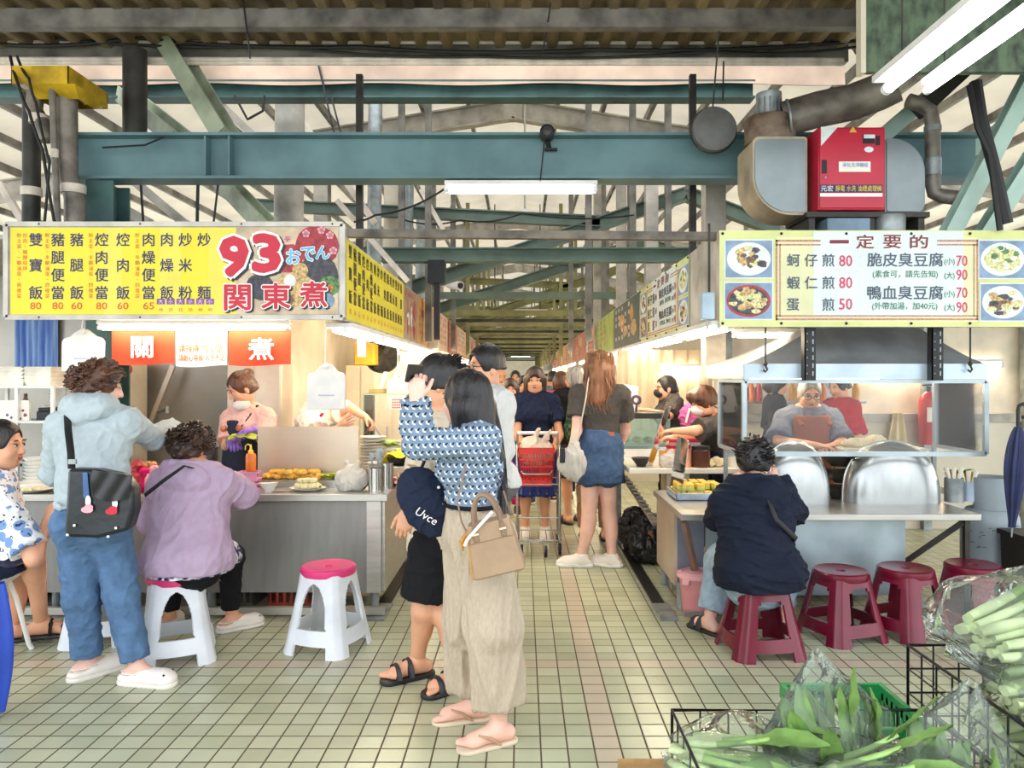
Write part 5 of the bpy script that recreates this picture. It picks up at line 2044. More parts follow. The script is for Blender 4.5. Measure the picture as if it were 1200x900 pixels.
# --- person in blue-grey hooded jacket leaning over the counter
P = Fig(gx(112, 3.9), 3.9, 1.62, 22, look=58, nod=12, girth=1.0,
  pelvis=at(110, 606, 3.86), waist=at(110, 562, 3.88), chest=at(111, 522, 3.93), neck=at(113, 478, 4.0), head=at(118, 453, 4.05),
  sL=at(75, 500, 3.92), sR=at(149, 496, 3.98), eL=at(66, 553, 4.02), wL=at(92, 560, 4.2), eR=at(178, 511, 4.24), wR=at(202, 503, 4.52),
  hL=at(92, 612, 3.84), hR=at(128, 612, 3.86), kL=at(96, 694, 3.84), kR=at(143, 694, 3.86), aL=at(103, 782, 3.9), aR=at(160, 782, 3.82))
P.toe = {'L': Vector((.5, .7, 0)).normalized(), 'R': Vector((1, -.15, 0)).normalized()}
for q in P.j.values():
 q.y -= .06
 q.x += .03
P.j['aL'].z = P.j['aR'].z = .095
handpose(P, 'R', (.5, .8, -.15), (0, 0, -1), curl=.5)
body(P, 'person in blue-grey hooded jacket and jeans leaning over the counter', 'skin_pink', feet='LR', sole=.02)
def hood1(S):
 j = P.j
 S.g[-1]['k'] = .006
 S.ell(j['neck'] - P.tf * .075 + Vector((0, 0, .01)), (.125, .09, .05), None, .02)
 S.cone(j['neck'] - P.tf * .12 - Vector((.07, 0, .02)), j['neck'] - P.tf * .155 - Vector((.03, 0, .085)), .06, .04, .03)
 S.cone(j['neck'] - P.tf * .12 + Vector((.07, 0, -.02)), j['neck'] - P.tf * .155 - Vector((.03, 0, .085)), .055, .04, .03)
top(P, MATS.jacket_blue_grey, 'hooded_jacket', 1.98, P.j['pelvis'].z + .075, off=.026, puff=.012, wr=wrinkle(.006, 15, 12, (1, 1, .7)), hood=hood1, h=.008)
pants(P, MATS.denim, 'jeans', 1.93, .016, .016, wrinkle(.0035, 24, 3, (1, 1, 1.3)))
S = Sdf()
S.ell(P.hp(0, -.018, .03), (.096, .108, .108), P.hm, .02)
S.ell(P.hp(0, -.06, -.035), (.088, .06, .07), P.hm, .04)
S.sub(P.hp(0, .115, -.04), (.07, .07, .10), P.hm, .012)
def crl(u, t, ro, st):
 a = st
 b = math.acos(1 - 1.35 * u) if u < 1 else 0
 d = Vector((math.sin(b) * math.cos(a), math.sin(b) * math.sin(a), math.cos(b)))
 if d.y > .55 and d.z < .5:
  d.y = -d.y
 q = P.hp(.095 * d.x, -.022 + .105 * d.y, .02 + .108 * d.z)
 return q + (P.hm @ d) * (.014 + .016 * math.sin(t * 7 + st)) + Vector((math.cos(t * 6 + st), math.sin(t * 6 + st * 2), -1.6 * t)) * .017
hair_build(P, S, MATS.hair_brown, .006, curls(.012, 60, 4), locks(crl, 190, 2, .0055, 7))
for sd in 'LR':
 clog(P, sd, MATS.clog_white)
PL = P
# --- seated woman in lavender jacket
P = Fig(gx(214, 4.06), 4.06, 1.52, 8, look=12, nod=22, girth=1.36,
  pelvis=at(214, 655, 4.06), waist=at(214, 625, 4.08), chest=at(215, 590, 4.13), neck=at(217, 552, 4.16), head=at(218, 525, 4.2),
  sL=at(184, 572, 4.14), sR=at(254, 570, 4.14), eL=at(172, 614, 4.24), wL=at(196, 594, 4.48), eR=at(280, 582, 4.26), wR=at(256, 566, 4.5),
  hL=at(198, 664, 4.06), hR=at(232, 662, 4.06))
seatpose(P, [at(198, 668, 4.46), at(264, 655, 4.40)], [at(192, 712, 4.50), at(266, 715, 4.48)], [(-.2, 1), (.75, .65)])
for q in P.j.values():
 q.y += .07
for q in ('pelvis', 'hL', 'hR'):
 P.j[q].z += .03
P.j['aL'].z = P.j['aR'].z = .10
handpose(P, 'R', (-.5, .55, .25), (-.3, 0, -1), curl=.7)
handpose(P, 'L', (.7, .5, 0), (0, 0, -1), curl=.5)
body(P, 'woman in lavender jacket with curly hair eating on a pink-topped stool', 'skin_warm', feet='LR', sole=.02)
def hood2(S):
 j = P.j
 S.ell(j['neck'] - P.tf * .07 + Vector((0, 0, -.02)), (.12, .06, .05), None, .03)
 S.g[-1]['k'] = .006
 S.ell(j['neck'] - P.tf * .125 + Vector((.03, 0, -.08)), (.13, .055, .085), None, .04)
top(P, MATS.lavender, 'jacket', 1.75, P.j['pelvis'].z - .095, off=.032, puff=.03, wr=wrinkle(.0055, 14, 22, (1, 1, .6)), hood=hood2, flare=.05)
pants(P, MATS.black_cloth, 'leggings', 1.9, .014, .0)
S = Sdf()
S.cone(P.j['pelvis'], P.j['pelvis'] + Vector((0, .0, -.115)), .19, .215, .02, (Vector((0, 1, 0)), .92), True)
for sd in 'LR':
 S.cone(P.j['h' + sd], P.j['h' + sd].lerp(P.j['k' + sd], .75), .11, .10, .03)
S.cut((0, 0, .445), (0, 0, -1))
cloth(P, 'skirt', S, mat('skirt_floral', '#e8e6f0', .8, 0, .1, 30, col2='#1f2350', sharp=True), .009)
S = Sdf()
S.ell(P.hp(0, -.015, .025), (.092, .104, .100), P.hm, .02)
S.ell(P.hp(0, -.055, -.03), (.086, .056, .062), P.hm, .04)
S.sub(P.hp(0, .115, -.04), (.07, .07, .10), P.hm, .012)
hair_build(P, S, MATS.hair_dark_brown, .0055, curls(.014, 70, 14), locks(crl, 200, 12, .005, 7))
for sd in 'LR':
 clog(P, sd, MATS.clog_white)
pts = [P.j['sL'] + Vector((-.03, -.02, -.16)), P.j['chest'] - P.tf * .175 + Vector((-.10, 0, .0)), P.j['neck'] - P.tf * .125 + Vector((.0, 0, -.02)), P.j['sR'].lerp(P.j['neck'], .6) + Vector((0, .0, .075))]
PLAV = P
# --- seated man in printed shirt at the table end
def print_material():
 m = fabric('shirt_print', '#f2f2f0', .03)
 nt = m.node_tree
 L = nt.links.new
 b = nt.nodes['Principled BSDF']
 tc = nt.nodes.new('ShaderNodeTexCoord')
 vo = nt.nodes.new('ShaderNodeTexVoronoi')
 vo.inputs['Scale'].default_value = 15
 L(tc.outputs['Object'], vo.inputs['Vector'])
 r1 = nt.nodes.new('ShaderNodeValToRGB')
 r1.color_ramp.interpolation = 'CONSTANT'
 r1.color_ramp.elements[0].color = (*lin('#7f9fd2'), 1)
 r1.color_ramp.elements[1].position = .40
 r1.color_ramp.elements[1].color = (*lin('#f1f1f2'), 1)
 L(vo.outputs['Distance'], r1.inputs[0])
 nz = nt.nodes.new('ShaderNodeTexNoise')
 nz.inputs['Scale'].default_value = 48
 L(tc.outputs['Object'], nz.inputs['Vector'])
 gt = nt.nodes.new('ShaderNodeMath')
 gt.operation = 'GREATER_THAN'
 gt.inputs[1].default_value = .64
 L(nz.outputs[0], gt.inputs[0])
 mx = nt.nodes.new('ShaderNodeMix')
 mx.data_type = 'RGBA'
 L(gt.outputs[0], mx.inputs[0])
 L(r1.outputs[0], mx.inputs[6])
 mx.inputs[7].default_value = (*lin('#232a40'), 1)
 L(mx.outputs[2], b.inputs['Base Color'])
print_material()
P = Fig(gx(-12, 4.1), 4.1, 1.68, 82, look=88, nod=4, girth=1.05, fem=False,
  pelvis=at(-22, 655, 4.12), waist=at(-20, 622, 4.12), chest=at(-12, 592, 4.1), neck=at(-6, 556, 4.08), head=at(3, 522, 4.06),
  sL=at(-10, 578, 4.27), sR=at(-4, 584, 3.92), eR=at(40, 655, 3.86), wR=at(55, 612, 4.02), eL=at(30, 640, 4.3), wL=at(62, 620, 4.34),
  hL=at(-14, 658, 4.22), hR=at(-14, 662, 4.04))
seatpose(P, [at(30, 655, 4.32), at(38, 640, 4.05)], [at(16, 722, 4.36), at(48, 712, 4.32)], [(.6, .3), (.85, .25)])
P.j['aL'].z, P.j['aR'].z = .095, .13
handpose(P, 'R', (.1, .4, .9), (.3, .6, 0), curl=.75)
body(P, 'man in blue and white printed shirt seated sideways at the counter', 'skin_warm', feet='LR', sole=.02, lift=(0, .035))
top(P, MATS.shirt_print, 'shirt', .85, P.j['pelvis'].z - .02, off=.02, puff=.025)
pants(P, MATS.navy, 'shorts', .7, .016, .02)
hair_build(P, hair_cap(P, .012, True, -.01), MATS.hair_black, .006, strands(.004, 70, 4, (1, 1, .6)))
for sd in 'LR':
 z_ = P.z
 P.z = .035 if sd == 'R' else 0
 sandal(P, sd, MATS.sandal_black, 'slide', .02)
 P.z = z_
PM = P
# --- seated person in dark hooded top
P = Fig(gx(886, 4.24), 4.24, 1.5, 0, look=-6, nod=6, girth=1.38, fem=True,
  pelvis=at(888, 664, 4.24), waist=at(886, 640, 4.25), chest=at(884, 606, 4.28), neck=at(882, 567, 4.33), head=at(881, 538, 4.36),
  sL=at(850, 590, 4.3), sR=at(918, 588, 4.3), eL=at(840, 608, 4.42), wL=at(856, 573, 4.56), eR=at(930, 600, 4.44), wR=at(911, 560, 4.55),
  hL=at(868, 668, 4.24), hR=at(908, 668, 4.24))
seatpose(P, [at(846, 655, 4.56), at(918, 655, 4.6)], [at(832, 722, 4.50), at(915, 708, 4.62)], [(-.5, .85), (.3, .9)])
P.j['aL'].z, P.j['aR'].z = .095, .095
handpose(P, 'R', (-.3, .25, .9), (-.8, .4, 0), curl=.55)
handpose(P, 'L', (.3, .4, .85), (.8, .3, 0), curl=.6)
body(P, 'person in dark navy hooded top seated on a red stool raising both hands', 'skin_pink', feet='LR', sole=.018)
def hood3(S):
 j = P.j
 S.ell(j['neck'] - P.tf * .075 + Vector((.01, 0, -.02)), (.125, .07, .055), None, .03)
 S.g[-1]['k'] = .006
 S.ell(j['neck'] - P.tf * .145 + Vector((.045, 0, -.085)), (.12, .06, .10), None, .03)
top(P, MATS.navy_hood, 'hooded_top', 1.96, P.j['pelvis'].z - .10, off=.03, puff=.014, wr=wrinkle(.007, 14, 31, (.7, .7, 1.5)), hood=hood3, flare=.04)
pants(P, MATS.denim_light, 'jeans', 1.88, .018, .025)
S = Sdf()
S.cone(P.j['pelvis'] + Vector((0, 0, -.04)), P.j['pelvis'] + Vector((0, .0, -.128)), .18, .178, .02, (Vector((0, 1, 0)), .86), True)
cloth(P, 'undershirt', S, fabric('undershirt', '#b9c6cf', .05), .01)
S = hair_cap(P, .022, True, -.07)
hair_build(P, S, MATS.hair_black, .0055, strands(.007, 60, 5, (1, 1, .4)), locks(crl, 90, 6, .005, 3))
for sd in 'LR':
 sandal(P, sd, MATS.sandal_black, 'slide', .018)
mb = MB()
pts = [P.j['sL'].lerp(P.j['neck'], .75) + Vector((0, -.02, .068)), P.j['neck'] - P.tf * .20 + Vector((.03, 0, -.10)), P.j['chest'] - P.tf * .205 + Vector((.06, 0, -.02)), P.j['chest'] - P.tf * .13 + Vector((.19, .0, -.12)), P.j['waist'] + Vector((.22, .05, -.0))]
mb.tube(pts, .014, 8, flat=.3)
mb.build('shoulder_strap', MATS.strap_black, P.root)
PH = P
# --- walkers in the aisle
def bob(P, m, low=-.12, th=.022, seed=1):
 S = hair_cap(P, th, False, low)
 k = P.k
 for sg in (-1, 1):
  S.cone(P.hp(sg * .078, .0, .02), P.hp(sg * .084, .005, low + .03), .032 * k, .026 * k, .03)
 S.cone(P.hp(0, .065, .095), P.hp(0, .09, .05), .045 * k, .02 * k, .03)
 S.sub(P.hp(0, .125, -.06), (.068 * k, .085 * k, .122 * k), P.hm, .012)
 return hair_build(P, S, m, .007, strands(.004, 70, seed))
Yc = 7.2
P = Fig(gx(627, Yc), Yc, 1.58, 180, look=184, nod=4, girth=1.05)
P.j['eR'], P.j['wR'] = at(606, 512, 7.05), at(630, 532, 6.82)
P.j['eL'], P.j['wL'] = at(656, 510, 7.1), at(648, 528, 6.82)
handpose(P, 'R', (.3, -.9, -.1), (0, 0, -1), curl=.9)
handpose(P, 'L', (-.3, -.9, -.1), (0, 0, -1), curl=.9)
body(P, 'woman in navy tee and blue skirt pushing a trolley up the aisle', 'skin_warm', h=.011, feet='LR', sole=.02)
top(P, MATS.navy, 'tee_shirt', .62, P.j['pelvis'].z + .02, off=.018, puff=.03)
S = Sdf()
S.cone(P.j['waist'], P.j['pelvis'] - Vector((0, 0, .08)), .135, .185, .03, (Vector((0, 1, 0)), .75))
S.cone(P.j['pelvis'] - Vector((0, 0, .08)), Vector((P.j['pelvis'].x, P.j['pelvis'].y, .40)), .185, .205, .03, (Vector((0, 1, 0)), .75), True)
S.cut(P.j['waist'], (0, 0, 1))
cloth(P, 'skirt', S, MATS.royal, .010, wrinkle(.010, 22, 8, (1, 1, .1)))
bob(P, MATS.hair_dark_brown)
for sd in 'LR':
 sneaker(P, sd, MATS.sneaker_white, MATS.sole_white)
mb = MB()
mb.tube([P.j['neck'] + Vector((.06, -.08, .02)), P.j['chest'] + Vector((.15, -.13, 0)), P.j['waist'] + Vector((.19, -.04, -.05))], .01, 6, flat=.3)
mb.build('shoulder_strap', MATS.strap_black, P.root)
PC = P
P = Fig(gx(703, 6.15), 6.15, 1.70, 12, look=16, girth=.98,
  eL=at(676, 505, 6.1), wL=at(668, 532, 5.95), eR=at(733, 505, 6.3), wR=at(728, 520, 6.5),
  hL=at(692, 552, 6.13), hR=at(712, 552, 6.15), kL=at(690, 608, 6.12), kR=at(714, 606, 6.16), aL=at(682, 651, 6.08), aR=at(717, 653, 6.08))
P.toe = {'L': Vector((-.9, .15, 0)).normalized(), 'R': Vector((-.7, .35, 0)).normalized()}
P.j['aL'].z = P.j['aR'].z = .10
handpose(P, 'L', (-.1, -.2, -1), (.3, .5, 0), curl=.8)
body(P, 'woman with wavy auburn hair in grey tee and short denim skirt', 'skin_pink', h=.009, feet='LR', sole=.02)
top(P, MATS.charcoal, 'tee_shirt', .62, P.j['waist'].z - .01, off=.016, puff=.025, wr=wrinkle(.004, 20, 3), hips=False)
S = Sdf()
S.cone(P.j['waist'] + Vector((0, 0, .02)), P.j['pelvis'], .128, .175, .03, (Vector((0, 1, 0)), .8))
S.cone(P.j['pelvis'], Vector((P.j['pelvis'].x, P.j['pelvis'].y - .02, .66)), .185, .195, .03, (Vector((0, 1, 0)), .8), True)
for sd in 'LR':
 S.ell(P.j['h' + sd] - P.tf * .058, (.108, .108, .12), None, .04)
S.cut(P.j['waist'] + Vector((0, 0, .02)), (0, 0, 1))
o = cloth(P, 'denim_skirt', S, MATS.denim_dark, .008, wrinkle(.004, 18, 8))
mb = MB()
mb.obox(P.j['waist'] + Vector((.075, -.118, -.01)), (.05, .012, .03), Matrix.Rotation(-.3, 3, 'Z'))
mb.build('waist_patch', mat('patch_tan', '#b8653f', .6), o)
S = Sdf()
k = P.k
S.ell(P.hp(0, -.015, .03), (.098 * k, .108 * k, .105 * k), P.hm, .02)
S.cone(P.hp(0, -.05, -.02), P.hp(.0, -.075, -.24), .095 * k, .075 * k, .05)
for sg in (-1, 1):
 S.cone(P.hp(sg * .07, -.02, 0), P.hp(sg * .085, -.06, -.2), .045 * k, .045 * k, .04)
S.sub(P.hp(0, .115, -.05), (.07, .075, .13), P.hm, .012)
def wav(u, t, ro, st):
 a = (u - .5) * 3.6
 p = P.hp(.10 * math.sin(a) * (1 + .15 * t), -.045 - .085 * math.cos(a) * (.8 + .25 * t), .06 - .36 * t + .05 * math.sin(st))
 return p + Vector((math.sin(t * 9 + st), math.cos(t * 9 + st * 1.3), 0)) * (.006 + .014 * t)
hair_build(P, S, MATS.hair_auburn, .0065, strands(.008, 55, 5, (1, 1, .5)), locks(wav, 110, 4, .008, 12))
for sd in 'LR':
 sneaker(P, sd, MATS.sneaker_white, MATS.sole_white)
PG = P
P = Fig(gx(573, 4.55), 4.55, 1.68, -112, look=-118, fem=False, girth=.95, nod=6, eL=at(590, 528, 4.4), wL=at(572, 555, 4.35), eR=at(560, 525, 4.8), wR=at(545, 545, 4.7))
body(P, 'man with glasses and lowered mask in white shirt behind the cardigan woman', 'skin_warm', h=.010, feet='LR', sole=.02)
def coll(S):
 S.ell(P.j['neck'] + Vector((0, 0, .01)), (.085, .085, .04), None, .02)
top(P, MATS.shirt_white, 'shirt', 1.9, P.j['pelvis'].z - .06, off=.026, puff=.02, wr=wrinkle(.008, 14, 3, (1, 1, .4)), hood=coll)
pants(P, MATS.grey_trousers, 'trousers', 1.93, .014, .02)
hair_build(P, hair_cap(P, .014, True, -.02), MATS.hair_black, .007, strands(.005, 60, 5))
for sd in 'LR':
 sneaker(P, sd, MATS.sandal_black, MATS.sole_white, name='shoe')
def mask(P, m, drop=0.0):
 k = P.k
 S = Sdf()
 S.ell(P.hp(0, .052, -.045 - drop), (.062 * k, .064 * k, .052 * k), P.hm, .02)
 S.cone(P.hp(0, .088, -.01 - drop), P.hp(0, .10, -.035 - drop), .016 * k, .02 * k, .03)
 S.cut(P.hp(0, .01, 0), P.hm @ Vector((0, -1, 0)))
 S.cut(P.hp(0, .1, -.004 - drop), P.hm @ Vector((0, .25, 1)))
 mb = MB()
 put(mb, S.mesh(.006))
 o = mb.build('face_mask', m, P.root, ang=60)
 mb = MB()
 for sg in (-1, 1):
  mb.tube([P.hp(sg * .058, .03, -.03 - drop), P.hp(sg * .076, .0, -.005), P.hp(sg * .08, -.02, -.01)], .0022, 5)
 mb.build('ear_loop', MATS.mask_white, o)
 return o
mask(P, MATS.mask_navy, .03)
def glasses(P, m='eye_dark'):
 mb = MB()
 k = P.k
 for sg in (-1, 1):
  mb.tube([P.hp(sg * .033 + .024 * math.cos(a), .100, .006 + .019 * math.sin(a)) for a in [2 * PI * i / 14 for i in range(15)]], .0022, 5)
  mb.tube([P.hp(sg * .057, .099, .012), P.hp(sg * .078, .02, .008)], .0022, 5)
 mb.tube([P.hp(-.01, .101, .008), P.hp(.01, .101, .008)], .0022, 5)
 return mb.build('glasses', MATS[m], P.root)
glasses(P)
P = Fig(gx(674, 7.9), 7.9, 1.60, -25, look=-40, fem=False, girth=1.02)
body(P, 'grey-haired person in black shirt beside the trolley', 'skin_warm', h=.012, feet='LR', sole=.02)
top(P, MATS.black_cloth, 'shirt', .9, P.j['pelvis'].z - .05, off=.03, puff=.03)
pants(P, MATS.charcoal, 'shorts', .95, .02, .03)
S = hair_cap(P, .02, True, -.07)
hair_build(P, S, MATS.hair_grey, .008, strands(.008, 45, 5, (1, 1, .6)))
for sd in 'LR':
 sandal(P, sd, MATS.sandal_black, 'slide', .018)
P = Fig(gx(697, 7.1), 7.1, 1.63, 8, look=-10)
body(P, 'long-haired woman in dark green checked top ahead of the denim skirt', 'skin_warm', h=.012, feet='LR', sole=.02)
def check_material():
 m = fabric('green_check', '#3d5a3f', .1)
 nt = m.node_tree
 b = nt.nodes['Principled BSDF']
 tc = nt.nodes.new('ShaderNodeTexCoord')
 ck = nt.nodes.new('ShaderNodeTexChecker')
 ck.inputs['Scale'].default_value = 28
 ck.inputs[1].default_value = (*lin('#2d4433'), 1)
 ck.inputs[2].default_value = (*lin('#4f6a4a'), 1)
 nt.links.new(tc.outputs['Object'], ck.inputs[0])
 nt.links.new(ck.outputs[0], b.inputs['Base Color'])
 return m
top(P, check_material(), 'shirt', 1.5, P.j['pelvis'].z - .06, off=.026, puff=.02)
pants(P, mat('tan_trousers', '#a5835f', .8), 'trousers', 1.92, .012, .01)
S = hair_cap(P, .02, True, -.08)
S.cone(P.hp(0, -.06, -.02), P.hp(0, -.09, -.26), .085, .06, .04)
hair_build(P, S, MATS.hair_black, .008, strands(.006, 50, 5))
for sd in 'LR':
 sandal(P, sd, MATS.sandal_black, 'slide', .018)
def walker(px, Y, ht, face, label, topm, legm, hairm, style='bob', fem=True, sleeve=.7, skirt=False, skin='skin_warm', girth=1.0):
 P = Fig(gx(px, Y), Y, ht, face, fem=fem, girth=girth)
 body(P, label, skin, h=.016, hh=.009, hand_h=.0055, feet='LR', sole=.02, group=None)
 top(P, MATS[topm], 'shirt', sleeve, P.j['pelvis'].z - .04, off=.024, puff=.02, h=.013)
 pants(P, MATS[legm], 'trousers', 1.9, .016, .02, h=.013)
 if style == 'bob':
  bob(P, MATS[hairm])
 elif style == 'short':
  hair_build(P, hair_cap(P, .015, True, -.03), MATS[hairm], .009)
 for sd in 'LR':
  sneaker(P, sd, MATS.sandal_black, MATS.sole_white, .01, 'shoe')
 return P
walker(598, 8.4, 1.47, 178, 'shopper in coral top and hot pink trousers behind the trolley', 'coral', 'hot_pink', 'hair_dark_brown')
walker(588, 10.6, 1.60, 175, 'bald man walking far down the aisle past the white shirt', 'white_cream', 'grey_trousers', 'hair_black', 'none', False)
walker(614, 9.2, 1.50, 182, 'shopper with dark fringe peeking past the trolley woman', 'coral', 'navy', 'hair_black')
walker(658, 9.3, 1.55, 2, 'shopper in rose pink top walking away behind the grey hair', 'pink_top', 'navy', 'hair_brown', 'bob')
walker(604, 13.0, 1.60, 180, 'small distant shopper in black between aisle heads', 'black_cloth', 'navy', 'hair_black', 'short', False)
walker(640, 15.0, 1.55, 178, 'small distant shopper in white at the middle of the hall', 'white_cream', 'navy', 'hair_black', 'short', True)
walker(648, 11.4, 1.58, 5, 'distant shopper in grey beside the sign row', 'grey_blue', 'charcoal', 'hair_black', 'short', False)
# --- stall keepers
P = Fig(gx(288, 5.75), 5.75, 1.56, -150, look=-128, nod=30, girth=1.0,
  neck=at(290, 478, 5.72), head=at(283, 455, 5.64), sR=at(270, 492, 5.76), sL=at(312, 490, 5.68), eR=at(266, 522, 5.62), wR=at(272, 514, 5.42), eL=at(312, 520, 5.55), wL=at(297, 503, 5.36))
handpose(P, 'R', (.3, -.7, -.2), (0, 0, -1), curl=.6)
handpose(P, 'L', (-.7, -.6, -.2), (0, 0, -1), curl=.6)
body(P, 'stall keeper with hair bun in pink tee, dark apron and purple gloves', 'skin_warm', h=.010, feet='LR', sole=.02)
top(P, MATS.pink_shirt, 'tee_shirt', .85, P.j['pelvis'].z, off=.018, puff=.02)
S = Sdf()
S.cone(P.j['chest'] + Vector((0, 0, .01)), P.j['pelvis'] - Vector((0, 0, .3)), .135, .18, .02, (P.tf, 1.16))
S.cut(P.j['chest'] + Vector((0, 0, .045)), (0, 0, 1))
S.cut(P.j['chest'] - P.tf * .02, -P.tf)
o = cloth(P, 'apron', S, MATS.apron_dark, .010)
mb = MB()
for sd in 'LR':
 mb.tube([P.j['chest'] + P.tf * .158 + (P.j['s' + sd] - P.j['neck']) * .42 + Vector((0, 0, .03)), P.j['s' + sd].lerp(P.j['neck'], .35) + Vector((0, 0, .07)) + P.tf * .03, P.j['s' + sd].lerp(P.j['neck'], .35) - P.tf * .06 + Vector((0, 0, .03))], .017, 8, flat=.35)
mb.build('apron_strap', MATS.apron_dark, o)
mb = MB()
for sd in 'LR':
 p = P.j['chest'] + P.tf * .168 + (P.j['s' + sd] - P.j['neck']) * .42 + Vector((0, 0, .03))
 mb.ell(p, (.022, .022, .022))
mb.build('strap_tab', MATS.patch_tan, o)
for sd in 'LR':
 mb = MB()
 q = hand_sdf(P, sd)
 V_, Q_ = q.mesh(.0042)
 mb2 = MB()
 w = P.j['w' + sd]
 fa = (w - P.j['e' + sd]).normalized()
 cc = V_.mean(0)
 put(mb, q.mesh(.0042, lambda p: np.full(len(p), .003)))
 mb.tube([w - fa * .09, w - fa * .03, w], [.034, .030, .028], 12)
 mb.build('glove', MATS.glove_purple, P.root, ang=70)
S = hair_cap(P, .014, True, -.06)
S.ell(P.hp(0, -.10, .07), .042, None, .015)
hair_build(P, S, MATS.hair_brown, .007, strands(.004, 70, 5, (1, .4, 1)))
mb = MB()
mb.obox(P.hp(-.0, .055, -.11), (.09, .05, .035), P.hm)
mask(P, MATS.mask_white, .06)
PV = P
P = Fig(gx(372, 5.95), 5.95, 1.58, 115, look=130, nod=15, girth=1.0, fem=False,
  neck=at(376, 478, 5.9), head=at(380, 452, 5.84), sR=at(362, 492, 5.76), sL=at(390, 488, 6.02), eR=at(376, 515, 5.62), wR=at(398, 500, 5.5), eL=at(412, 480, 5.8), wL=at(429, 489, 5.62))
handpose(P, 'L', (.6, -.3, -.45), (0, -.5, -1), curl=.8)
body(P, 'stall keeper in cream apron with red edging reaching out with tongs', 'skin_warm', h=.011, feet='LR', sole=.02, eyes=True)
top(P, MATS.white_cream, 'shirt', .6, P.j['pelvis'].z, off=.03, puff=.03, wr=wrinkle(.01, 14, 2))
mb = MB()
for dx in (0, .09):
 pts = [P.j['sR'] + Vector((.02 + dx, -.03, .05)), P.j['chest'] + Vector((-.075 + dx * 1.2, -.195, -.0)), P.j['waist'] + Vector((-.12 + dx, -.19, 0))]
 mb.tube(pts, .022, 8, flat=.3)
mb.build('red_edging', MATS.red_cloth, P.root)
pants(P, MATS.charcoal, 'trousers', 1.9, .014, .02)
hair_build(P, hair_cap(P, .015, True, -.03), MATS.hair_black, .008)
PT = P
P = Fig(gx(786, 7.4), 7.4, 1.56, -92, look=-98, nod=3, girth=.98, head=at(780, 455, 7.38), eL=at(784, 487, 7.12), wL=at(758, 481, 7.14), eR=at(772, 492, 7.5), wR=at(752, 480, 7.34))
handpose(P, 'L', (-1, 0, .1), (0, 0, -1), curl=.6)
handpose(P, 'R', (-1, 0, .1), (0, 0, -1), curl=.6)
body(P, 'stall keeper in black tee and black mask behind the glass food case', 'skin_warm', h=.011, feet='LR', sole=.02)
top(P, MATS.charcoal, 'tee_shirt', .9, P.j['pelvis'].z, off=.02, puff=.025)
pants(P, MATS.black_cloth, 'trousers', 1.9, .014, .02)
S = hair_cap(P, .013, True, -.05)
S.cone(P.hp(0, -.10, -.02), P.hp(0, -.13, -.16), .03, .018, .02)
hair_build(P, S, MATS.hair_black, .007, strands(.003, 70, 5))
mask(P, MATS.mask_black)
P = Fig(gx(845, 6.32), 6.32, 1.57, -82, look=-105, nod=18, girth=1.02, waist=at(846, 528, 6.32), chest=at(840, 507, 6.28), neck=at(835, 487, 6.22), head=at(824, 471, 6.16),
  sL=at(840, 497, 6.06), sR=at(834, 494, 6.40), eL=at(814, 505, 5.90), wL=at(788, 505, 5.95), eR=at(812, 514, 6.3), wR=at(790, 512, 6.2))
handpose(P, 'L', (-1, -.1, -.1), (0, 0, -1), curl=.5)
handpose(P, 'R', (-1, -.1, -.1), (0, 0, -1), curl=.5)
body(P, 'stall keeper with brown bowl cut and white mask reaching over the condiments', 'skin_warm', h=.010, feet='LR', sole=.02)
top(P, MATS.charcoal, 'tee_shirt', .8, P.j['pelvis'].z, off=.02, puff=.025)
pants(P, MATS.navy, 'trousers', 1.9, .014, .02)
S = hair_cap(P, .02, False, -.045)
S.cone(P.hp(-.05, .06, .06), P.hp(.05, .06, .06), .05, .05, .03)
S.sub(P.hp(0, .12, -.07), (.07, .085, .10), P.hm, .012)
hair_build(P, S, MATS.hair_brown, .006, strands(.005, 70, 15, (1, 1, .3)))
mask(P, MATS.mask_white)
P = Fig(gx(946, 5.95), 5.95, 1.56, 184, look=188, nod=22, girth=1.02, fem=False, neck=at(947, 482, 5.92), head=at(949, 461, 5.86), sL=at(976, 492, 5.95), sR=at(918, 492, 5.95),
  eL=at(986, 518, 5.82), wL=at(978, 521, 5.64), eR=at(912, 516, 5.82), wR=at(958, 522, 5.62))
handpose(P, 'L', (-.9, -.3, -.1), (0, 0, -1), curl=.5)
handpose(P, 'R', (.9, -.3, -.1), (0, 0, -1), curl=.5)
body(P, 'cook in grey tee and brown apron behind the glass guard', 'skin_warm', h=.010, feet='LR', sole=.02)
top(P, MATS.grey_blue, 'tee_shirt', .9, P.j['pelvis'].z, off=.024, puff=.03)
S = Sdf()
S.cone(P.j['chest'] + Vector((0, 0, .02)), P.j['pelvis'] - Vector((0, 0, .3)), .172, .20, .02, (Vector((0, 1, 0)), 1.0))
S.cut(P.j['chest'] + Vector((0, 0, .07)), (0, 0, 1))
S.cut(P.j['chest'] - P.tf * .01, -P.tf)
o = cloth(P, 'apron', S, MATS.apron_brown, .010)
mb = MB()
for sd in 'LR':
 mb.tube([P.j['chest'] + P.tf * .178 + (P.j['s' + sd] - P.j['neck']) * .55 + Vector((0, 0, .05)), P.j['s' + sd].lerp(P.j['neck'], .45) + Vector((0, 0, .075)) + P.tf * .03, P.j['s' + sd].lerp(P.j['neck'], .45) - P.tf * .07 + Vector((0, 0, .04))], .022, 8, flat=.35)
mb.build('apron_strap', MATS.apron_brown, o)
mb = MB()
mb.obox(P.j['chest'] + P.tf * .162 + Vector((-.02, 0, -.07)), (.05, .012, .05))
mb.build('apron_label', MATS.mask_white, o)
pants(P, MATS.navy, 'trousers', 1.9, .014, .02)
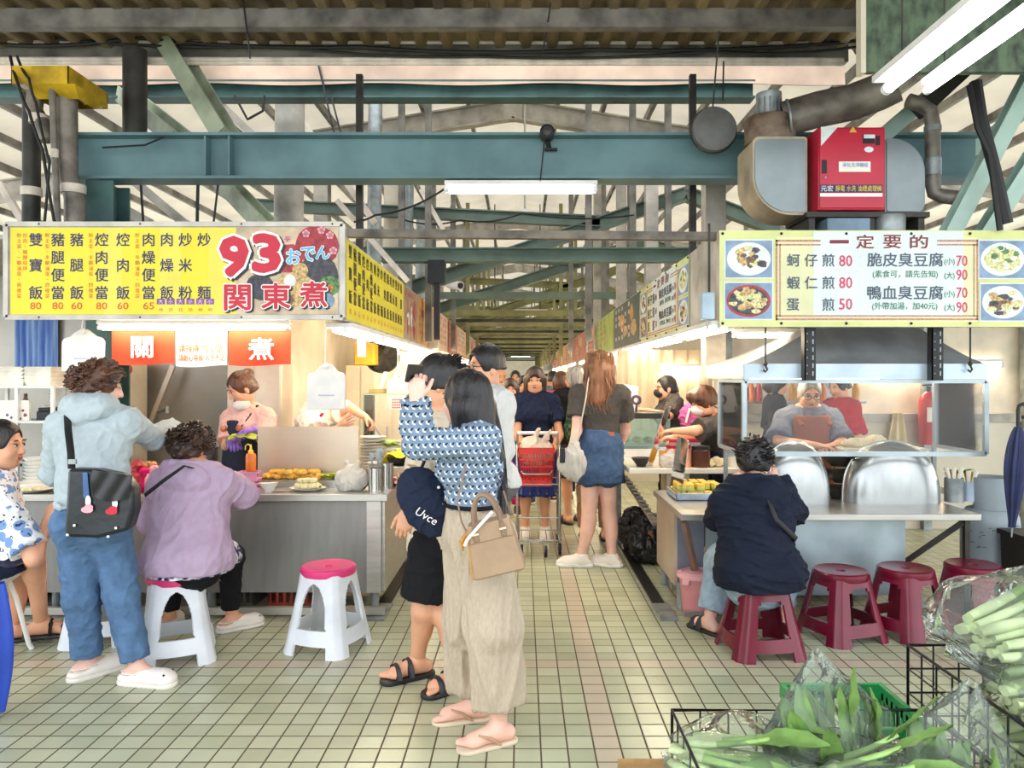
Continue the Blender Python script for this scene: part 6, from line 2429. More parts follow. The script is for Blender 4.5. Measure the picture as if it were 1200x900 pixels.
hair_build(P, hair_cap(P, .014, True, -.02), MATS.hair_grey, .007)
glasses(P)
P = Fig(gx(908, 7.1), 7.1, 1.55, 100, look=110, nod=15)
body(P, 'helper in dark top at the back of the fried stall', 'skin_warm', h=.014, hh=.008, hand_h=.005, feet='LR', sole=.02)
top(P, MATS.black_cloth, 'tee_shirt', .9, P.j['pelvis'].z, off=.02, puff=.025, h=.012)
pants(P, MATS.navy, 'trousers', 1.9, .014, .02, h=.012)
bob(P, MATS.hair_black)
P = Fig(gx(986, 7.0), 7.0, 1.52, -100, look=-110, nod=15, fem=False)
body(P, 'helper in red top behind the cook in the brown apron', 'skin_warm', h=.014, hh=.008, hand_h=.005, feet='LR', sole=.02)
top(P, MATS.red_cloth, 'tee_shirt', .9, P.j['pelvis'].z, off=.02, puff=.025, h=.012)
pants(P, MATS.navy, 'trousers', 1.9, .014, .02, h=.012)
hair_build(P, hair_cap(P, .015, True, -.03), MATS.hair_black, .008)
# ------------------------------------------------------------------ things on and around the serving counter
def one(mb, name, m, label, cat, group=None, **kw):
 return tag(mb.build(name, m, **kw), label, cat, group)
mat('banner_orange', '#e0502a', .7, 0, .06, 6, trans=.25)
mat('paper_white', '#f4efe2', .7, 0, .03, 5)
def banner(px0, px1, py0, py1, Y, m, label, rows, inkm, em_px, sway=.012, name='banner'):
 f = Face(at(px0, py1, Y), (1, 0, 0), (0, 0, 1), (px1 - px0) * Y / F, (py1 - py0) * Y / F)
 t = T(name, label, 'banner', f.p(.5, 0))
 mb = MB()
 mb.grid(lambda u, v: f.p(u, v - (.02 * math.sin(u * 5)) * (1 - v), sway * math.sin(u * 7) * (1 - v) + 0), 24, 10, thick=.003)
 mb.build('cloth', MATS[m], t)
 mb = MB()
 for body, px, py, w, h, b in rows:
  f.t(mb, body, (px - px0) / (px1 - px0), 1 - (py - py0) / (py1 - py0), w=w * Y / F, h=h * Y / F, d=sway + .006, halo=b)
 mb.build('lettering', MATS[inkm], t)
 return t
banner(131, 205, 372, 427, 4.98, 'banner_orange', 'orange-red cloth banner with one large white character nearer the jacket person', [('關', 168, 407, 25, 24, .02)], 'ink_white', 25)
banner(268, 341, 372, 428, 4.98, 'banner_orange', 'orange-red cloth banner with one large white character above the bun-haired keeper', [('煮', 307, 409, 29, 25, .02)], 'ink_white', 25)
t = banner(206, 266, 373, 429, 4.985, 'paper_white', 'white notice sheet hung between the two orange banners', [('請排隊 勿心急', 236, 408, 52, 10, .01), ('請耐心等候 人手不足', 237, 419, 54, 8, .01), ('本店採現點現煮', 236, 398, 50, 8, .006)], 'ink_orange', 10, .004, 'notice_sheet')
def bag_pack(px, py0, py1, w, Y, label, cord_top):
 """a hung pack of white carrier bags: body with a neck and two handle loops"""
 t = T('carrier_bag_pack', label, 'plastic bags', at(px, py1, Y))
 h = (py1 - py0)
 out = [(-.5, 0), (.5, 0), (.5, .72), (.46, .80), (.30, .84), (.20, .93), (.10, 1.0), (-.10, 1.0), (-.20, .93), (-.30, .84), (-.46, .80), (-.5, .72)]
 for k, (dy, nm) in enumerate(((0, 'bag_stack'), (.02, 'bag_stack'), (.04, 'bag_stack'))):
  mb = MB()
  R = random.Random(int(px) + k)
  poly = [(a * w * Y / F * (1 - .04 * k) + R.uniform(-.004, .004), b * h * Y / F + R.uniform(-.004, .004)) for a, b in out]
  mb.prism(poly, at(px + k, py1 + 0, Y + dy), (1, 0, 0), (0, 0, 1), -.014)
  o = mb.build(nm, MATS.bag_white, t, bevel=.004)
 mb = MB()
 f = Face(at(px - w / 2, py1, Y - .004), (1, 0, 0), (0, 0, 1), w * Y / F, h * Y / F)
 f.rect(mb, .3, .72, .30, .33, .002)
 mb.build('print', mat('bag_print', '#c9c0d8', .5), t)
 mb = MB()
 mb.tube([at(px, py0 + 4, Y - .02), at(px - 1, py0 - 2, Y - .02), at(px, cord_top, Y - .02)], .004, 6)
 mb.ell(at(px, py0 + 2, Y - .02), (.02, .015, .02))
 mb.build('cord', MATS.bag_white, t)
bag_pack(97, 386, 436, 50, 5.0, 'pack of white carrier bags hanging by the blue corrugated panel', 374)
bag_pack(382, 427, 480, 45, 4.9, 'pack of white carrier bags hung on a cord above the steel shield', 374)
bag_pack(467, 437, 480, 26, 7.0, 'small pack of white bags hanging behind the food case', 327)
# blue corrugated panel at the back
f = Face(at(17, 431, 6.70), (1, 0, 0), (0, 0, 1), 50 * 6.7 / F, 70 * 6.7 / F)
mb = MB()
mb.grid(lambda u, v: f.p(u, v, .012 * math.sin(u * 2 * PI * 7)), 84, 1, thick=.006)
one(mb, 'corrugated_panel', mat('corrugated_blue', '#3f6fc0', .35, 0, .35, 4, stretch=(6, 1, .3), col2='#9fc0ea'), 'blue corrugated plastic panel on the stall back wall', 'panel')
# wall panels and cabinet behind
def cab(px0, px1, py0, py1, Y, d, m, label, name='steel_cabinet', doors=1):
 t = T(name, label, 'cabinet', at((px0 + px1) / 2, py1, Y))
 mb = MB()
 x0, x1, z0, z1 = gx(px0, Y), gx(px1, Y), gz(py1, Y), gz(py0, Y)
 mb.box(x0, x1, Y, Y + d, z0, z1)
 mb.build('body', MATS[m], t, bevel=.006)
 for i in range(doors):
  a, b = x0 + (x1 - x0) * i / doors, x0 + (x1 - x0) * (i + 1) / doors
  mb = MB()
  mb.box(a + .01, b - .01, Y - .015, Y, z0 + .02, z1 - .02)
  dr = mb.build('door', MATS[m], t, bevel=.003)
  mb = MB()
  mb.tube([(b - .05, Y - .035, (z0 + z1) / 2 - .06), (b - .05, Y - .035, (z0 + z1) / 2 + .06)], .007, 8)
  mb.build('handle', MATS.galv, dr)
 return t
cab(266, 330, 424, 660, 6.4, .3, 'steel_warm', 'tall steel cabinet behind the keeper in the pink tee', doors=2)
bpc = cab(122, 152, 424, 640, 6.35, .3, 'beige_panel', 'beige panel cabinet with red lamps behind the jacket person')
cab(405, 440, 428, 600, 8.5, .3, 'beige_panel', 'low beige cabinet at the rear past the carrier bag pack', doors=2)
cab(441, 478, 412, 600, 8.7, .3, 'beige_panel', 'tall beige cabinet at the rear behind the food case', doors=2)
for px, py, r, lb in ((151, 433, .042, 'upper round red knob on the beige panel cabinet'), (147, 465, .05, 'lower round red knob on the beige panel cabinet')):
 mb = MB()
 mb.lathe([(r * .5, 0), (r, .02), (r, .05), (r * .85, .07), (r * .3, .075), (0, .075)], at(px, py, 6.34), 24, axis=(0, -1, 0))
 mb.build('red_knob', mat('knob_red', '#b2273a', .3), bpc)['label'] = lb
t = T('wall_tap', 'chrome tap on the steel back wall above the lidded pot', 'tap', at(186, 482, 6.7))
mb = MB()
mb.tube([at(186, 482, 6.74), at(186, 482, 6.6), at(192, 480, 6.55), at(196, 478, 6.5), at(196, 484, 6.5)], .016, 10)
mb.build('spout', MATS.galv, t)
mb = MB()
mb.tube([at(186, 479, 6.66), at(186, 472, 6.66)], .012, 10)
mb.bar(at(182, 471, 6.66), at(195, 468, 6.6), .014, .012)
mb.build('lever', MATS.galv, t)
mb = MB()
mb.bar(at(203, 428, 6.6), at(177, 494, 6.6), .03, .04)
one(mb, 'wall_rail', MATS.steel_warm, 'slanting bright steel rail on the back wall beside the tap', 'rail')
# rack with lunch boxes at the far end of the counter
t = T('wire_rack', 'white two-shelf rack with lunch boxes at the end of the serving counter', 'rack', at(25, 560, 5.25))
Yk = 5.2
for px in (-24, 20, 47, 62):
 mb = MB()
 yy = Yk if px in (20, 62) else Yk + .28
 mb.bar((gx(px, Yk), yy, CT), (gx(px, Yk), yy, gz(452, Yk)), .022, .022)
 mb.build('post', MATS.white_paint, t)
for py in (453, 494):
 mb = MB()
 mb.box(gx(-30, Yk), gx(64, Yk), Yk - .015, Yk + .3, gz(py, Yk) - .012, gz(py, Yk) + .006)
 mb.build('shelf', MATS.white_paint, t, bevel=.003)
def lunchbox(px, pz, Y, label, w=.19, group='white lunch box stacks on the rack'):
 mb = MB()
 c = Vector((gx(px, Y), Y + .12, pz))
 for k in range(4):
  z = pz + k * .026
  q = .86
  mb.add([(c.x - w / 2 * q, c.y - .09 * q, z), (c.x + w / 2 * q, c.y - .09 * q, z), (c.x + w / 2 * q, c.y + .09 * q, z), (c.x - w / 2 * q, c.y + .09 * q, z),
    (c.x - w / 2, c.y - .09, z + .05), (c.x + w / 2, c.y - .09, z + .05), (c.x + w / 2, c.y + .09, z + .05), (c.x - w / 2, c.y + .09, z + .05)],
               [(3, 2, 1, 0), (4, 5, 6, 7), (0, 1, 5, 4), (1, 2, 6, 5), (2, 3, 7, 6), (3, 0, 4, 7)])
  mb.box(c.x - w / 2 - .006, c.x + w / 2 + .006, c.y - .096, c.y + .096, z + .045, z + .051)
 return one(mb, 'lunch_box_stack', mat('box_white', '#efe7d8', .6), label, 'boxes', group)
zt = gz(453, Yk) + .006
lunchbox(8, zt, Yk, 'stack of nested white lunch boxes on the rack top by the frame edge')
lunchbox(40, zt, Yk, 'stack of nested white lunch boxes on the rack top beside the blue panel')
for i, (px, w) in enumerate(((70, .2), (97, .2))):
 mb = MB()
 z0 = gz(556, 5.75)
 c = gx(px, 5.75)
 mb.box(c - w / 2, c + w / 2, 5.7, 5.9, CT, gz(475, 5.75))
 one(mb, 'carton', MATS.box_white, ('plain white carton standing behind the rack', 'plain white carton behind the jacket person')[i], 'box', bevel=.006)
 lunchbox(px, gz(475, 5.75), 5.7, ('white lunch boxes on the carton behind the rack', 'white lunch boxes on the carton behind the jacket person')[i], .2, None)
zs = gz(494, Yk) + .006
f = Face(at(-2, 493, Yk + .02), (1, 0, 0), (0, 0, 1), 36 * Yk / F, 24 * Yk / F)
mb = MB()
f.back(mb, .02, 0)
R_ = random.Random(3)
for i in range(16):
 f.blob(mb, R_.uniform(.1, .9), R_.uniform(.08, .5), .05, .07, .002 + i * .0001, 1 + i % 3, 8, .3, R_)
one(mb, 'printed_card', [MATS.paper_white, MATS.photo_pink, mat('print_violet', '#6a5aa0'), MATS.photo_red], 'white card with pink and violet print on the lower rack shelf', 'card')
mb = MB()
mb.box(gx(37, Yk), gx(52, Yk), Yk + .05, Yk + .2, zs, zs + .06)
mb.box(gx(38, Yk), gx(51, Yk), Yk + .06, Yk + .19, zs + .06, zs + .085)
one(mb, 'black_tray_box', MATS.black, 'black plastic tray box on the lower rack shelf', 'box', bevel=.004)
mb = MB()
mb.lathe([(.02, 0), (.025, .03), (.025, .12), (.012, .15), (.012, .18), (0, .18)], (gx(30, 5.4), 5.4, zs), 16)
one(mb, 'sauce_bottle', MATS.photo_brown, 'brown sauce bottle standing on the lower rack shelf', 'bottle')
def bowl_stack(px, py, Y, r, n, label, m='porcelain', z=None, step=.018, name='bowl_stack', plate=False, group=None):
 c = Vector((gx(px, Y), Y, z if z is not None else gz(py, Y)))
 t = None
 objs = []
 for i in range(n):
  mb = MB()
  h = .012 if plate else r * .55
  b = .55 if plate else .45
  mb.lathe([(0, 0), (r * b, 0), (r * b, .004), (r * (b + .25), h * .45), (r, h), (r * .97, h + .002), (r * (b + .2), h * .5 + .004), (r * b * .9, .007), (0, .007)], c + Vector((0, 0, i * step)), 28)
  o = mb.build('plate' if plate else 'bowl', MATS[m])
  objs.append(tag(o, label, 'plate' if plate else 'bowl', group))
 return objs
bowl_stack(46, 532, 5.15, .095, 7, 'white bowl in the tall stack under the rack', z=CT, step=.024, group='white bowls stacked under the rack')
mb = MB()
mb.lathe([(0, 0), (.10, 0), (.12, .04), (.12, .05), (.1, .045), (0, .04)], (gx(36, 5.0), 5.02, CT), 28)
one(mb, 'wide_dish', MATS.porcelain, 'wide white dish on the counter in front of the bowl stack', 'dish')
t = T('steamer_pot', 'steel pot with dark rim behind the man in the printed shirt', 'pot', at(40, 590, 5.0))
c = (gx(52, 5.3), 5.32, CT)
mb = MB()
mb.lathe([(0, 0), (.13, 0), (.14, .02), (.14, .16), (.15, .17), (.135, .17), (.13, .02), (0, .02)], c, 32)
mb.build('body', MATS.galv, t)
mb = MB()
for sg in (-1, 1):
 mb = MB()
 mb.tube([(c[0] + sg * .14, c[1] - .03, c[2] + .12), (c[0] + sg * .175, c[1] - .02, c[2] + .13), (c[0] + sg * .175, c[1] + .02, c[2] + .13), (c[0] + sg * .14, c[1] + .03, c[2] + .12)], .007, 8)
 mb.build('handle', MATS.black, t)
# plate the seated man eats from
mb = MB()
mb.lathe([(0, 0), (.08, 0), (.13, .02), (.135, .024), (.12, .02), (.08, .008), (0, .008)], (gx(38, 4.9), 4.93, CT), 32)
pl = one(mb, 'plate', MATS.porcelain, 'plate of food in front of the man in the printed shirt', 'plate')
mb = MB()
R_ = random.Random(8)
for i in range(16):
 mb.ell((gx(38, 4.9) + R_.uniform(-.07, .07), 4.93 + R_.uniform(-.07, .07), CT + .018), (.025, .02, .012))
mb.build('rice', mat('rice', '#e9dcb0', .7, 0, .1, 30), pl)['kind'] = 'stuff'
# lidded pot
t = T('lidded_pot', 'large aluminium pot with domed lid behind the lavender sitter', 'pot', at(228, 552, 5.7))
c = Vector((gx(229, 5.72), 5.72, CT))
mb = MB()
mb.lathe([(0, 0), (.15, 0), (.16, .02), (.16, .20), (.168, .21), (.15, .205), (0, .2)], c, 36)
mb.build('body', MATS.galv, t)
mb = MB()
mb.lathe([(.17, .212), (.165, .225), (.12, .275), (.05, .30), (0, .305)], c, 36)
ld = mb.build('lid', MATS.galv, t)
mb = MB()
mb.lathe([(.012, .303), (.012, .32), (.025, .33), (.02, .345), (0, .347)], c, 16)
mb.build('lid_knob', MATS.black, ld)
# egg tray
t = T('food_tray', 'shallow steel tray holding brown eggs next to the jacket person', 'tray', (gx(172, 5.05), 5.08, CT))
c = Vector((gx(172, 5.05), 5.08, CT))
mb = MB()
mb.lathe([(0, .06), (.10, .06), (.15, .085), (.155, .09), (.14, .085), (.1, .066), (0, .066)], c, 32)
mb.build('dish', MATS.galv, t)
mb = MB()
mb.lathe([(.09, 0), (.06, .01), (.05, .05), (.09, .06)], c, 24)
mb.build('foot', MATS.galv, t)
R_ = random.Random(2)
egg = None
k = 0
for lay, n, rr in ((0, 9, .10), (0, 4, .04), (1, 6, .065), (2, 3, .03)):
 for i in range(n):
  a = 2 * PI * i / n + lay
  p = c + Vector((rr * math.cos(a), rr * math.sin(a), .09 + lay * .032))
  if egg is None:
   mb = MB()
   mb.ell((0, 0, 0), (.024, .024, .03), None, 0, 14, 10)
   egg = mb.build('brown_egg', mat('egg_brown', '#b98050', .5, 0, .2, 30), loc=(0, 0, 0))
   tag(egg, 'brown braised egg piled in the steel tray', 'egg', 'braised eggs in the steel tray')
   o = egg
  else:
   o = egg.copy()
   COL.objects.link(o)
  o.location = p
  o.rotation_euler = (R_.uniform(0, 3), R_.uniform(0, 3), 0)
# bags of red and pink things beside the eggs
for px, py, s, m, lb in ((158, 562, .07, 'photo_red', 'clear bag of red pickles by the egg tray'), (168, 552, .05, 'hot_pink', 'bright pink bag knot beside the egg tray'), (180, 566, .06, 'photo_pink', 'pale pink bag of pickles behind the lavender shoulder')):
 S = Sdf()
 c = at(px, py, 4.92)
 c.z = CT + s * .9
 S.ell(c, (s, s * .9, s), None, .02)
 S.cone(c + Vector((0, 0, s * .8)), c + Vector((.01, 0, s * 1.5)), .018, .03, .02)
 S.cut((0, 0, CT), (0, 0, -1))
 mb = MB()
 put(mb, S.mesh(.006, wrinkle(.008, 50, 3)))
 one(mb, 'pickle_bag', MATS[m], lb, 'bag')
# orange squeeze bottle, pink basket, greens, cutting board
t = T('squeeze_bottle', 'orange sauce squeeze bottle on the counter by the pink basket', 'bottle', (gx(294, 5.02), 5.02, CT))
c = Vector((gx(294, 5.02), 5.02, CT + .12))
mb = MB()
mb.lathe([(0, 0), (.03, 0), (.033, .01), (.033, .10), (.028, .115), (.015, .12), (0, .12)], c - Vector((0, 0, .0)), 24)
mb.build('body', mat('sauce_orange', '#e0751f', .3), t)
mb = MB()
mb.lathe([(.017, .118), (.017, .135), (.009, .14), (.004, .175), (0, .175)], c, 16)
mb.tube([c + Vector((0, 0, .165)), c + Vector((-.02, 0, .178)), c + Vector((-.035, 0, .165)), c + Vector((-.036, 0, .14))], .004, 8)
mb.build('nozzle', mat('nozzle_yellow', '#e9c93a', .3), t)
t = T('sauce_basket', 'pink plastic basket under the orange squeeze bottle', 'basket', (gx(292, 5.02), 5.02, CT))
c = Vector((gx(292, 5.02), 5.02, CT))
mb = MB()
mb.box(c.x - .062, c.x + .062, c.y - .05, c.y + .05, CT, CT + .012)
for i in range(9):
 x = c.x - .06 + i * .015
 for y in (c.y - .05, c.y + .05):
  mb.box(x - .0045, x + .0045, y - .003, y + .003, CT, CT + .115)
for z in (.03, .07, .108):
 for y in (c.y - .05, c.y + .05):
  mb.box(c.x - .064, c.x + .064, y - .004, y + .004, CT + z, CT + z + .012)
 for x in (c.x - .062, c.x + .062):
  mb.box(x - .004, x + .004, c.y - .05, c.y + .05, CT + z, CT + z + .012)
mb.build('lattice', mat('basket_pink', '#e39ac0', .4), t)
def leafmesh(mb, p, d, n, L, W, bend=.4, seg=7, mi=0, curl=.25, R=rnd):
 """one leaf blade: pointed outline, bent along its length, cupped across"""
 p, d, n = Vector(p), Vector(d).normalized(), Vector(n)
 n = (n - d * n.dot(d)).normalized()
 s = d.cross(n)
 rows = []
 q = p.copy()
 for i in range(seg + 1):
  t = i / seg
  w = W * (math.sin(PI * min(1, t * .92 + .06)) ** .7) * (1 - .15 * t)
  rows.append([q + s * (w * x) + n * (w * curl * abs(x) ** 2 + .004 * math.sin(t * 17 + x * 4)) for x in (-1, -.5, 0, .5, 1)])
  a = bend / seg
  d, n = d * math.cos(a) - n * math.sin(a), n * math.cos(a) + d * math.sin(a)
  q = q + d * (L / seg)
 vs = [v for r in rows for v in r]
 fs = [(i * 5 + j, i * 5 + j + 1, (i + 1) * 5 + j + 1, (i + 1) * 5 + j) for i in range(seg) for j in range(4)]
 return mb.add(vs, fs, mi)
mat('leaf_green', '#93b454', .45, 0, .2, 14, trans=.25)
mat('leaf_deep', '#789c52', .42, 0, .2, 14, trans=.2)
mat('leaf_lime', '#c3cf52', .45, 0, .15, 14, trans=.25)
mat('stem_pale', '#cfdba8', .4, 0, .1, 20)
mat('stem_mid', '#9cbd6e', .4, 0, .12, 20)
def greens(label, c, n, L, W, m, seed, spread=.9, name='leafy_green', group=None, tilt=(0, 0, 1)):
 R = random.Random(seed)
 t = T(name, label, 'vegetable', c, group=group)
 for i in range(n):
  a = 2 * PI * i / n + R.uniform(-.3, .3)
  d = Vector((math.cos(a) * spread, math.sin(a) * spread, 0)) + Vector(tilt) * R.uniform(.5, 1)
  mb = MB()
  leafmesh(mb, Vector(c) + Vector((0, 0, .005)), d, Vector((-math.cos(a), -math.sin(a), .6)), L * R.uniform(.8, 1.1), W * R.uniform(.8, 1.1), R.uniform(.4, 1.0))
  mb.build('leaf', MATS[m], t)
 return t
greens('yellow-green leafy head held in the purple gloves', PV.j['wL'] + Vector((-.06, -.05, -.05)), 9, .13, .045, 'leaf_lime', 3, tilt=(-.2, -.2, .3))
greens('lime green leaves on the board in front of the purple gloves', (gx(278, 5.25), 5.2, CT + .03), 8, .12, .04, 'leaf_lime', 5)
mb = MB()
mb.box(gx(250, 5.3), gx(300, 5.3), 5.12, 5.42, CT, CT + .03)
one(mb, 'cutting_board', mat('board_yellow', '#c9cf5a', .5), 'yellow-green cutting board in front of the keeper in pink', 'board', bevel=.006)
# steel shield with food behind and before it
t = T('steel_shield', 'upright brushed steel splash shield on the serving counter', 'shield', (gx(361, 5.27), 5.3, CT))
mb = MB()
mb.box(gx(302, 5.25), gx(420, 5.25), 5.25, 5.256, CT + .03, gz(500, 5.25))
mb.build('sheet', mat('shield_steel', '#c9b9a4', .36, .65, .05, 3), t)
mb = MB()
mb.box(gx(302, 5.25), gx(420, 5.25), 5.10, 5.40, CT, CT + .05)
mb.build('food_well', MATS.steel, t)
R_ = random.Random(6)
fried = None
for i in range(26):
 if fried is None:
  S = Sdf()
  S.ell((0, 0, 0), (.034, .022, .018), None, .01)
  S.ell((.012, .006, .006), (.018, .018, .016), None, .01)
  mb = MB()
  put(mb, S.mesh(.004, wrinkle(.004, 120, 3)))
  fried = mb.build('fried_tofu_skin', mat('fried_gold', '#e3ae48', .5, 0, .2, 30), loc=(0, 0, 0))
  tag(fried, 'golden fried piece heaped against the steel shield', 'fried food', 'golden fried pieces against the steel shield')
  o = fried
 else:
  o = fried.copy()
  COL.objects.link(o)
 lay = 0 if i < 15 else 1
 o.location = (gx(308, 5.15) + (i % 13) * .031 + R_.uniform(-.01, .01), 5.16 + R_.uniform(-.03, .04), CT + .067 + lay * .028)
 o.rotation_euler = (R_.uniform(-.4, .4), R_.uniform(-.4, .4), R_.uniform(0, 3))
for i, px in enumerate((383, 391, 399, 408)):
 greens(('crumpled cabbage leaf touching the fried pieces', 'crumpled cabbage leaf second from the fried pieces', 'crumpled cabbage leaf third from the fried pieces', 'crumpled cabbage leaf by the tied plastic bag')[i],
           (gx(px, 5.15), 5.16, CT + .05), 7, .07, .035, 'leaf_lime', 40 + i, name='cabbage')
# plate of rolls
c = Vector((gx(361, 4.97), 4.97, CT))
mb = MB()
mb.lathe([(0, 0), (.075, 0), (.115, .018), (.12, .022), (.105, .02), (.07, .008), (0, .008)], c, 36, sq=.75)
one(mb, 'plate', MATS.porcelain, 'oval white plate under the pale rolls at the counter edge', 'plate')
R_ = random.Random(12)
roll = None
for i, (dx, dy, dz) in enumerate(((-.06, 0, 0), (-.02, -.02, 0), (.025, -.01, 0), (.065, 0, 0), (-.04, .035, 0), (.005, .04, 0), (.045, .035, 0), (-.015, .01, .032), (.03, .012, .032), (-.045, .012, .03))):
 if roll is None:
  mb = MB()
  mb.tube([(-.026, 0, 0), (-.02, 0, .002), (.02, 0, .002), (.026, 0, 0)], [.014, .019, .019, .014], 14)
  mb.tube([(.024, 0, 0), (.028, 0, 0)], [.009, .009], 10, 1)
  roll = mb.build('tofu_roll', [mat('roll_pale', '#d8cfa0', .55, 0, .12, 40), MATS.photo_brown], loc=(0, 0, 0))
  tag(roll, 'pale stuffed roll on the oval plate', 'food roll', 'stuffed rolls on the oval plate')
  o = roll
 else:
  o = roll.copy()
  COL.objects.link(o)
 o.location = c + Vector((dx, dy * .8, .030 + dz))
 o.rotation_euler = (0, 0, R_.uniform(-1.2, 1.2))
# bowl with chopsticks
c = Vector((gx(315, 4.92), 4.92, CT))
mb = MB()
mb.lathe([(0, 0), (.028, 0), (.03, .012), (.055, .05), (.06, .062), (.056, .062), (.03, .018), (0, .016)], c, 32)
one(mb, 'bowl', MATS.porcelain, 'small white bowl beside the pink basket', 'bowl')
for (p0, p1, lb) in (((gx(299, 4.9), 4.90, CT + .066), (gx(336, 4.9), 4.94, CT + .068), 'brown chopstick lying across the small white bowl'),
                     ((gx(318, 4.86), 4.87, CT + .006), (gx(342, 4.86), 4.88, CT + .008), 'brown chopstick lying on the counter before the bowl')):
 mb = MB()
 mb.tube([p0, p1], [.004, .003], 8)
 one(mb, 'chopstick', MATS.photo_brown, lb, 'chopstick')
# tied plastic bag with boxes
t = T('takeaway_bag', 'tied milky plastic bag with boxes at the counter corner', 'bag', (gx(412, 4.95), 4.97, CT))
c = Vector((gx(412, 4.95), 4.98, CT))
S = Sdf()
S.ell(c + Vector((0, 0, .07)), (.11, .075, .085), None, .03)
for q in (-1, 1):
 S.cone(c + Vector((.01 * q, 0, .12)), c + Vector((.035 * q, 0, .185)), .035, .012, .03)
S.cut(c, (0, 0, -1))
mb = MB()
put(mb, S.mesh(.006, wrinkle(.007, 40, 3)))
mb.build('film', MATS.bag_milky, t)
mb = MB()
mb.box(c.x - .07, c.x + .03, c.y - .045, c.y + .045, CT + .004, CT + .09)
mb.build('lunch_box', MATS.paper_white, t, bevel=.004)
mb = MB()
mb.ell(c + Vector((.065, 0, .045)), (.03, .035, .04))
mb.build('sauce_pouch', MATS.photo_brown, t)
# utensil cans
for px, y, r, h, lb, tl in ((440, 4.95, .045, .15, 'front steel utensil can on the counter corner', 0), (452, 5.06, .05, .17, 'rear steel utensil can on the counter corner', 0)):
 t = T('utensil_can', lb, 'can', (gx(px, y), y, CT))
 c = Vector((gx(px, y), y, CT))
 mb = MB()
 mb.lathe([(0, 0), (r, 0), (r, h), (r * .96, h), (r * .95, .006), (0, .006)], c, 28)
 mb.build('can', MATS.can_steel, t)
 R_ = random.Random(px)
 for i in range(4):
  a = R_.uniform(0, 6.28)
  b = c + Vector((.02 * math.cos(a), .02 * math.sin(a), .01))
  e = b + Vector((-.02 + .02 * math.cos(a), .015 * math.sin(a), h + .05))
  mb = MB()
  mb.tube([b, e], .004, 6)
  mb.obox(e + Vector((0, 0, .012)), (.026, .004, .05), Matrix.Rotation(.2 * i - .3, 3, 'Y'))
  mb.build('spoon', MATS.galv, t)
# food case on the side counter
t = T('food_case', 'small glass food case with red-lettered card on the side counter', 'glass case', (gx(452, 6.4), 6.5, CT))
x0, x1, y0, y1, z0, z1 = gx(426, 6.3), gx(476, 6.3), 6.3, 6.75, .95, gz(463, 6.3)
mb = MB()
mb.box(x0 - .02, x1 + .02, y0 - .02, y1 + .02, CT, z0)
mb.build('stand', MATS.steel_warm, t, bevel=.005)
mb = MB()
for x in (x0, x1):
 for y in (y0, y1):
  mb.bar((x, y, z0), (x, y, z1), .012, .012)
mb.box(x0 - .01, x1 + .01, y0 - .01, y1 + .01, z1, z1 + .012)
mb.build('frame', mat('case_top', '#8fae8c', .2, .1), t)
for a in ((x0, x1, y0 - .002, y0 + .002), (x0 - .002, x0 + .002, y0, y1), (x1 - .002, x1 + .002, y0, y1)):
 mb = MB()
 mb.box(a[0], a[1], a[2], a[3], z0, z1)
 mb.build('pane', MATS.glass, t)
mb = MB()
f = Face((gx(458, 6.28), 6.285, gz(480, 6.28)), (1, 0, 0), (0, 0, 1), 17 * 6.28 / F, 14 * 6.28 / F)
f.rect(mb, 0, 1, 0, 1, .001, 0)
for i in range(4):
 for q in range(6):
  f.rect(mb, .08 + q * .15, .19 + q * .15, .1 + i * .22, .24 + i * .22, .002, 1)
mb.build('price_card', [MATS.paper_white, MATS.ink_red], t)
mb = MB()
mb.box(gx(431, 6.35), gx(448, 6.35), 6.4, 6.55, z1 + .012, z1 + .05)
one(mb, 'wood_block_tray', MATS.wood, 'wooden tray block on top of the glass food case', 'tray', bevel=.004)
mb = MB()
mb.bar((gx(444, 6.35), 6.4, z1 + .05), (gx(450, 6.35), 6.45, z1 + .19), .05, .012)
one(mb, 'phone_handset', MATS.plastic_white, 'white handset leaning up from the top of the food case', 'phone', bevel=.004)
# plates, bowls and dishes with food along the side counter
bowl_stack(437, 545, 5.95, .105, 12, 'white plate in the tall stack before the food case', z=CT, step=.024, plate=True, name='plate', group='white plates in the tall stack before the food case')
bowl_stack(462, 545, 6.0, .10, 9, 'white plate in the shorter stack under the lettuce', z=CT, step=.02, plate=True, name='plate', group='white plates in the shorter stack under the lettuce')
bowl_stack(445, 560, 5.62, .09, 6, 'white plate in the stack behind the utensil cans', z=CT, step=.02, plate=True, group='white plates in the stack behind the utensil cans')
greens('bright green lettuce on the shorter plate stack', (gx(455, 6.0), 5.98, CT + .19), 8, .11, .05, 'leaf_green', 15, name='lettuce')
mb = MB()
c = Vector((gx(466, 5.5), 5.55, CT + .10))
mb.lathe([(0, 0), (.04, 0), (.075, .03), (.095, .06), (.088, .06), (.04, .012), (0, .01)], c, 32)
one(mb, 'bowl', MATS.black, 'black bowl holding the yellow cloth', 'bowl')
mb = MB()
c2 = c + Vector((.01, 0, .06))
mb.grid(lambda u, v: c2 + Vector(((u - .5) * .26, (v - .5) * .18, .035 * math.sin(u * 9) * math.sin(v * 7 + 1) + .03 - .35 * (u - .5) ** 2)), 24, 18, thick=.004)
one(mb, 'cleaning_cloth', mat('cloth_yellow', '#ead028', .8, 0, .08), 'crumpled yellow cloth in the black bowl', 'cloth')
mb = MB()
mb.box(gx(455, 5.5), gx(482, 5.5), 5.45, 5.66, CT, CT + .10)
one(mb, 'food_stand', MATS.steel, 'low steel stand under the black bowl', 'stand', bevel=.005)
R_ = random.Random(21)
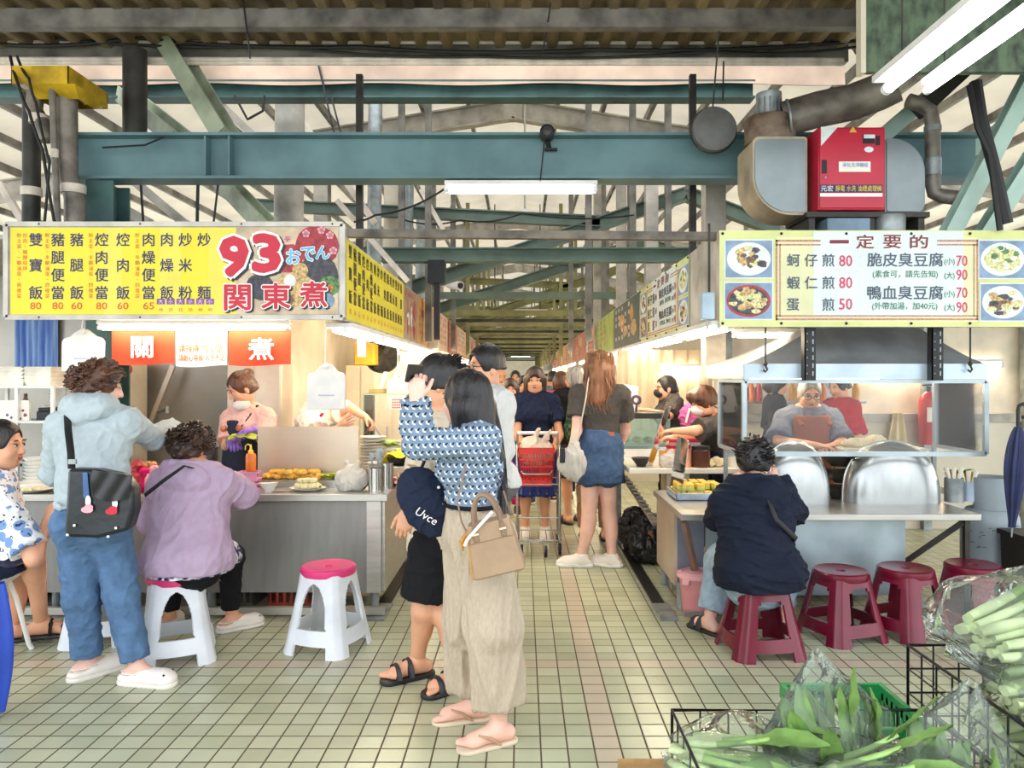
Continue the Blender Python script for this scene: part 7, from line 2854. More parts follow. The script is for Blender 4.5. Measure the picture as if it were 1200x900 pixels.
for i, (px, y, m1, lb) in enumerate(((440, 5.35, 'leaf_deep', 'dish of dark greens behind the utensil cans'), (452, 5.28, 'fried_gold', 'dish of golden strips beside the dark greens'), (464, 5.2, 'photo_red', 'dish of red garnish at the aisle corner'),
                                     (470, 5.35, 'rice', 'dish of pale noodles by the red garnish'), (476, 5.55, 'leaf_green', 'dish of chopped greens on the aisle side'), (430, 5.3, 'photo_tan', 'dish of tan fritters next to the steel shield'))):
 c = Vector((gx(px, y), y, CT))
 mb = MB()
 mb.lathe([(0, 0), (.05, 0), (.08, .03), (.085, .034), (.075, .03), (.045, .008), (0, .008)], c, 28)
 d = one(mb, 'dish', MATS.black if i in (2, 4) else MATS.porcelain, lb, 'dish')
 mb = MB()
 for q in range(14):
  a, r = R_.uniform(0, 6.28), R_.uniform(0, .05)
  mb.ell(c + Vector((r * math.cos(a), r * math.sin(a), .03 + .02 * (1 - r / .05))), (.02, .011, .01), Matrix.Rotation(R_.uniform(0, 3), 3, 'Z'), 0, 8, 6)
 mb.build('food', MATS[m1], d)['kind'] = 'stuff'
# tongs
t = T('tongs', 'steel tongs in the reaching hand over the plates', 'tongs', at(433, 495, 5.6))
h0 = PT.j['wL'] + Vector((.06, -.03, -.04))
for s_ in (-1, 1):
 mb = MB()
 mb.bar(h0 + Vector((-.03, 0, .03)), h0 + Vector((.06, -.04 + .012 * s_, -.09)), .012, .003)
 mb.build('arm', MATS.galv, t)
# items over the rear of the stall
mb = MB()
mb.lathe([(.02, 0), (.17, 0), (.18, .02), (.18, .09), (.165, .1), (.16, .02), (.03, .015), (0, .015)], at(449, 417, 7.9), 32, axis=(0, -1, 0))
for i in range(6):
 a = 2 * PI * i / 6
 mb.bar(at(449, 417, 7.84) + Vector((0, 0, 0)), at(449, 417, 7.84) + Vector((.16 * math.cos(a), 0, .16 * math.sin(a))), .05, .006, up=(0, 1, .4))
one(mb, 'exhaust_fan', MATS.dark_steel, 'round dark exhaust fan above the rear cabinets', 'fan')
mb = MB()
mb.box(gx(415, 7.6), gx(438, 7.6), 7.6, 7.85, gz(428, 7.6), gz(402, 7.6))
one(mb, 'yellow_box', mat('box_yellow', '#d8a92a', .4), 'yellow box hanging under the aisle lamps beside the fan', 'box', bevel=.01)
mb = MB()
mb.box(gx(419, 5.3), gx(428, 5.3), 5.3, 5.34, gz(418, 5.3), gz(392, 5.3))
one(mb, 'white_sign_card', MATS.paper_white, 'small white card hanging from the aisle lamps', 'card')
# ------------------------------------------------------------------ what people carry
t = T('smartphone', 'phone in a dark and teal case held up in the raised hand', 'phone', PW.j['wL'])
d = Vector((-.35, .1, 1)).normalized()
c = PW.j['wL'] + Vector((-.012, .045, .10))
R3 = Matrix((Vector((.25, .97, 0)), Vector((-.97, .25, 0)).normalized(), Vector((0, 0, 1)))).transposed() @ Matrix.Rotation(.2, 3, 'X')
mb = MB()
mb.obox(c, (.14, .012, .07), R3)
mb.build('case', MATS.black, t, bevel=.005)
mb = MB()
mb.obox(c + Vector((0, 0, -.045)), (.08, .02, .035), R3)
mb.build('grip', mat('teal_grip', '#4f8fa8', .4), t, bevel=.004)
mb = MB()
for q in (-.03, .03):
 mb.obox(c + R3 @ Vector((q, .008, .015)), (.025, .006, .025), R3)
mb.build('camera_lens', MATS.eye_dark, t)
# beige handbag hanging at the cardigan woman's hip
Yb = 2.90
t = T('handbag', 'structured beige handbag with two looped handles at the cardigan woman', 'handbag', at(578, 672, Yb))
tl = Matrix.Rotation(.235, 3, 'Y')
bc = at(579, 640, Yb)
ex, ez, ey = tl @ Vector((1, 0, 0)), tl @ Vector((0, 0, 1)), Vector((0, 1, 0))
ex = -ex if ex.x < 0 else ex
ex = Vector((math.cos(.235), 0, math.sin(.235)))
ez = Vector((-math.sin(.235), 0, math.cos(.235)))
w, h = .185, .200
mb = MB()
out = [(-.5, -.42), (-.47, -.5), (.47, -.5), (.5, -.45), (.40, .48), (.37, .5), (-.37, .5), (-.40, .48)]
mb.prism([(a * w * 1.08, b * h) for a, b in out], bc + ey * .055, ex, ez, .11)
mb.build('body', mat('bag_beige', '#a4886c', .5, 0, .05, 12, bump=.2, bscale=200), t, bevel=.008)
mb = MB()
mb.prism([(-.40 * w * 1.08, .18 * h), (.42 * w * 1.08, .18 * h), (.385 * w * 1.08, .52 * h), (-.37 * w * 1.08, .52 * h)], bc - ey * .054, ex, ez, .006)
mb.build('flap', MATS.bag_beige, t, bevel=.003)
mb = MB()
mb.prism([(-.53 * w * 1.08, -.46 * h), (-.49 * w * 1.08, -.49 * h), (-.40 * w * 1.08, .45 * h), (-.43 * w * 1.08, .40 * h)], bc + ey * .050, ex, ez, .1)
mb.build('side_gusset', mat('bag_tan', '#c08a3e', .5, 0, .08, 12), t)
for k, (dy, up_) in enumerate(((-.058, .135), (.05, .125))):
 mb = MB()
 pts = [bc + ey * dy + ex * (-.052 * math.cos(a)) + ez * (h * .36 + up_ * math.sin(a)) for a in [PI * i / 14 for i in range(15)]]
 mb.tube(pts, .0078, 10)
 hd = mb.build('handle', mat('bag_handle', '#8c6f58', .5), t)
 mb = MB()
 for sg in (-1, 1):
  mb = MB()
  mb.obox(bc + ey * (dy + (-.004 if k == 0 else .004)) + ex * (.052 * sg) + ez * (h * .33), (.02, .008, .05), Matrix((ex, ey, ez)).transposed())
  mb.build('handle_tab', MATS.bag_handle, hd, bevel=.002)
  mb = MB()
  mb.obox(bc + ey * (dy - .006) + ex * (.052 * sg) + ez * (h * .35), (.026, .006, .007), Matrix((ex, ey, ez)).transposed())
  mb.build('buckle', mat('gold', '#e8dcc0', .25, .8), hd)
mb = MB()
mb.tube([bc + ez * .14 + ex * .03 - ey * .07, bc + ez * .10 + ex * -.03 - ey * .075, bc + ez * .06 + ex * -.085 - ey * .07, bc + ez * .04 + ex * -.10 - ey * .066], .006, 8)
mb.build('white_ribbon', MATS.ink_white, t)
mb = MB()
mb.tube([bc + ez * .07 + ex * -.09, bc + ez * .045 + ex * -.115, bc + ez * .01 + ex * -.12], [.007, .012, .003], 8)
mb.build('tassel', MATS.bag_tan, t)
mb = MB()
pts = [at(563, 512, 3.0), at(546, 545, 2.99), at(536, 588, 2.98), at(541, 612, 2.95), at(549, 628, 2.92), bc + ez * .085 + ex * -.075]
pts2 = [at(587, 540, 3.03), at(592, 590, 3.0), at(597, 606, 2.94), bc + ez * .09 + ex * .075]
mb.tube(pts[1:], .0035, 8)
mb.build('shoulder_cord', MATS.bag_handle, t)
mb = MB()
mb.tube([at(590, 575, 3.02), at(595, 592, 3.0), at(602, 604, 2.96), bc + ez * .09 + ex * .07], .0035, 8)
mb.build('shoulder_cord', MATS.bag_handle, t)
# round navy cloth bag with lettering
Yn = 3.30
t = T('cloth_bag', 'round navy cloth bag with white lettering between the couple', 'bag', at(498, 628, Yn))
c = at(499, 588, Yn)
ax = Vector((.10, 0, -.16)).normalized()
S = Sdf()
q = Vector((ax.z, 0, -ax.x))
Rm = Matrix((q, Vector((0, 1, 0)), ax)).transposed()
S.ell(c, (.108, .05, .165), Rm, .02)
mb = MB()
put(mb, S.mesh(.006, wrinkle(.004, 22, 5)))
mb.build('body', fabric('cloth_navy', '#232b40', .1), t)
mb = MB()
text(mb, 'Uvce', at(501, 604, Yn - .045), em=.05, right=Vector((.86, 0, -.5)), up=Vector((.5, 0, .86)), lift=.022, shear=.15)
mb.build('lettering', MATS.ink_white, t)
mb = MB()
for px, py in ((514, 571), (520, 590)):
 mb = MB()
 mb.lathe([(.006, 0), (.006, .004), (0, .005)], at(px, py, Yn - .045), 12, axis=(0, -1, 0))
 mb.build('snap_button', MATS.ink_white, t)
mb = MB()
mb.tube([c + Vector((-.02, .0, .14)), at(505, 520, 3.5), at(516, 500, 3.62)], .008, 8, flat=.4)
mb.build('shoulder_strap', MATS.strap_black, t)
# tote on the jacket person
Yt = 3.56
t = T('tote_bag', 'black tote with printed dancing feet on the jacket person', 'bag', at(122, 627, Yt))
poly = [(81, 622), (85, 548), (118, 549), (150, 556), (161, 572), (162, 596), (155, 620), (120, 629), (88, 628)]
S = Sdf()
mb = MB()
o0 = at(120, 600, Yt)
mb.prism([((px - 120) * Yt / F, (600 - py) * Yt / F) for px, py in poly], o0 + Vector((0, .045, 0)), (1, 0, 0), (0, 0, 1), .09)
mb.build('body', mat('tote_black', '#1c2128', .35, 0, .25, 7, bump=.5, bscale=12), t, bevel=.018)
f = Face(o0 + Vector((0, -.052, 0)), (1, 0, 0), (0, 0, 1), Yt / F, Yt / F)
def tp(px, py):
 return (px - 120), (600 - py)
for legs_ in (((107, 552, 109, 581), (111, 585), (110, 595), 'photo_pink'), ((146, 556, 143, 581), (142, 587), (138, 597), 'photo_red')):
 (x0_, y0_, x1_, y1_), sk_, sh_, m_ = legs_
 mb = MB()
 a, b = tp(x0_, y0_), tp(x1_, y1_)
 mb.add([f.p(a[0] - 2.5, a[1], .002), f.p(b[0] - 3.5, b[1], .002), f.p(b[0] + 3.5, b[1], .002), f.p(a[0] + 3, a[1], .002)], [(0, 1, 2, 3)])
 mb.build('trouser_print', mat('print_blue', '#41659c', .5), t)
 mb = MB()
 f.blob(mb, *tp(*sk_), 3.2, 6.5, .003)
 mb.build('sock_print', MATS.ink_white, t)
 mb = MB()
 f.blob(mb, *tp(*sh_), 7, 3.8, .004)
 f.blob(mb, *tp(sh_[0] + 2, sh_[1] - 3), 5, 3.4, .0042)
 mb.build('shoe_print', MATS[m_] if m_ != 'photo_red' else MATS.ink_red, t)
for px, py in ((95, 613), (87, 624), (143, 616), (134, 626)):
 mb = MB()
 mb.lathe([(.006, 0), (.006, .004), (0, .006)], f.p(*tp(px, py), .0), 10, axis=(0, -1, 0))
 mb.build('stud', MATS.ink_white, t)
mb = MB()
mb.grid(lambda u, v: f.p(*tp(117 + 46 * u, 549 + 6 * u + (30 - 8 * u) * v + 7 * math.sin(3 * u) * v), .004 + .010 * math.sin(u * 7 + v * 3) ** 2), 20, 8, thick=.006)
mb.build('leather_flap', MATS.leather_black, t)
mb = MB()
mb.tube([at(84, 549, Yt), at(83, 530, 3.60), at(80, 505, 3.68), at(79, 487, 3.78), at(84, 478, 3.9)], .016, 8, flat=.25)
st_ = mb.build('shoulder_strap', MATS.strap_black, t)
mb = MB()
mb.obox(at(85, 541, Yt - .01), (.035, .012, .022))
mb.build('strap_ring', MATS.galv, st_)
mb = MB()
mb.tube([at(240, 552, 4.22), at(216, 546, 4.02), at(192, 563, 3.94), at(170, 580, 3.98)], .014, 8, flat=.3)
mb.build('crossbody_strap', MATS.strap_black, PLAV.root)
# navy bag on the seated man's lap
S = Sdf()
c = at(12, 645, 3.95)
S.ell(c, (.10, .07, .085), None, .03)
S.ell(c + Vector((-.05, 0, .02)), (.08, .07, .09), None, .03)
t = T('drawstring_bag', 'shiny navy bag with white lettering on the seated man lap', 'bag', c)
mb = MB()
put(mb, S.mesh(.006, wrinkle(.006, 34, 3)))
mb.build('body', mat('bag_navy', '#232657', .3, 0, .15, 8), t)
mb = MB()
f = Face(at(-8, 657, 3.86), (1, 0, 0), (0, 0, 1), 22 * 3.86 / F, 26 * 3.86 / F)
f.blob(mb, .5, .5, .5, .5, .0)
mb.build('white_patch', MATS.ink_white, t)
mb = MB()
text(mb, 'yum', f.p(.55, .45), em=.05, lift=.004, shear=.1)
mb.build('lettering', MATS.ink_navy, t)
# tote on the auburn-haired woman
t = T('tote_bag', 'pale grey tote hanging from the shoulder of the denim skirt woman', 'bag', at(671, 562, 5.85))
S = Sdf()
c = at(671, 540, 5.82)
S.ell(c + Vector((0, 0, -.03)), (.105, .06, .12), None, .03)
S.cone(c + Vector((0, 0, .05)), c + Vector((.02, 0, .13)), .07, .03, .04)
mb = MB()
put(mb, S.mesh(.007, wrinkle(.010, 26, 9, (1.6, 1, .2))))
mb.build('body', fabric('tote_grey', '#c9c4bc', .05), t)
mb = MB()
mb.tube([c + Vector((.03, 0, .12)), at(680, 500, 5.84), at(686, 470, 5.86), at(689, 448, 5.98), at(690, 443, 6.1)], .022, 8, flat=.25)
mb.build('strap', MATS.tote_grey, t)
mb = MB()
mb.box(c.x - .10, c.x - .06, c.y - .06, c.y - .02, c.z - .01, c.z + .10)
mb.build('tag', MATS.black, t, bevel=.006)
# ------------------------------------------------------------------ shopping trolley
t = T('shopping_trolley', 'wire shopping trolley pushed by the woman in navy', 'trolley', (gx(631, 6.6), 6.6, 0))
xa, xb, yf, yb_ = gx(606, 6.45), gx(656, 6.45), 6.45, 6.88
mat('chrome', '#b7b4ad', .25, .8, .08, 6)
def wire(pts, r=.008):
 mb = MB()
 mb.tube(pts, r, 8)
 return mb
for x in (xa, xb):
 wire([(x, yf, .12), (x, yf, .90), (x, yf + .02, .93)], .010).build('upright', MATS.chrome, t)
 wire([(x, yb_, .12), (x, yb_, .98), (x, yb_ - .0, 1.0)], .010).build('upright', MATS.chrome, t)
 wire([(x, yf, .13), (x, yb_, .13)]).build('side_rail', MATS.chrome, t)
 wire([(x, yf, .52), (x, yb_, .52)]).build('side_rail', MATS.chrome, t)
for y, z in ((yf, .32), (yf, .60), (yb_, .6), (yf, .13), (yb_, .13)):
 wire([(xa, y, z), (xb, y, z)], .006).build('cross_wire', MATS.chrome, t)
for i in range(5):
 x = xa + (xb - xa) * (i + .5) / 5
 wire([(x, yf, .13), (x, yb_, .13)], .004).build('bottom_wire', MATS.chrome, t)
 wire([(x, yf, .52), (x, yb_, .52)], .004).build('deck_wire', MATS.chrome, t)
mb = MB()
mb.tube([(xa, yb_, 1.0), (xb, yb_, 1.0)], .016, 12)
mb.build('handle', MATS.plastic_white, t)
for x, y in ((xa + .04, yf), (xb - .0, yf + .02), (xa, yb_), (xb, yb_), ((xa + xb) / 2 + .06, yf - .06)):
 mb = MB()
 mb.lathe([(.0, -.012), (.045, -.012), (.05, 0), (.045, .012), (0, .012)], (x, y, .05), 20, axis=(1, 0, 0))
 cw = mb.build('caster', MATS.black, t)
 mb = MB()
 mb.bar((x - .018, y, .05), (x - .018, y, .13), .006, .03)
 mb.bar((x + .018, y, .05), (x + .018, y, .13), .006, .03)
 mb.build('caster_fork', MATS.chrome, cw)
wire([(xa, yf, .13), ((xa + xb) / 2, yf - .07, .12), (xb, yf, .13)], .008).build('front_bow', MATS.chrome, t)
t = T('shopping_basket', 'red lattice shopping basket riding on the trolley', 'basket', (gx(628, 6.45), 6.6, .53))
mat('basket_red', '#cf2f2c', .35, 0, .06, 6)
bx0, bx1, by0, by1, bz0, bz1 = gx(608, 6.4), gx(650, 6.4), 6.42, 6.84, .60, .90
def bp(u, v, w):
 q = .85 + .15 * w
 cx_, cy_ = (bx0 + bx1) / 2, (by0 + by1) / 2
 return Vector((cx_ + (u - .5) * (bx1 - bx0) * q, cy_ + (v - .5) * (by1 - by0) * q, bz0 + (bz1 - bz0) * w))
mb = MB()
for (a, b) in (((0, 0), (1, 0)), ((1, 0), (1, 1)), ((1, 1), (0, 1)), ((0, 1), (0, 0))):
 for i in range(13):
  q = i / 12
  u, v = a[0] + (b[0] - a[0]) * q, a[1] + (b[1] - a[1]) * q
  mb.bar(bp(u, v, 0), bp(u, v, 1), .010, .006)
 for w, hh in ((.03, .05), (.3, .012), (.5, .012), (.7, .012), (.95, .05)):
  mb.bar(bp(a[0], a[1], w), bp(b[0], b[1], w), .008, hh)
mb.add([bp(0, 0, .02), bp(1, 0, .02), bp(1, 1, .02), bp(0, 1, .02)], [(0, 1, 2, 3)])
mb.build('lattice', MATS.basket_red, t)
mb = MB()
mb.tube([bp(.02, 0, .38), bp(.1, 0, .30) + Vector((0, -.03, 0)), bp(.9, 0, .30) + Vector((0, -.03, 0)), bp(.98, 0, .38)], .007, 8)
mb.build('handle', MATS.chrome, t)
t = T('carrier_bag', 'full cream carrier bag with tied ears in the red basket', 'bag', (gx(630, 6.5), 6.62, .7))
S = Sdf()
c = Vector(((bx0 + bx1) / 2, 6.62, .86))
S.ell(c, (.15, .16, .12), None, .03)
S.ell(c + Vector((-.05, -.05, .06)), (.08, .08, .07), None, .03)
S.cone(c + Vector((.06, -.05, .08)), c + Vector((.12, -.08, .19)), .035, .012, .02)
S.cone(c + Vector((-.02, -.06, .1)), c + Vector((.02, -.09, .20)), .03, .012, .02)
mb = MB()
put(mb, S.mesh(.008, wrinkle(.010, 30, 3)))
mb.build('film', mat('bag_cream', '#efe0cc', .4, 0, .05, 8, trans=.2), t)
# ------------------------------------------------------------------ cooking counter things
mat('dome_steel', '#b3b6b6', .27, .8, .12, 5, stretch=(1, 1, .4))
for px0, px1, py0, Yd, lb in ((898, 980, 519, 5.0, 'half-dome steel splash cover behind the dark hooded head'), (998, 1112, 519, 5.02, 'large half-dome steel splash cover at the middle of the cooking counter')):
 t = T('wok_cover', lb, 'wok cover', (gx((px0 + px1) / 2, Yd), Yd, RT))
 w = (px1 - px0) * Yd / F / 2
 cx_ = gx((px0 + px1) / 2, Yd)
 hh = gz(py0, Yd) - RT
 mb = MB()
 def dome(u, v, w=w, cx_=cx_, hh=hh, Yd=Yd):
  a = PI * u
  r = math.sin(v * PI / 2) ** .8
  return (cx_ - w * math.cos(a) * r, Yd + .02 + .14 * (1 - v ** 2.6) * -1 + .12, RT + hh * math.sin(a) ** .85 * r if False else RT + hh * (math.sin(a) ** .72) * r)
 mb.grid(dome, 40, 14, thick=.004)
 mb.build('shell', MATS.dome_steel, t, ang=60)
 mb = MB()
 for rr, oy in ((1.0, .0), (.955, -.012)):
  mb.tube([Vector((cx_ - w * math.cos(a) * rr, Yd + .14 + oy * 2, RT + hh * (math.sin(a) ** .72) * rr)) for a in [PI * i / 40 for i in range(41)]], .008, 8)
 mb.build('rim', MATS.dome_steel, t)
for i, (px, y, z, r, lb) in enumerate(((985, 5.3, .0, .12, 'lowest black pan between the two steel covers'), (988, 5.3, .11, .13, 'middle black pan stacked between the two steel covers'), (984, 5.32, .22, .12, 'topmost black pan between the two steel covers'))):
 t = T('frying_pan', lb, 'pan', (gx(px, y), y, RT + z))
 c = Vector((gx(px, y), y, RT + z))
 mb = MB()
 mb.lathe([(0, .02), (r * .7, .02), (r, .075), (r * 1.03, .08), (r * .97, .075), (r * .68, .03), (0, .03)], c, 32)
 mb.lathe([(r * .5, 0), (r * .55, .02), (r * .7, .02)], c, 24)
 mb.build('pan', MATS.dark_steel, t)
 mb = MB()
 mb.tube([c + Vector((0, -r, .07)), c + Vector((.02, -r - .10, .09))], .012, 8)
 mb.build('handle', MATS.black, t)
# chopping board and ladle seen through the guard
mb = MB()
mb.box(gx(985, 5.5), gx(1085, 5.5), 5.45, 5.62, RT + .0, RT + .33)
one(mb, 'griddle_box', MATS.cream_panel, 'cream griddle box behind the steel covers', 'griddle', bevel=.01)
S = Sdf()
c = Vector((gx(1000, 5.55), 5.54, RT + .36))
S.ell(c, (.10, .06, .04), None, .03)
S.ell(c + Vector((.16, 0, .01)), (.08, .06, .05), None, .03)
mb = MB()
put(mb, S.mesh(.007, wrinkle(.008, 40, 2)))
one(mb, 'folded_cloth', mat('cloth_cream', '#e4d6ac', .8), 'cream folded cloth on the griddle box by the cook hands', 'cloth')
# tofu tray, clear shields
t = T('food_tray', 'pale blue tray on the aisle end of the cooking counter', 'tray', (gx(815, 5.35), 5.4, RT))
x0, x1, y0, y1 = gx(788, 5.3), gx(848, 5.3), 5.18, 5.52
mb = MB()
mb.box(x0, x1, y0, y1, RT, RT + .012)
for a in ((x0, x1, y0, y0 + .012), (x0, x1, y1 - .012, y1), (x0, x0 + .012, y0, y1), (x1 - .012, x1, y0, y1)):
 mb.box(a[0], a[1], a[2], a[3], RT, RT + .05)
mb.build('tray', mat('tray_blue', '#b4c2d6', .35, .2), t, bevel=.004)
tofu = None
R_ = random.Random(5)
for i in range(5):
 for j in range(4):
  for kz in range(2):
   if kz == 1 and (i + j) % 4 == 3:
    continue
   if tofu is None:
    mb = MB()
    mb.box(-.026, .026, -.03, .03, 0, .048, 0)
    mb.box(-.0265, .0265, -.0305, .0305, .0, .026, 1)
    tofu = mb.build('tofu_block', [mat('tofu_yellow', '#ecc653', .5, 0, .12, 30), mat('tofu_green', '#a9bd6c', .5, 0, .1, 20)], loc=(0, 0, 0), bevel=.006)
    tag(tofu, 'yellow-topped fried tofu block stacked in the pale blue tray', 'tofu', 'fried tofu blocks in the pale blue tray')
    o = tofu
   else:
    o = tofu.copy()
    COL.objects.link(o)
   o.location = (x0 + .045 + i * .062 + R_.uniform(-.004, .004), y0 + .05 + j * .075, RT + .012 + kz * .05)
   o.rotation_euler = (0, 0, R_.uniform(-.12, .12))
def sheet(label, pts, th=.006, m='acrylic'):
 mb = MB()
 a, b, c, d = [Vector(p) for p in pts]
 n = (b - a).cross(d - a).normalized() * th
 mb.add([a, b, c, d, a + n, b + n, c + n, d + n], [(0, 1, 2, 3), (7, 6, 5, 4), (0, 4, 5, 1), (1, 5, 6, 2), (2, 6, 7, 3), (3, 7, 4, 0)])
 return one(mb, 'acrylic_guard', MATS[m], label, 'guard', bevel=.001)
sheet('tilted clear acrylic guard standing on the condiment counter', [at(757, 546, 5.9), at(764, 546, 6.06), at(786, 476, 6.02), at(779, 478, 5.86)])
sheet('clear acrylic guard before the tofu tray', [at(797, 590, 5.15), (gx(797, 5.15), 5.55, RT), (gx(803, 5.15) + .03, 5.55, gz(516, 5.15)), at(807, 516, 5.15)])
# condiments
CZ = .80
def jar(px, y, r, h, m, lidm, label, name='sauce_jar'):
 t = T(name, label, 'jar', (gx(px, y), y, CZ))
 c = Vector((gx(px, y), y, CZ))
 mb = MB()
 mb.lathe([(0, 0), (r, 0), (r * 1.02, .01), (r, h * .8), (r * .85, h * .88), (0, h * .88)], c, 28)
 mb.build('body', MATS[m], t)
 mb = MB()
 mb.lathe([(r * .92, h * .86), (r * .94, h), (r * .9, h * 1.02), (0, h * 1.02)], c, 28)
 mb.build('lid', MATS[lidm], t)
 return t
mat('sauce_brown', '#4f2a1c', .25)
mat('sauce_peach', '#e2a184', .3)
mat('sauce_amber', '#d89a2a', .25)
jar(821, 6.0, .075, .16, 'sauce_brown', 'black', 'dark soy jar with black lid on the condiment counter')
jar(801, 6.0, .06, .17, 'sauce_peach', 'knob_red', 'peach sauce tub with red lid next to the dark soy jar')
jar(788, 6.08, .055, .16, 'sauce_peach', 'knob_red', 'peach sauce tub with red lid behind the milky bag')
jar(777, 6.1, .032, .14, 'sauce_amber', 'plastic_white', 'amber sauce bottle beside the tilted guard')
jar(862, 6.0, .06, .09, 'paper_white', 'plastic_white', 'white tub at the hood end of the condiment counter')
mb = MB()
mb.box(gx(785, 6.1), gx(825, 6.1), 6.13, 6.35, CZ + .18, CZ + .21)
one(mb, 'red_tray', MATS.knob_red, 'shallow red tray under the reaching hands', 'tray', bevel=.006)
mb = MB()
mb.box(gx(787, 6.1), gx(823, 6.1), 6.16, 6.32, CZ, CZ + .18)
one(mb, 'tray_riser', MATS.paper_white, 'white riser under the shallow red tray', 'box')
S = Sdf()
c = Vector((gx(785, 5.95), 5.95, CZ))
S.ell(c + Vector((0, 0, .05)), (.085, .05, .06), None, .03)
S.cone(c + Vector((0, 0, .09)), c + Vector((.01, 0, .13)), .03, .015, .02)
S.cut(c, (0, 0, -1))
mb = MB()
put(mb, S.mesh(.006, wrinkle(.007, 45, 3)))
one(mb, 'tied_bag', MATS.bag_milky, 'small knotted milky bag on the condiment counter', 'bag')
mb = MB()
c = Vector((gx(752, 6.0), 6.02, CZ))
mb.lathe([(0, 0), (.035, 0), (.04, .015), (.075, .06), (.08, .07), (.072, .066), (.035, .02), (0, .02)], c, 32)
one(mb, 'black_bowl', MATS.black, 'black bowl with ladle at the aisle end of the condiment counter', 'bowl')
mb = MB()
c = Vector((gx(838, 5.98), 5.98, CZ))
for i in range(5):
 mb.ell(c + Vector((-.03 + .02 * i, .01 * (i % 2), .03 + .012 * (i % 3))), (.035, .03, .03))
one(mb, 'napkin_heap', MATS.cloth_cream, 'cream crumpled napkins beside the dark soy jar', 'napkins')
# display fridge at the end of the counter
t = T('display_fridge', 'glass countertop display fridge with black top rail', 'fridge', (gx(755, 6.95), 7.0, CZ))
x0, x1, y0, y1, z1 = .86, 1.30, 6.75, 7.12, gz(484, 6.75)
mb = MB()
mb.box(x0, x1, y0, y1, CZ, CZ + .07)
mb.build('base', MATS.plastic_white, t, bevel=.004)
mb = MB()
mb.box(x0, x1, y0, y1, z1 - .05, z1)
mb.build('top_rail', MATS.black, t, bevel=.004)
mb = MB()
mb.box(x0, x1, y0, y0 + .005, CZ + .07, z1 - .05)
mb.box(x0, x0 + .005, y0, y1, CZ + .07, z1 - .05)
mb.build('glass', film('glass_aqua', '#d8f2f2', .8, .03), t)
mb = MB()
mb.box(x0 + .02, x1 - .02, y0 + .05, y1 - .02, CZ + .10, CZ + .115)
mb.build('shelf', mat('aqua', '#a8d6d8', .3), t)
for i in range(4):
 mb = MB()
 mb.ell((x0 + .07 + i * .1, y0 + .15, CZ + .14), (.045, .05, .03))
 one(mb, 'packed_food', MATS.fried_gold if i % 2 else MATS.photo_tan, 'packed food portion inside the display fridge', 'food', 'packed food inside the display fridge')
t = T('tablet_stand', 'pale tablet screen tilted on the display fridge', 'tablet', (gx(738, 6.9), 6.9, z1))
mb = MB()
mb.bar((gx(735, 6.9), 6.9, z1), (gx(741, 6.9), 6.95, z1 + .24), .13, .012, up=(0, 1, 0))
mb.build('screen', MATS.plastic_white, t, bevel=.004)
mb = MB()
mb.tube([(gx(746, 6.9) + .035 * math.cos(a), 6.92, z1 + .11 + .035 * math.sin(a)) for a in [2 * PI * i / 20 for i in range(21)]], .014, 10)
mb.tube([(gx(746, 6.9), 6.92, z1), (gx(746, 6.9), 6.92, z1 + .08)], .01, 8)
one(mb, 'tape_ring', mat('ring_violet', '#4b3a5c', .4), 'dark violet ring on a stand next to the tablet', 'ring')
# black bags stuffed below the counter
for x, y, s, h, lb in ((1.02, 6.25, .15, .40, 'black backpack standing under the condiment counter'), (.98, 6.65, .14, .40, 'black sack slumped behind the backpack under the counter')):
 S = Sdf()
 S.ell((x, y, h * .45), (s, s * .9, h * .52), None, .03)
 S.ell((x + .02, y - s * .5, h * .3), (s * .8, s * .5, h * .28), None, .03)
 S.cut((0, 0, 0.0), (0, 0, -1))
 mb = MB()
 put(mb, S.mesh(.009, wrinkle(.012, 22, 3)))
 t = T('backpack', lb, 'bag', (x, y, 0))
 mb.build('body', MATS.leather_black, t)
 mb = MB()
 mb.tube([(x - .05, y - s * .8, h * .75), (x - .06, y - s * 1.0, h * .5), (x - .05, y - s * .95, h * .15)], .014, 8, flat=.4)
 mb.tube([(x + .05, y - s * .8, h * .75), (x + .06, y - s * 1.0, h * .5), (x + .05, y - s * .95, h * .15)], .014, 8, flat=.4)
 mb.build('strap', MATS.strap_black, t)
 mb = MB()
 mb.obox((x, y - s * .88, h * .62), (.04, .012, .06))
 mb.build('patch', MATS.photo_brown, t)
# pink bucket
t = T('lidded_bucket', 'pink plastic bucket with lid beside the cooking counter leg', 'bucket', (gx(817, 4.86), 4.86, 0))
c = Vector((gx(817, 4.86), 4.86, 0))
mb = MB()
mb.lathe([(0, 0), (.085, 0), (.09, .01), (.112, .24), (.12, .25), (.105, .25), (.09, .02), (0, .015)], c, 36)
mb.build('pail', mat('pail_pink', '#e79a9f', .4, 0, .06), t)
mb = MB()
mb.lathe([(.126, .24), (.128, .262), (.10, .275), (.09, .268), (0, .27)], c, 36)
mb.build('lid', mat('pail_lid', '#eeb0b6', .4, 0, .06), t)
mb = MB()
mb.obox(c + Vector((-.09, -.095, .225)), (.05, .03, .03), Matrix.Rotation(-.7, 3, 'Z'))
mb.build('lug', MATS.pail_lid, t, bevel=.005)
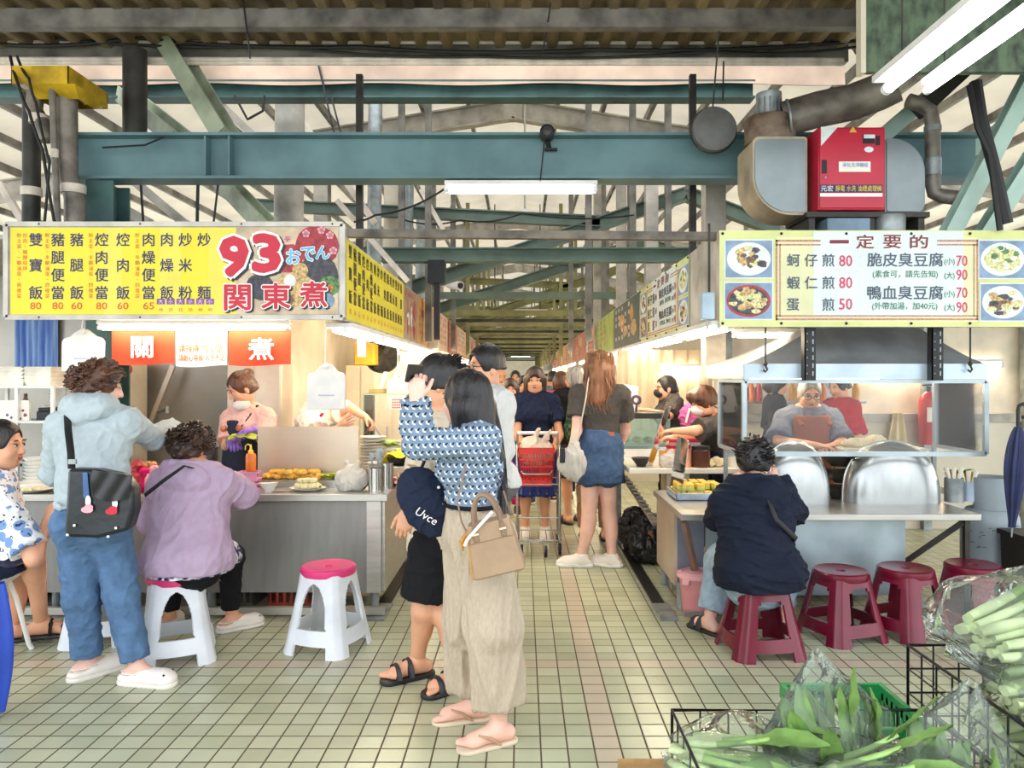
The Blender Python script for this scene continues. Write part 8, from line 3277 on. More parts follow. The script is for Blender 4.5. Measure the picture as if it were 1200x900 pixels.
# gas cylinder
t = T('gas_cylinder', 'grey-blue gas cylinder with scuffed paint at the counter end', 'gas cylinder', (gx(1160, 5.18), 5.18, 0))
c = Vector((gx(1160, 5.18), 5.18, 0))
rr = .178
mb = MB()
mb.lathe([(0, .03), (rr * .8, .03), (rr, .08), (rr, .52), (rr * .96, .57), (rr * .8, .615), (rr * .4, .64), (0, .645)], c, 40)
mb.build('tank', mat('cyl_paint', '#98a3aa', .45, .15, .1, 3, bump=.08, bscale=20), t)
mb = MB()
mb.lathe([(rr * .8, .0), (rr * .82, .05)], c, 40, cap=False)
mb.build('foot_ring', MATS.cyl_paint, t)
mb = MB()
mb.lathe([(rr * .72, .60), (rr * .75, .83), (rr * .71, .83), (rr * .68, .60)], c, 40, a0=-2.9, a1=1.9, cap=False)
mb.build('collar', MATS.cyl_paint, t)
mb = MB()
mb.tube([c + Vector((0, 0, .63)), c + Vector((0, 0, .72))], .028, 12)
mb.tube([c + Vector((0, 0, .69)), c + Vector((.08, 0, .69))], .014, 10)
mb.lathe([(.03, .72), (.032, .745), (0, .75)], c, 12)
mb.build('valve', mat('brass', '#a2413a', .4, .3), t)
mb = MB()
R_ = random.Random(4)
for i in range(26):
 a, z = R_.uniform(-2.9, -.3), R_.uniform(.36, .54)
 p = c + Vector((rr * 1.004 * math.cos(a), rr * 1.004 * math.sin(a), z))
 tg = Vector((-math.sin(a), math.cos(a), 0))
 w_ = R_.uniform(.008, .03)
 mb.add([p - tg * w_, p + tg * w_ + Vector((0, 0, .003)), p + tg * w_ * .8 + Vector((0, 0, .007)), p - tg * w_ * .7 + Vector((0, 0, .006))], [(0, 1, 2, 3)])
mb.build('scuff_mark', mat('scuff', '#4e5a66', .6), t)
# closed umbrella
t = T('umbrella', 'closed navy umbrella hanging by its hook at the frame edge', 'umbrella', at(1190, 625, 4.7))
c0, c1 = at(1193, 500, 4.7), at(1186, 618, 4.7)
dd = (c1 - c0)
mb = MB()
def umb(u, v):
 a = 2 * PI * u
 r = (.018 + .042 * math.sin(PI * min(1, v * 1.05) ** .8) * (1 - .35 * v)) * (1 + .28 * math.cos(6 * a + v * 2))
 return c0 + dd * v + Vector((r * math.cos(a), r * .8 * math.sin(a), 0))
mb.grid(umb, 72, 20)
mb.build('canopy', mat('umbrella_navy', '#18224e', .55, 0, .15, 8), t)
mb = MB()
mb.tube([c0 + Vector((0, 0, -.02)), c0 + Vector((0, 0, .10)), c0 + Vector((.005, 0, .125)), c0 + Vector((.03, 0, .14)), c0 + Vector((.055, 0, .125)), c0 + Vector((.058, 0, .10))], .011, 10)
mb.build('hook_handle', MATS.black, t)
mb = MB()
mb.tube([c1, c1 + dd.normalized() * .06], [.008, .004], 8)
mb.build('tip', MATS.galv, t)
mb = MB()
mb.tube([at(1192, 489, 4.7) + Vector((.03, 0, .0)), at(1260, 489, 4.7)], .012, 10)
mb.tube([at(1250, 489, 4.7), (gx(1250, 4.7), 4.7, 0)], .014, 10)
one(mb, 'hanging_rail', MATS.dark_steel, 'dark rail at the frame edge carrying the closed umbrella', 'rail')
mb = MB()
x_ = gx(1196, 4.75)
mb.prism([(0, 0), (.3, 0), (.33, .5), (-.02, .5)], (x_, 4.62, 0), (1, 0, 0), (0, 0, 1), -.3)
mb.prism([(-.03, .5), (.34, .5), (.34, .53), (-.03, .53)], (x_, 4.6, 0), (1, 0, 0), (0, 0, 1), -.34)
one(mb, 'waste_bin', MATS.black, 'black bin at the frame edge beside the gas cylinder', 'bin')
# yellow basket of greens, cans behind
t = T('herb_basket', 'yellow basket on the cooking counter end holding green herbs', 'basket', (gx(1125, 5.45), 5.45, RT))
c = Vector((gx(1126, 5.45), 5.45, gz(572, 5.45)))
mb = MB()
mb.lathe([(0, 0), (.08, 0), (.1, .10), (.106, .105), (.095, .10), (.075, .012), (0, .01)], c, 32)
mb.build('bowl', mat('basket_yellow', '#e2bd2c', .4), t)
mb = MB()
mb.box(c.x - .1, c.x + .1, c.y - .08, c.y + .08, RT, c.z)
mb.build('riser', MATS.plastic_white, t)
greens('fresh green herbs heaped in the yellow basket', c + Vector((0, 0, .09)), 14, .09, .025, 'leaf_green', 31, name='herbs')
for i, (px, y, r, h, m, lb) in enumerate(((1118, 5.15, .06, .16, 'galv', 'steel can with white scoops next to the gas cylinder'), (1135, 5.2, .055, .13, 'tray_blue', 'blue tub beside the steel scoop can'))):
 t = T('utensil_can', lb, 'can', (gx(px, y), y, RT))
 c = Vector((gx(px, y), y, RT if px < 1130 else RT))
 mb = MB()
 mb.lathe([(0, 0), (r, 0), (r, h), (r * .95, h), (r * .94, .006), (0, .006)], c, 28)
 mb.build('can', MATS[m], t)
 for q in range(3):
  mb = MB()
  p = c + Vector((-.025 + .025 * q, 0, h - .03))
  mb.tube([p, p + Vector((.02 * (q - 1), 0, .07)), p + Vector((.03 * (q - 1), 0, .10))], [.01, .013, .016], 10)
  mb.build('scoop', MATS.paper_white, t)
# fire extinguisher on the back wall
t = T('fire_extinguisher', 'red fire extinguisher with white label on the cream back wall', 'fire extinguisher', (gx(1096, 7.3), 7.42, .9))
c = Vector((gx(1096, 7.3), 7.42, gz(522, 7.3)))
mb = MB()
mb.lathe([(0, 0), (.085, 0), (.09, .01), (.09, .42), (.07, .48), (.03, .51), (0, .51)], c, 32)
mb.build('tank', mat('ext_red', '#c02a30', .3), t)
mb = MB()
mb.tube([c + Vector((0, 0, .5)), c + Vector((0, 0, .56))], .02, 12)
mb.bar(c + Vector((-.06, 0, .57)), c + Vector((.06, 0, .575)), .02, .015)
mb.build('valve_head', MATS.black, t)
mb = MB()
mb.tube([c + Vector((.03, -.0, .54)), c + Vector((.11, -.02, .48)), c + Vector((.115, -.02, .2))], .011, 8)
mb.build('hose', MATS.black, t)
mb = MB()
mb.lathe([(.0915, .22), (.0915, .36)], c, 20, a0=-2.2, a1=-.9, cap=False)
mb.build('label_sticker', MATS.paper_white, t)
mb = MB()
mb.box(c.x - .03, c.x + .03, 7.5, 7.56, c.z + .3, c.z + .36)
mb.build('bracket', MATS.galv, t)
mb = MB()
mb.grid(lambda u, v: Vector((gx(1066, 7.3) + (u - .5) * (.10 + .10 * (1 - v)), 7.51 + .02 * math.sin(u * 14), gz(520, 7.3) + (1.15 - gz(520, 7.3)) * v)), 30, 8, thick=.006)
one(mb, 'hanging_cloth', MATS.cloth_cream, 'cream cloth draped from the wall rail next to the fire extinguisher', 'cloth')
# shelf of jars behind the guard
t = T('wall_shelf', 'steel shelf on the back wall behind the helper in dark top', 'shelf', (gx(885, 7.45), 7.5, gz(468, 7.4)))
mb = MB()
mb.box(gx(868, 7.4), gx(1010, 7.4), 7.3, 7.56, gz(470, 7.4) - .02, gz(470, 7.4))
mb.build('board', MATS.galv, t)
for i, (px, m) in enumerate(((872, 'sauce_amber'), (881, 'sauce_orange'), (890, 'knob_red'), (930, 'sauce_amber'), (965, 'sauce_orange'), (1004, 'sauce_amber'))):
 mb = MB()
 mb.lathe([(0, 0), (.035, 0), (.036, .12), (.02, .15), (.02, .17), (0, .17)], (gx(px, 7.4), 7.42, gz(470, 7.4)), 20)
 one(mb, 'condiment_bottle', MATS[m], ('amber bottle at the aisle end of the wall shelf', 'orange bottle second along the wall shelf', 'red bottle third along the wall shelf', 'amber bottle behind the cook shoulder', 'orange bottle behind the cook on the wall shelf', 'amber bottle at the far end of the wall shelf')[i], 'bottle')
mb = MB()
mb.lathe([(0, 0), (.05, 0), (.05, .1), (.052, .1), (.052, .13), (0, .13)], (gx(884, 5.5), 5.5, RT + .27), 24)
mb.box(gx(884, 5.5) - .06, gx(884, 5.5) + .06, 5.45, 5.55, RT, RT + .27)
one(mb, 'red_lid_tub', MATS.knob_red, 'red-lidded tub inside the guard near the dark hair', 'tub')
# hot pink bag behind the bowl-cut keeper
S = Sdf()
c = Vector((gx(812, 6.9), 6.9, gz(505, 6.9)))
S.ell(c + Vector((0, 0, .1)), (.12, .07, .17), None, .03)
mb = MB()
put(mb, S.mesh(.008, wrinkle(.006, 24, 2)))
t = T('shoulder_bag', 'hot pink bag with white handle behind the bowl-cut keeper', 'bag', c)
mb.build('body', mat('bag_hotpink', '#e062a8', .5), t)
mb = MB()
mb.tube([c + Vector((-.08, -.08, .08)), c + Vector((-.05, -.09, .2)), c + Vector((.05, -.09, .2)), c + Vector((.08, -.08, .08))], .011, 8)
mb.build('handle', MATS.ink_white, t)
mb = MB()
mb.box(c.x - .14, c.x + .14, c.y - .1, c.y + .1, 0, c.z - .06)
one(mb, 'storage_box', MATS.crate_grey, 'grey storage box under the hot pink bag', 'box')
# ------------------------------------------------------------------ overhead equipment
Yq = 4.92
t = T('fume_purifier', 'red electrostatic fume purifier cabinet above the green banner', 'fume purifier', at(996, 250, Yq))
x0, x1, z0, z1 = gx(959, Yq), gx(1037, Yq), gz(246, Yq), gz(149, Yq)
mb = MB()
mb.box(x0, x1, Yq, Yq + .2, z0, z1)
mb.build('cabinet', mat('red_enamel', '#c0223c', .35, 0, .05, 4), t, bevel=.006)
mb = MB()
mb.box(x0 + .006, x1 - .006, Yq - .012, Yq, z0 + .01, z1 - .01)
dr = mb.build('door', MATS.red_enamel, t, bevel=.003)
f = Face((x0, Yq - .012, z0), (1, 0, 0), (0, 0, 1), x1 - x0, z1 - z0)
def QF(px, py):
 return (px - 959) / 78.0, 1 - (py - 149) / 97.0
def lab(nm, m, rects, parent=dr, d=.002):
 mb = MB()
 for px0, py0, px1, py1 in rects:
  a, b = QF(px0, py1), QF(px1, py0)
  f.rect(mb, a[0], b[0], a[1], b[1], d)
 return mb.build(nm, MATS[m], parent)
lab('label_band', 'ink_navy', [(960, 217, 1033, 226)])
lab('label_strip', 'ink_white', [(960, 227, 1033, 231)])
lab('label_plate', 'paper_white', [(982, 190, 1019, 202)])
mb = MB()
f.t(mb, '元宏', *QF(968, 221.5), w=14 * Yq / F, h=7 * Yq / F, d=.004)
mb.build('lettering', MATS.ink_white, dr)
mb = MB()
f.t(mb, '靜電 水洗 油煙處理機', *QF(1005, 221.5), w=54 * Yq / F, h=7 * Yq / F, d=.004, res=1)
mb.build('lettering', MATS.nozzle_yellow, dr)
mb = MB()
f.t(mb, '淨化洗淨機組', *QF(1001, 194), w=30 * Yq / F, h=5.5 * Yq / F, d=.004, res=1)
mb.build('lettering', mat('ink_blue', '#3c7fc0'), dr)
mb = MB()
mb.add([f.p(*QF(961, 149.5), .003), f.p(*QF(961, 172), .003), f.p(*QF(981, 149.5), .003)], [(0, 1, 2)])
mb.build('corner_sticker', MATS.photo_white, dr)
mb = MB()
mb.add([f.p(*QF(994, 156), .003), f.p(*QF(1003, 156), .003), f.p(*QF(998.5, 149), .003)], [(0, 1, 2)])
mb.build('warning_sticker', mat('warn_yellow', '#e2b23a'), dr)
lab('control_panel', 'black', [(1010, 158, 1024, 169), (1025, 160, 1030, 171)])
lab('control_screen', 'photo_white', [(1011, 158.5, 1024, 163)], d=.004)
lab('lock_plate', 'black', [(962, 188, 968, 204)])
mb = MB()
f.blob(mb, *QF(1017, 176), .07, .035, .003)
mb.build('round_sticker', MATS.photo_white, dr)
mb = MB()
mb.lathe([(.007, 0), (.007, .01), (0, .012)], f.p(*QF(966, 209), 0), 12, axis=(0, -1, 0))
mb.build('latch_knob', MATS.galv, dr)
mat('duct_grey', '#8f999c', .4, .35, .1, 3)
mat('duct_beige', '#b5a68c', .5, .1, .2, 4)
def rounded(px0, py0, px1, py1, corners, n=10):
 """outline px -> metres about the middle; corners: radius px at bl, br, tr, tl"""
 out = []
 for (cx_, cy_, a0), r in zip(((px0, py1, PI), (px1, py1, 1.5 * PI), (px1, py0, 0), (px0, py0, .5 * PI)), corners):
  sx_ = 1 if cx_ == px0 else -1
  sy_ = -1 if cy_ == py1 else 1
  ox, oy = cx_ + sx_ * r, cy_ + sy_ * r
  for i in range(n + 1):
   a = a0 + (PI / 2) * i / n
   out.append((ox + r * math.cos(a), oy - r * math.sin(a)))
 return out
def duct(label, px0, py0, px1, py1, cor, Y, d, m, name='air_duct', side=None):
 t = T(name, label, 'duct', at((px0 + px1) / 2, py1, Y))
 pl = rounded(px0, py0, px1, py1, cor)
 mb = MB()
 mb.prism([((a - px0) * Y / F, (py1 - b) * Y / F) for a, b in pl], at(px0, py1, Y) + Vector((0, d, 0)), (1, 0, 0), (0, 0, 1), d)
 mb.build('casing', MATS[side or m], t, ang=40)
 mb = MB()
 q = .93
 mx_, my_ = (px0 + px1) / 2, (py0 + py1) / 2
 mb.prism([((mx_ + (a - mx_) * q - px0) * Y / F, (py1 - (my_ + (b - my_) * q)) * Y / F) for a, b in pl], at(px0, py1, Y + .0), (1, 0, 0), (0, 0, 1), .008)
 mb.build('face_plate', MATS[m], t)
 return t
duct('rounded grey duct elbow on the aisle side of the red purifier', 882, 160, 946, 252, (46, 4, 4, 8), 5.0, .35, 'duct_grey', side='duct_beige')
duct('rounded grey duct end on the far side of the red purifier', 1037, 162, 1084, 251, (3, 14, 40, 3), 5.0, .3, 'duct_grey')
t = T('blower', 'rusty centrifugal blower with motor on top of the grey duct', 'blower', at(895, 160, 5.1))
mb = MB()
mb.lathe([(.12, 0), (.165, .01), (.17, .03), (.17, .17), (.16, .19), (.08, .20), (.08, .21), (0, .21)], at(902, 172, 5.25), 36)
mb.build('scroll_casing', mat('rusty_casing', '#94826f', .55, .3, .3, 9, col2='#5e463a'), t)
mb = MB()
mb.lathe([(.08, .21), (.08, .32), (.085, .33), (.085, .36), (.03, .38), (0, .38)], at(901, 172, 5.25), 28)
for i in range(14):
 a = 2 * PI * i / 14
 p = at(901, 172, 5.25) + Vector((.08 * math.cos(a), .08 * math.sin(a), 0))
 mb.bar(p + Vector((0, 0, .22)), p + Vector((0, 0, .32)), .008, .012)
mb.build('motor', MATS.galv, t)
mb = MB()
mb.tube([at(918, 140, 5.22), at(960, 128, 5.15), at(998, 120, 5.1), at(1030, 108, 5.0), at(1050, 98, 4.95)], .118, 28)
mb.build('outlet_pipe', mat('pipe_grimy', '#857d74', .5, .35, .25, 7), t)
mb = MB()
for px, py in ((924, 138), (976, 124), (1004, 118)):
 d_ = (at(998, 120, 5.1) - at(960, 128, 5.15)).normalized()
 p = at(px, py, 5.16)
 mb.tube([p - d_ * .006, p + d_ * .006], .123, 28)
mb.build('seam_band', MATS.galv, t)
t = T('duct_cap', 'round dark duct end cap hanging by the girder', 'duct', at(835, 182, 5.3))
mb = MB()
mb.lathe([(.155, 0), (.155, .05), (.15, .06), (.02, .07), (0, .07)], at(835, 154, 5.4), 40, axis=(0, -1, 0))
mb.build('disc', mat('cap_grey', '#6d6c6a', .5, .3, .15, 5), t)
mb = MB()
mb.lathe([(.157, .0), (.163, .01), (.163, .04), (.157, .05)], at(835, 154, 5.42), 40, axis=(0, -1, 0), cap=False)
mb.tube([at(835, 128, 5.4), at(844, 22, 5.32)], .006, 6)
mb.build('rim_band', MATS.dark_steel, t)
t = T('drain_pipe', 'grimy grey drain pipe with elbows beside the rounded duct end', 'pipe', at(1093, 235, 5.05))
mb = MB()
mb.tube([at(1064, 118, 5.1), at(1078, 122, 5.1), at(1090, 130, 5.1), at(1093, 145, 5.1), at(1093, 215, 5.1), at(1095, 226, 5.1), at(1104, 230, 5.08), at(1124, 232, 5.05)], .048, 16)
mb.build('pipe', MATS.pipe_grimy, t)
mb = MB()
for a, b in ((at(1093, 148, 5.1), at(1093, 154, 5.1)), (at(1093, 186, 5.1), at(1093, 206, 5.1))):
 mb = MB()
 mb.tube([a, b], .054, 16)
 mb.build('coupling', MATS.galv, t)
t = T('equipment_stand', 'dark steel stand carrying the red purifier over the banner', 'stand', at(1000, 272, 5.0))
mb = MB()
mb.box(gx(942, 5.0), gx(1085, 5.0), 4.95, 5.35, gz(256, 5.0) - .0, gz(250, 5.0))
for px in (950, 1020, 1078):
 mb.box(gx(px, 5.0) - .02, gx(px, 5.0) + .02, 4.98, 5.3, 2.43, gz(252, 5.0))
mb.build('frame', MATS.dark_steel, t)
mb = MB()
mb.box(gx(966, 4.95), gx(1016, 4.95), 4.9, 5.1, 2.43, gz(257, 4.95))
mb.build('control_box', mat('box_bluegrey', '#6f8596', .45, .2), t, bevel=.006)
mb = MB()
mb.lathe([(0, 0), (.09, 0), (.095, .02), (.095, .11), (.09, .12), (0, .12)], (gx(1047, 4.95), 5.0, 2.43), 24)
mb.build('drum', MATS.galv, t)
# dark board at the top edge
t = T('hanging_board', 'dark mottled board with pale edge hanging beside the bright batten', 'board', at(1060, 85, 4.1))
mb = MB()
mb.box(gx(1014, 4.1), 3.3, 4.1, 4.14, gz(84, 4.1), 4.0)
mb.build('panel', mat('mottled_green', '#5c6e55', .6, 0, .3, 16, col2='#222c26', stretch=(1, 1, .6)), t)
mb = MB()
mb.box(gx(1008, 4.1), gx(1014, 4.1), 4.09, 4.15, gz(86, 4.1), 4.02)
mb.build('edge_strip', MATS.beige_panel, t)
# yellow hopper box with pipes, upper corner
t = T('yellow_hopper', 'yellow tapered hopper box on pipes in the upper corner', 'hopper', at(58, 110, 5.3))
Yh = 5.25
mb = MB()
c0, c1 = at(12, 78, Yh), at(103, 78, Yh)
zt_, zb_ = gz(77, Yh), gz(98, Yh)
xa_, xb_ = gx(13, Yh), gx(80, Yh)
mb.box(xa_, xb_, Yh, Yh + .006, zb_, zt_)
mb.box(xb_ - .006, xb_, Yh, Yh + .5, zb_, zt_)
mb.box(xa_, xa_ + .006, Yh, Yh + .5, zb_, zt_)
mb.box(xa_, xb_, Yh + .49, Yh + .5, zb_, zt_)
mb.build('casing', mat('hopper_yellow', '#c9a21c', .45, 0, .2, 7), t)
mb = MB()
for px in (44, 72):
 x = gx(px, Yh)
 mb.add([(x - .09, Yh, zb_), (x + .09, Yh, zb_), (x + .09, Yh + .4, zb_), (x - .09, Yh + .4, zb_), (x - .06, Yh + .1, zb_ - .07), (x + .06, Yh + .1, zb_ - .07), (x + .06, Yh + .3, zb_ - .07), (x - .06, Yh + .3, zb_ - .07)],
           [(0, 1, 5, 4), (1, 2, 6, 5), (2, 3, 7, 6), (3, 0, 4, 7)])
mb.build('chute', MATS.hopper_yellow, t)
mb = MB()
mb.box(xa_ + .02, xb_ - .02, Yh + .02, Yh + .48, zb_ + .002, zb_ + .006)
mb.build('liner', MATS.white_paint, t)
for lb, pts, r in (('wide grimy grey pipe down from the yellow hopper', [at(78, 108, 5.4), at(79, 200, 5.4), at(80, 212, 5.4), at(86, 222, 5.4), at(88, 235, 5.4), at(88, 268, 5.4)], .07),
                   ('twisted grimy pipe elbows beside the yellow hopper', [at(42, 108, 5.4), at(40, 128, 5.4), at(46, 140, 5.38), at(52, 150, 5.36), at(56, 165, 5.36)], .055),
                   ('thin vertical conduit in front of the wide grimy pipe', [at(61, 100, 5.3), at(64, 180, 5.3), at(68, 268, 5.3)], .022),
                   ('dark downpipe at the outer side of the yellow hopper', [at(37, 96, 5.6), at(37, 225, 5.6), at(36, 295, 5.6)], .06)):
 t = T('pipe', lb, 'pipe', pts[-1])
 mb = MB()
 mb.tube(pts, r, 14)
 mb.build('run', MATS.pipe_grimy if 'dark' not in lb else MATS.dark_steel, t)
 mb = MB()
 m_ = pts[len(pts) // 2]
 mb.tube([m_ + Vector((0, 0, .03)), m_ - Vector((0, 0, .03))], r * 1.18, 14)
 mb.build('coupling', MATS.conduit, t)
# conduits and cables
for i, (z, y, r) in enumerate(((3.93, 5.86, .018), (3.905, 5.87, .016), (4.06, 5.86, .014))):
 mb = MB()
 mb.tube([(-7, y, z), (2.45, y, z - .01)], r, 10)
 one(mb, 'conduit', MATS.conduit, ('thicker pale conduit along the canopy carrier beam', 'lower pale conduit under the thicker one', 'upper thin conduit along the carrier beam')[i], 'conduit')
def cable(label, pts, r=.009, sag=0):
 mb = MB()
 P_ = [Vector(p) for p in pts]
 out = []
 for i in range(len(P_) - 1):
  for q in range(8):
   u = q / 8
   out.append(P_[i].lerp(P_[i + 1], u) - Vector((0, 0, sag * 4 * u * (1 - u))))
 out.append(P_[-1])
 mb.tube(out, r, 6)
 return one(mb, 'cable', MATS.cable, label, 'cable')
cable('black cable sagging along the canopy conduits', [at(0, 52, 5.8), at(160, 44, 5.8), at(420, 55, 5.8), at(700, 58, 5.8), at(1005, 48, 5.8)], .014, .03)
cable('second black cable crossing under the first along the conduits', [at(60, 45, 5.8), at(330, 54, 5.8), at(560, 66, 5.8), at(830, 60, 5.8), at(1005, 55, 5.8)], .010, .03)
cable('thin dark cord dropping from the purlin to the conduits', [at(285, 0, 5.2), at(290, 40, 5.2), at(293, 68, 5.7)], .007)
cable('cord looping down from the purlin near the hall ridge', [at(646, 0, 5.2), at(643, 20, 5.2), at(636, 62, 5.7)], .006)
cable('pair of cords hanging beyond the green beam', [at(372, 72, 6.4), at(380, 105, 6.4), at(392, 158, 6.3)], .008)
cable('second cord hanging beyond the green beam', [at(376, 72, 6.45), at(386, 105, 6.45), at(400, 158, 6.3)], .008)
cable('cable running from the girder lamp toward the yellow side board', [at(520, 222, 5.6), at(480, 243, 5.6), at(440, 252, 5.6), at(415, 260, 5.5)], .008, .01)
cable('black cord lying over the girder face', [at(120, 173, 5.48), at(170, 170, 5.48), at(205, 155, 5.6)], .007)
cable('thin wire strung across the hall under the girder lamp', [at(471, 257, 8.6), at(540, 258, 8.6), at(612, 250, 8.6), at(743, 252, 8.6)], .009, .05)
cable('black cable down the girder from the round camera', [at(638, 165, 5.47), at(636, 185, 5.47), at(633, 213, 5.47)], .006)
cable('loop of cable behind the green pale brace', [at(275, 112, 6.42), at(290, 140, 6.42), at(308, 130, 6.42), at(310, 112, 6.42)], .010)
cable('cord hanging below the girder near the stub pipe', [at(165, 215, 5.7), at(168, 262, 5.7)], .009)
cable('dark cord below the girder behind the sign', [at(232, 213, 5.7), at(231, 264, 5.7)], .012)
cable('slanting dark cord below the girder', [at(256, 213, 5.7), at(250, 264, 5.7)], .008)
cable('cord from hopper curving to the conduits', [at(12, 66, 5.3), at(22, 100, 5.2), at(34, 130, 5.2), at(50, 175, 5.2), at(64, 262, 5.2)], .011, .02)
cable('second cord curving below the yellow hopper', [at(20, 66, 5.3), at(34, 92, 5.2), at(42, 120, 5.2), at(58, 190, 5.2), at(52, 262, 5.2)], .010, .02)
cable('thick black hose down the green strut', [at(1143, 95, 4.7), at(1150, 140, 4.7), at(1166, 200, 4.7), at(1180, 262, 4.7)], .035)
cable('thinner black hose next to the thick one', [at(1136, 100, 4.68), at(1146, 150, 4.68), at(1160, 180, 4.68), at(1172, 270, 4.68)], .018)
cable('wire drop beside the round duct cap', [at(848, 72, 5.4), at(847, 118, 5.4)], .006)
# security cameras, pendant
t = T('security_camera', 'black round security camera on top of the girder', 'camera', at(640, 165, 5.5))
c = at(641, 157, 5.5)
mb = MB()
mb.lathe([(0, 0), (.045, 0), (.052, .02), (.052, .12), (.04, .13), (0, .13)], c + Vector((0, .06, 0)), 24, axis=(0, -1, 0))
mb.build('housing', MATS.black, t)
mb = MB()
mb.lathe([(.03, 0), (.03, .006), (0, .012)], c + Vector((0, -.07, 0)), 20, axis=(0, -1, 0))
mb.build('lens', MATS.dark_steel, t)
mb = MB()
mb.bar(c + Vector((0, .02, -.04)), c + Vector((.02, .04, -.10)), .03, .02)
mb.obox(c + Vector((.03, .04, -.1)), (.09, .05, .012))
mb.build('mount', MATS.black, t)
t = T('security_camera', 'white bullet security camera on a bracket by the peach board', 'camera', at(533, 334, 9.9))
c = at(533, 334, 9.9)
mb = MB()
mb.tube([c + Vector((-.08, .1, .02)), c + Vector((.08, -.1, -.02))], .055, 16)
mb.build('housing', MATS.plastic_white, t)
mb = MB()
mb.tube([c + Vector((.08, -.1, -.02)), c + Vector((.085, -.107, -.022))], .04, 16)
mb.build('lens', MATS.black, t)
mb = MB()
mb.bar(c + Vector((-.05, .05, 0)), (XL - .0, c.y + .05, c.z), .03, .03)
mb.bar((XL, c.y + .05, c.z), (XL, c.y + .05, 2.38), .03, .03)
mb.build('mount', MATS.plastic_white, t)
t = T('pendant_lamp', 'small white saucer pendant lamp hanging in the middle of the hall', 'lamp', at(615, 252, 9.0))
c = at(615, 250, 9.0)
mb = MB()
mb.lathe([(.10, -.02), (.09, 0), (.04, .035), (.02, .05), (0, .05)], c, 24)
mb.build('shade', MATS.plastic_white, t)
mb = MB()
mb.tube([c + Vector((0, 0, .05)), (c.x, c.y, roofz(c.x))], .012, 8)
mb.build('rod', MATS.pale_steel, t)
# ------------------------------------------------------------------ vegetables in the foreground
TB = .30
t = T('display_table', 'low table below the frame carrying the wire baskets', 'table', (1.1, 1.8, 0))
mb = MB()
mb.box(.30, 1.95, 1.20, 2.42, TB - .04, TB)
mb.build('tabletop', MATS.wood, t, bevel=.004)
for x in (.36, 1.89):
 for y in (1.26, 2.36):
  mb = MB()
  mb.bar((x, y, 0), (x, y, TB - .04), .05, .05)
  mb.build('leg', MATS.wood, t)
mat('wire_black', '#17171a', .4, .3)
def wire_basket(label, x0, x1, y0, y1, z0, z1, step=.075):
 t = T('wire_basket', label, 'basket', ((x0 + x1) / 2, (y0 + y1) / 2, z0))
 def side(nm, a, b):
  mb = MB()
  L = (Vector(b) - Vector(a)).length
  n = max(2, round(L / step))
  for i in range(n + 1):
   p = Vector(a).lerp(Vector(b), i / n)
   mb.tube([(p.x, p.y, z0), (p.x, p.y, z1)], .0026 if 0 < i < n else .004, 6)
  m = max(2, round((z1 - z0) / step))
  for j in range(m):
   z = z0 + (z1 - z0) * j / m
   mb.tube([(a[0], a[1], z), (b[0], b[1], z)], .0026, 6)
  mb.build(nm, MATS.wire_black, t)
 side('far_side', (x0, y1, 0), (x1, y1, 0))
 side('near_side', (x0, y0, 0), (x1, y0, 0))
 side('aisle_side', (x0, y0, 0), (x0, y1, 0))
 side('outer_side', (x1, y0, 0), (x1, y1, 0))
 mb = MB()
 mb.tube([(x0, y0, z1), (x1, y0, z1), (x1, y1, z1), (x0, y1, z1), (x0, y0, z1)], .0045, 8)
 mb.build('rim', MATS.wire_black, t)
 mb = MB()
 for i in range(8):
  x = x0 + (x1 - x0) * (i + .5) / 8
  mb.tube([(x, y0, z0 + .004), (x, y1, z0 + .004)], .003, 6)
 mb.build('bottom', MATS.wire_black, t)
wire_basket('black wire basket stacked high with bagged pale stalks', 1.13, 1.80, 1.40, 2.25, TB, .715)
wire_basket('black wire basket full of bagged leafy greens in front', .39, 1.05, 1.28, 2.0, TB, .633)
def stalk(parent, p, d, n, L, r, R, leafy=True, lm='leaf_green'):
 """one vegetable stalk: pale fleshy stem opening into a long blade"""
 d, n = Vector(d).normalized(), Vector(n)
 n = (n - d * n.dot(d)).normalized()
 pts, rs = [], []
 q = Vector(p)
 dd, nn = d.copy(), n.copy()
 b = R.uniform(-.25, .35)
 for i in range(8):
  pts.append(q.copy())
  tt = i / 7
  rs.append(r * (1.15 - .55 * tt) * (.75 if i == 0 else 1))
  a = b / 7
  dd, nn = dd * math.cos(a) + nn * math.sin(a), nn * math.cos(a) - dd * math.sin(a)
  q = q + dd * (L * .6 / 7)
 mb = MB()
 mb.tube(pts[:4], rs[:4], 10, 0, True, .75)
 mb.tube(pts[3:], rs[3:], 10, 1, True, .7)
 if leafy:
  leafmesh(mb, pts[-2], dd, nn, L * R.uniform(.30, .46), r * R.uniform(1.6, 2.8), R.uniform(-.3, .7), 7, 2, .3)
 return mb.build('stalk', [MATS.stem_pale, MATS.stem_mid, MATS[lm]], parent, ang=60)
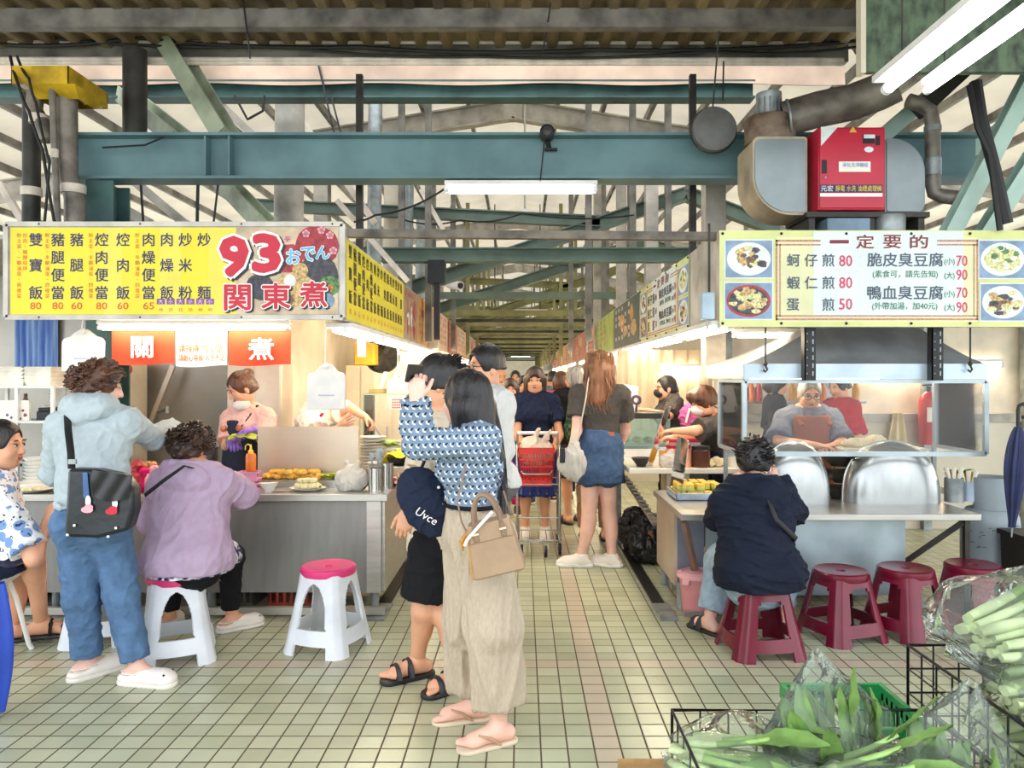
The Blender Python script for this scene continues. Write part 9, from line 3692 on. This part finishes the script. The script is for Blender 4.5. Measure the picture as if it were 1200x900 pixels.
def bag_film(parent, c, ax, wd, up, L, W, H, tip, seed, open_=.0):
 """clear crumpled wrapper round the bundle; its mouth flattens to a tip"""
 R = np.random.RandomState(seed)
 c, ax, wd, up = Vector(c), Vector(ax).normalized(), Vector(wd).normalized(), Vector(up).normalized()
 ph = R.uniform(0, 6, 8)
 mb = MB()
 def fn(u, v):
  t = u
  a = 2 * PI * v
  e = math.sin(PI * min(1, .12 + t * .88)) ** .55 if t < .9 else math.sin(PI * min(1, .12 + .9 * .88)) ** .55
  prof = min(1, .25 + t * 5) * (1 if t < .72 else max(.02, 1 - (t - .72) / .28 * (1 - tip)))
  hp_ = min(1, .2 + t * 5) * (1 if t < .6 else max(.03, 1 - (t - .6) / .4))
  k = 1 + .07 * math.sin(5 * a + ph[0] + t * 9) + .05 * math.sin(9 * a + ph[1] - t * 13) + .04 * math.sin(17 * t + ph[2] + 3 * a)
  ca, sa = math.cos(a), math.sin(a)
  ca = math.copysign(abs(ca) ** .8, ca)
  sa = math.copysign(abs(sa) ** .8, sa)
  return c + ax * ((t - .5) * L + .02 * math.sin(4 * a + ph[3])) + wd * (W * .5 * prof * k * ca) + up * (H * .5 * hp_ * k * sa)
 mb.grid(fn, 36, 44)
 return mb.build('wrapper', MATS.bag_clear, parent, ang=50)
def veg_bag(label, c, ax, up, L, W, H, n, seed, r=.014, lm='leaf_green', tip=.15, filmL=1.25, shift=.08, name='bagged_greens'):
 R = random.Random(seed)
 c, ax, up = Vector(c), Vector(ax).normalized(), Vector(up)
 up = (up - ax * up.dot(ax)).normalized()
 wd = ax.cross(up)
 t = T(name, label, 'vegetables', c - up * H / 2)
 for i in range(n):
  a, q = 2 * PI * i * .381966, math.sqrt((i + .5) / n)
  o = wd * (math.cos(a) * q * W * .36) + up * (math.sin(a) * q * H * .34)
  d = ax + wd * (math.cos(a) * q * .28) + up * (math.sin(a) * q * .2) + Vector((R.uniform(-.08, .08), R.uniform(-.08, .08), R.uniform(-.05, .08)))
  stalk(t, c - ax * (L * .5) + o * .75 + ax * R.uniform(-.02, .02), d, up + wd * math.cos(a), L * R.uniform(.9, 1.05), r * R.uniform(.85, 1.15), R, True, lm)
 bag_film(t, c + ax * shift, ax, wd, up, L * filmL, W * 1.25, H * 1.3, tip, seed)
 return t
veg_bag('topmost bag of pale leek stalks on the high wire basket', (1.46, 2.02, .86), (1, .12, .12), (0, -.2, 1), .56, .34, .15, 16, 3, .018, 'leaf_green', .3, 1.35, .0)
veg_bag('middle bag of pale stalks under the topmost one', (1.47, 1.88, .735), (1, .1, .04), (0, -.2, 1), .56, .36, .15, 16, 4, .018, 'leaf_green', .2, 1.15, .02)
veg_bag('bottom bag of pale stalks behind the high basket wires', (1.47, 2.02, .56), (1, .05, .0), (0, -.2, 1), .50, .27, .15, 12, 5, .018, 'leaf_green', .2, 1.05, .0)
veg_bag('second bottom bag of stalks nearer the camera in the high basket', (1.47, 1.66, .48), (1, .05, .0), (0, -.2, 1), .50, .27, .15, 12, 6, .018, 'leaf_green', .2, 1.05, .0)
veg_bag('bag of pale green bunched stems at the corner of the front basket', (.56, 1.80, .575), (.75, -.55, .02), (0, -.1, 1), .40, .24, .13, 18, 7, .013, 'leaf_deep', .2, 1.2, .02)
veg_bag('peaked bag of broad leafy greens pointing up in the front basket', (.74, 1.83, .61), (-.1, .22, .95), (.35, -1, .1), .36, .26, .12, 26, 8, .010, 'leaf_deep', .05, 1.3, -.02)
veg_bag('bag of broad greens lying across the front basket', (.82, 1.66, .585), (.9, -.25, .05), (0, -.1, 1), .42, .28, .13, 22, 9, .011, 'leaf_deep', .25, 1.2, .02)
veg_bag('bag with a stiff raised corner at the end of the front basket', (.97, 1.72, .575), (.35, .35, .8), (.2, -1, .2), .30, .2, .10, 18, 10, .010, 'leaf_deep', .1, 1.35, .03)
veg_bag('low bag of pale stems at the very front of the basket', (.62, 1.55, .50), (.9, .2, 0), (0, -.1, 1), .42, .3, .14, 18, 11, .013, 'leaf_deep', .2, 1.15, .02)
t = T('plastic_crate', 'green plastic crate edge behind the leafy greens', 'crate', (.97, 2.2, TB))
mat('crate_green', '#1f8a4a', .4)
x0, x1, y0, y1 = .80, 1.10, 2.06, 2.36
mb = MB()
mb.box(x0, x1, y0, y1, TB, TB + .015)
for i in range(11):
 x = x0 + (x1 - x0) * i / 10
 mb.box(x - .006, x + .006, y0, y0 + .008, TB, .54)
 mb.box(x - .006, x + .006, y1 - .008, y1, TB, .54)
 y = y0 + (y1 - y0) * i / 10
 mb.box(x0, x0 + .008, y - .006, y + .006, TB, .54)
 mb.box(x1 - .008, x1, y - .006, y + .006, TB, .54)
mb.build('lattice', MATS.crate_green, t)
mb = MB()
for a in ((x0 - .008, x1 + .008, y0 - .008, y0 + .008), (x0 - .008, x1 + .008, y1 - .008, y1 + .008), (x0 - .008, x0 + .008, y0, y1), (x1 - .008, x1 + .008, y0, y1)):
 mb.box(a[0], a[1], a[2], a[3], .515, .56)
mb.build('rim', MATS.crate_green, t, bevel=.003)
# blue folded parasol at the lower frame edge
t = T('parasol', 'royal blue folded parasol at the lower frame edge', 'umbrella', (gx(-4, 3.35), 3.35, 0))
c = Vector((gx(-6, 3.35), 3.35, 0))
mb = MB()
def par(u, v):
 a = 2 * PI * u
 r = (.035 + .03 * math.sin(PI * v)) * (1 + .25 * math.cos(5 * a))
 return c + Vector((r * math.cos(a) , r * math.sin(a), .04 + .56 * v))
mb.grid(par, 60, 14)
mb.build('canopy', mat('parasol_blue', '#2547b0', .6, 0, .12), t)
mb = MB()
mb.tube([c, c + Vector((0, 0, .75))], .01, 10)
mb.build('shaft', MATS.galv, t)
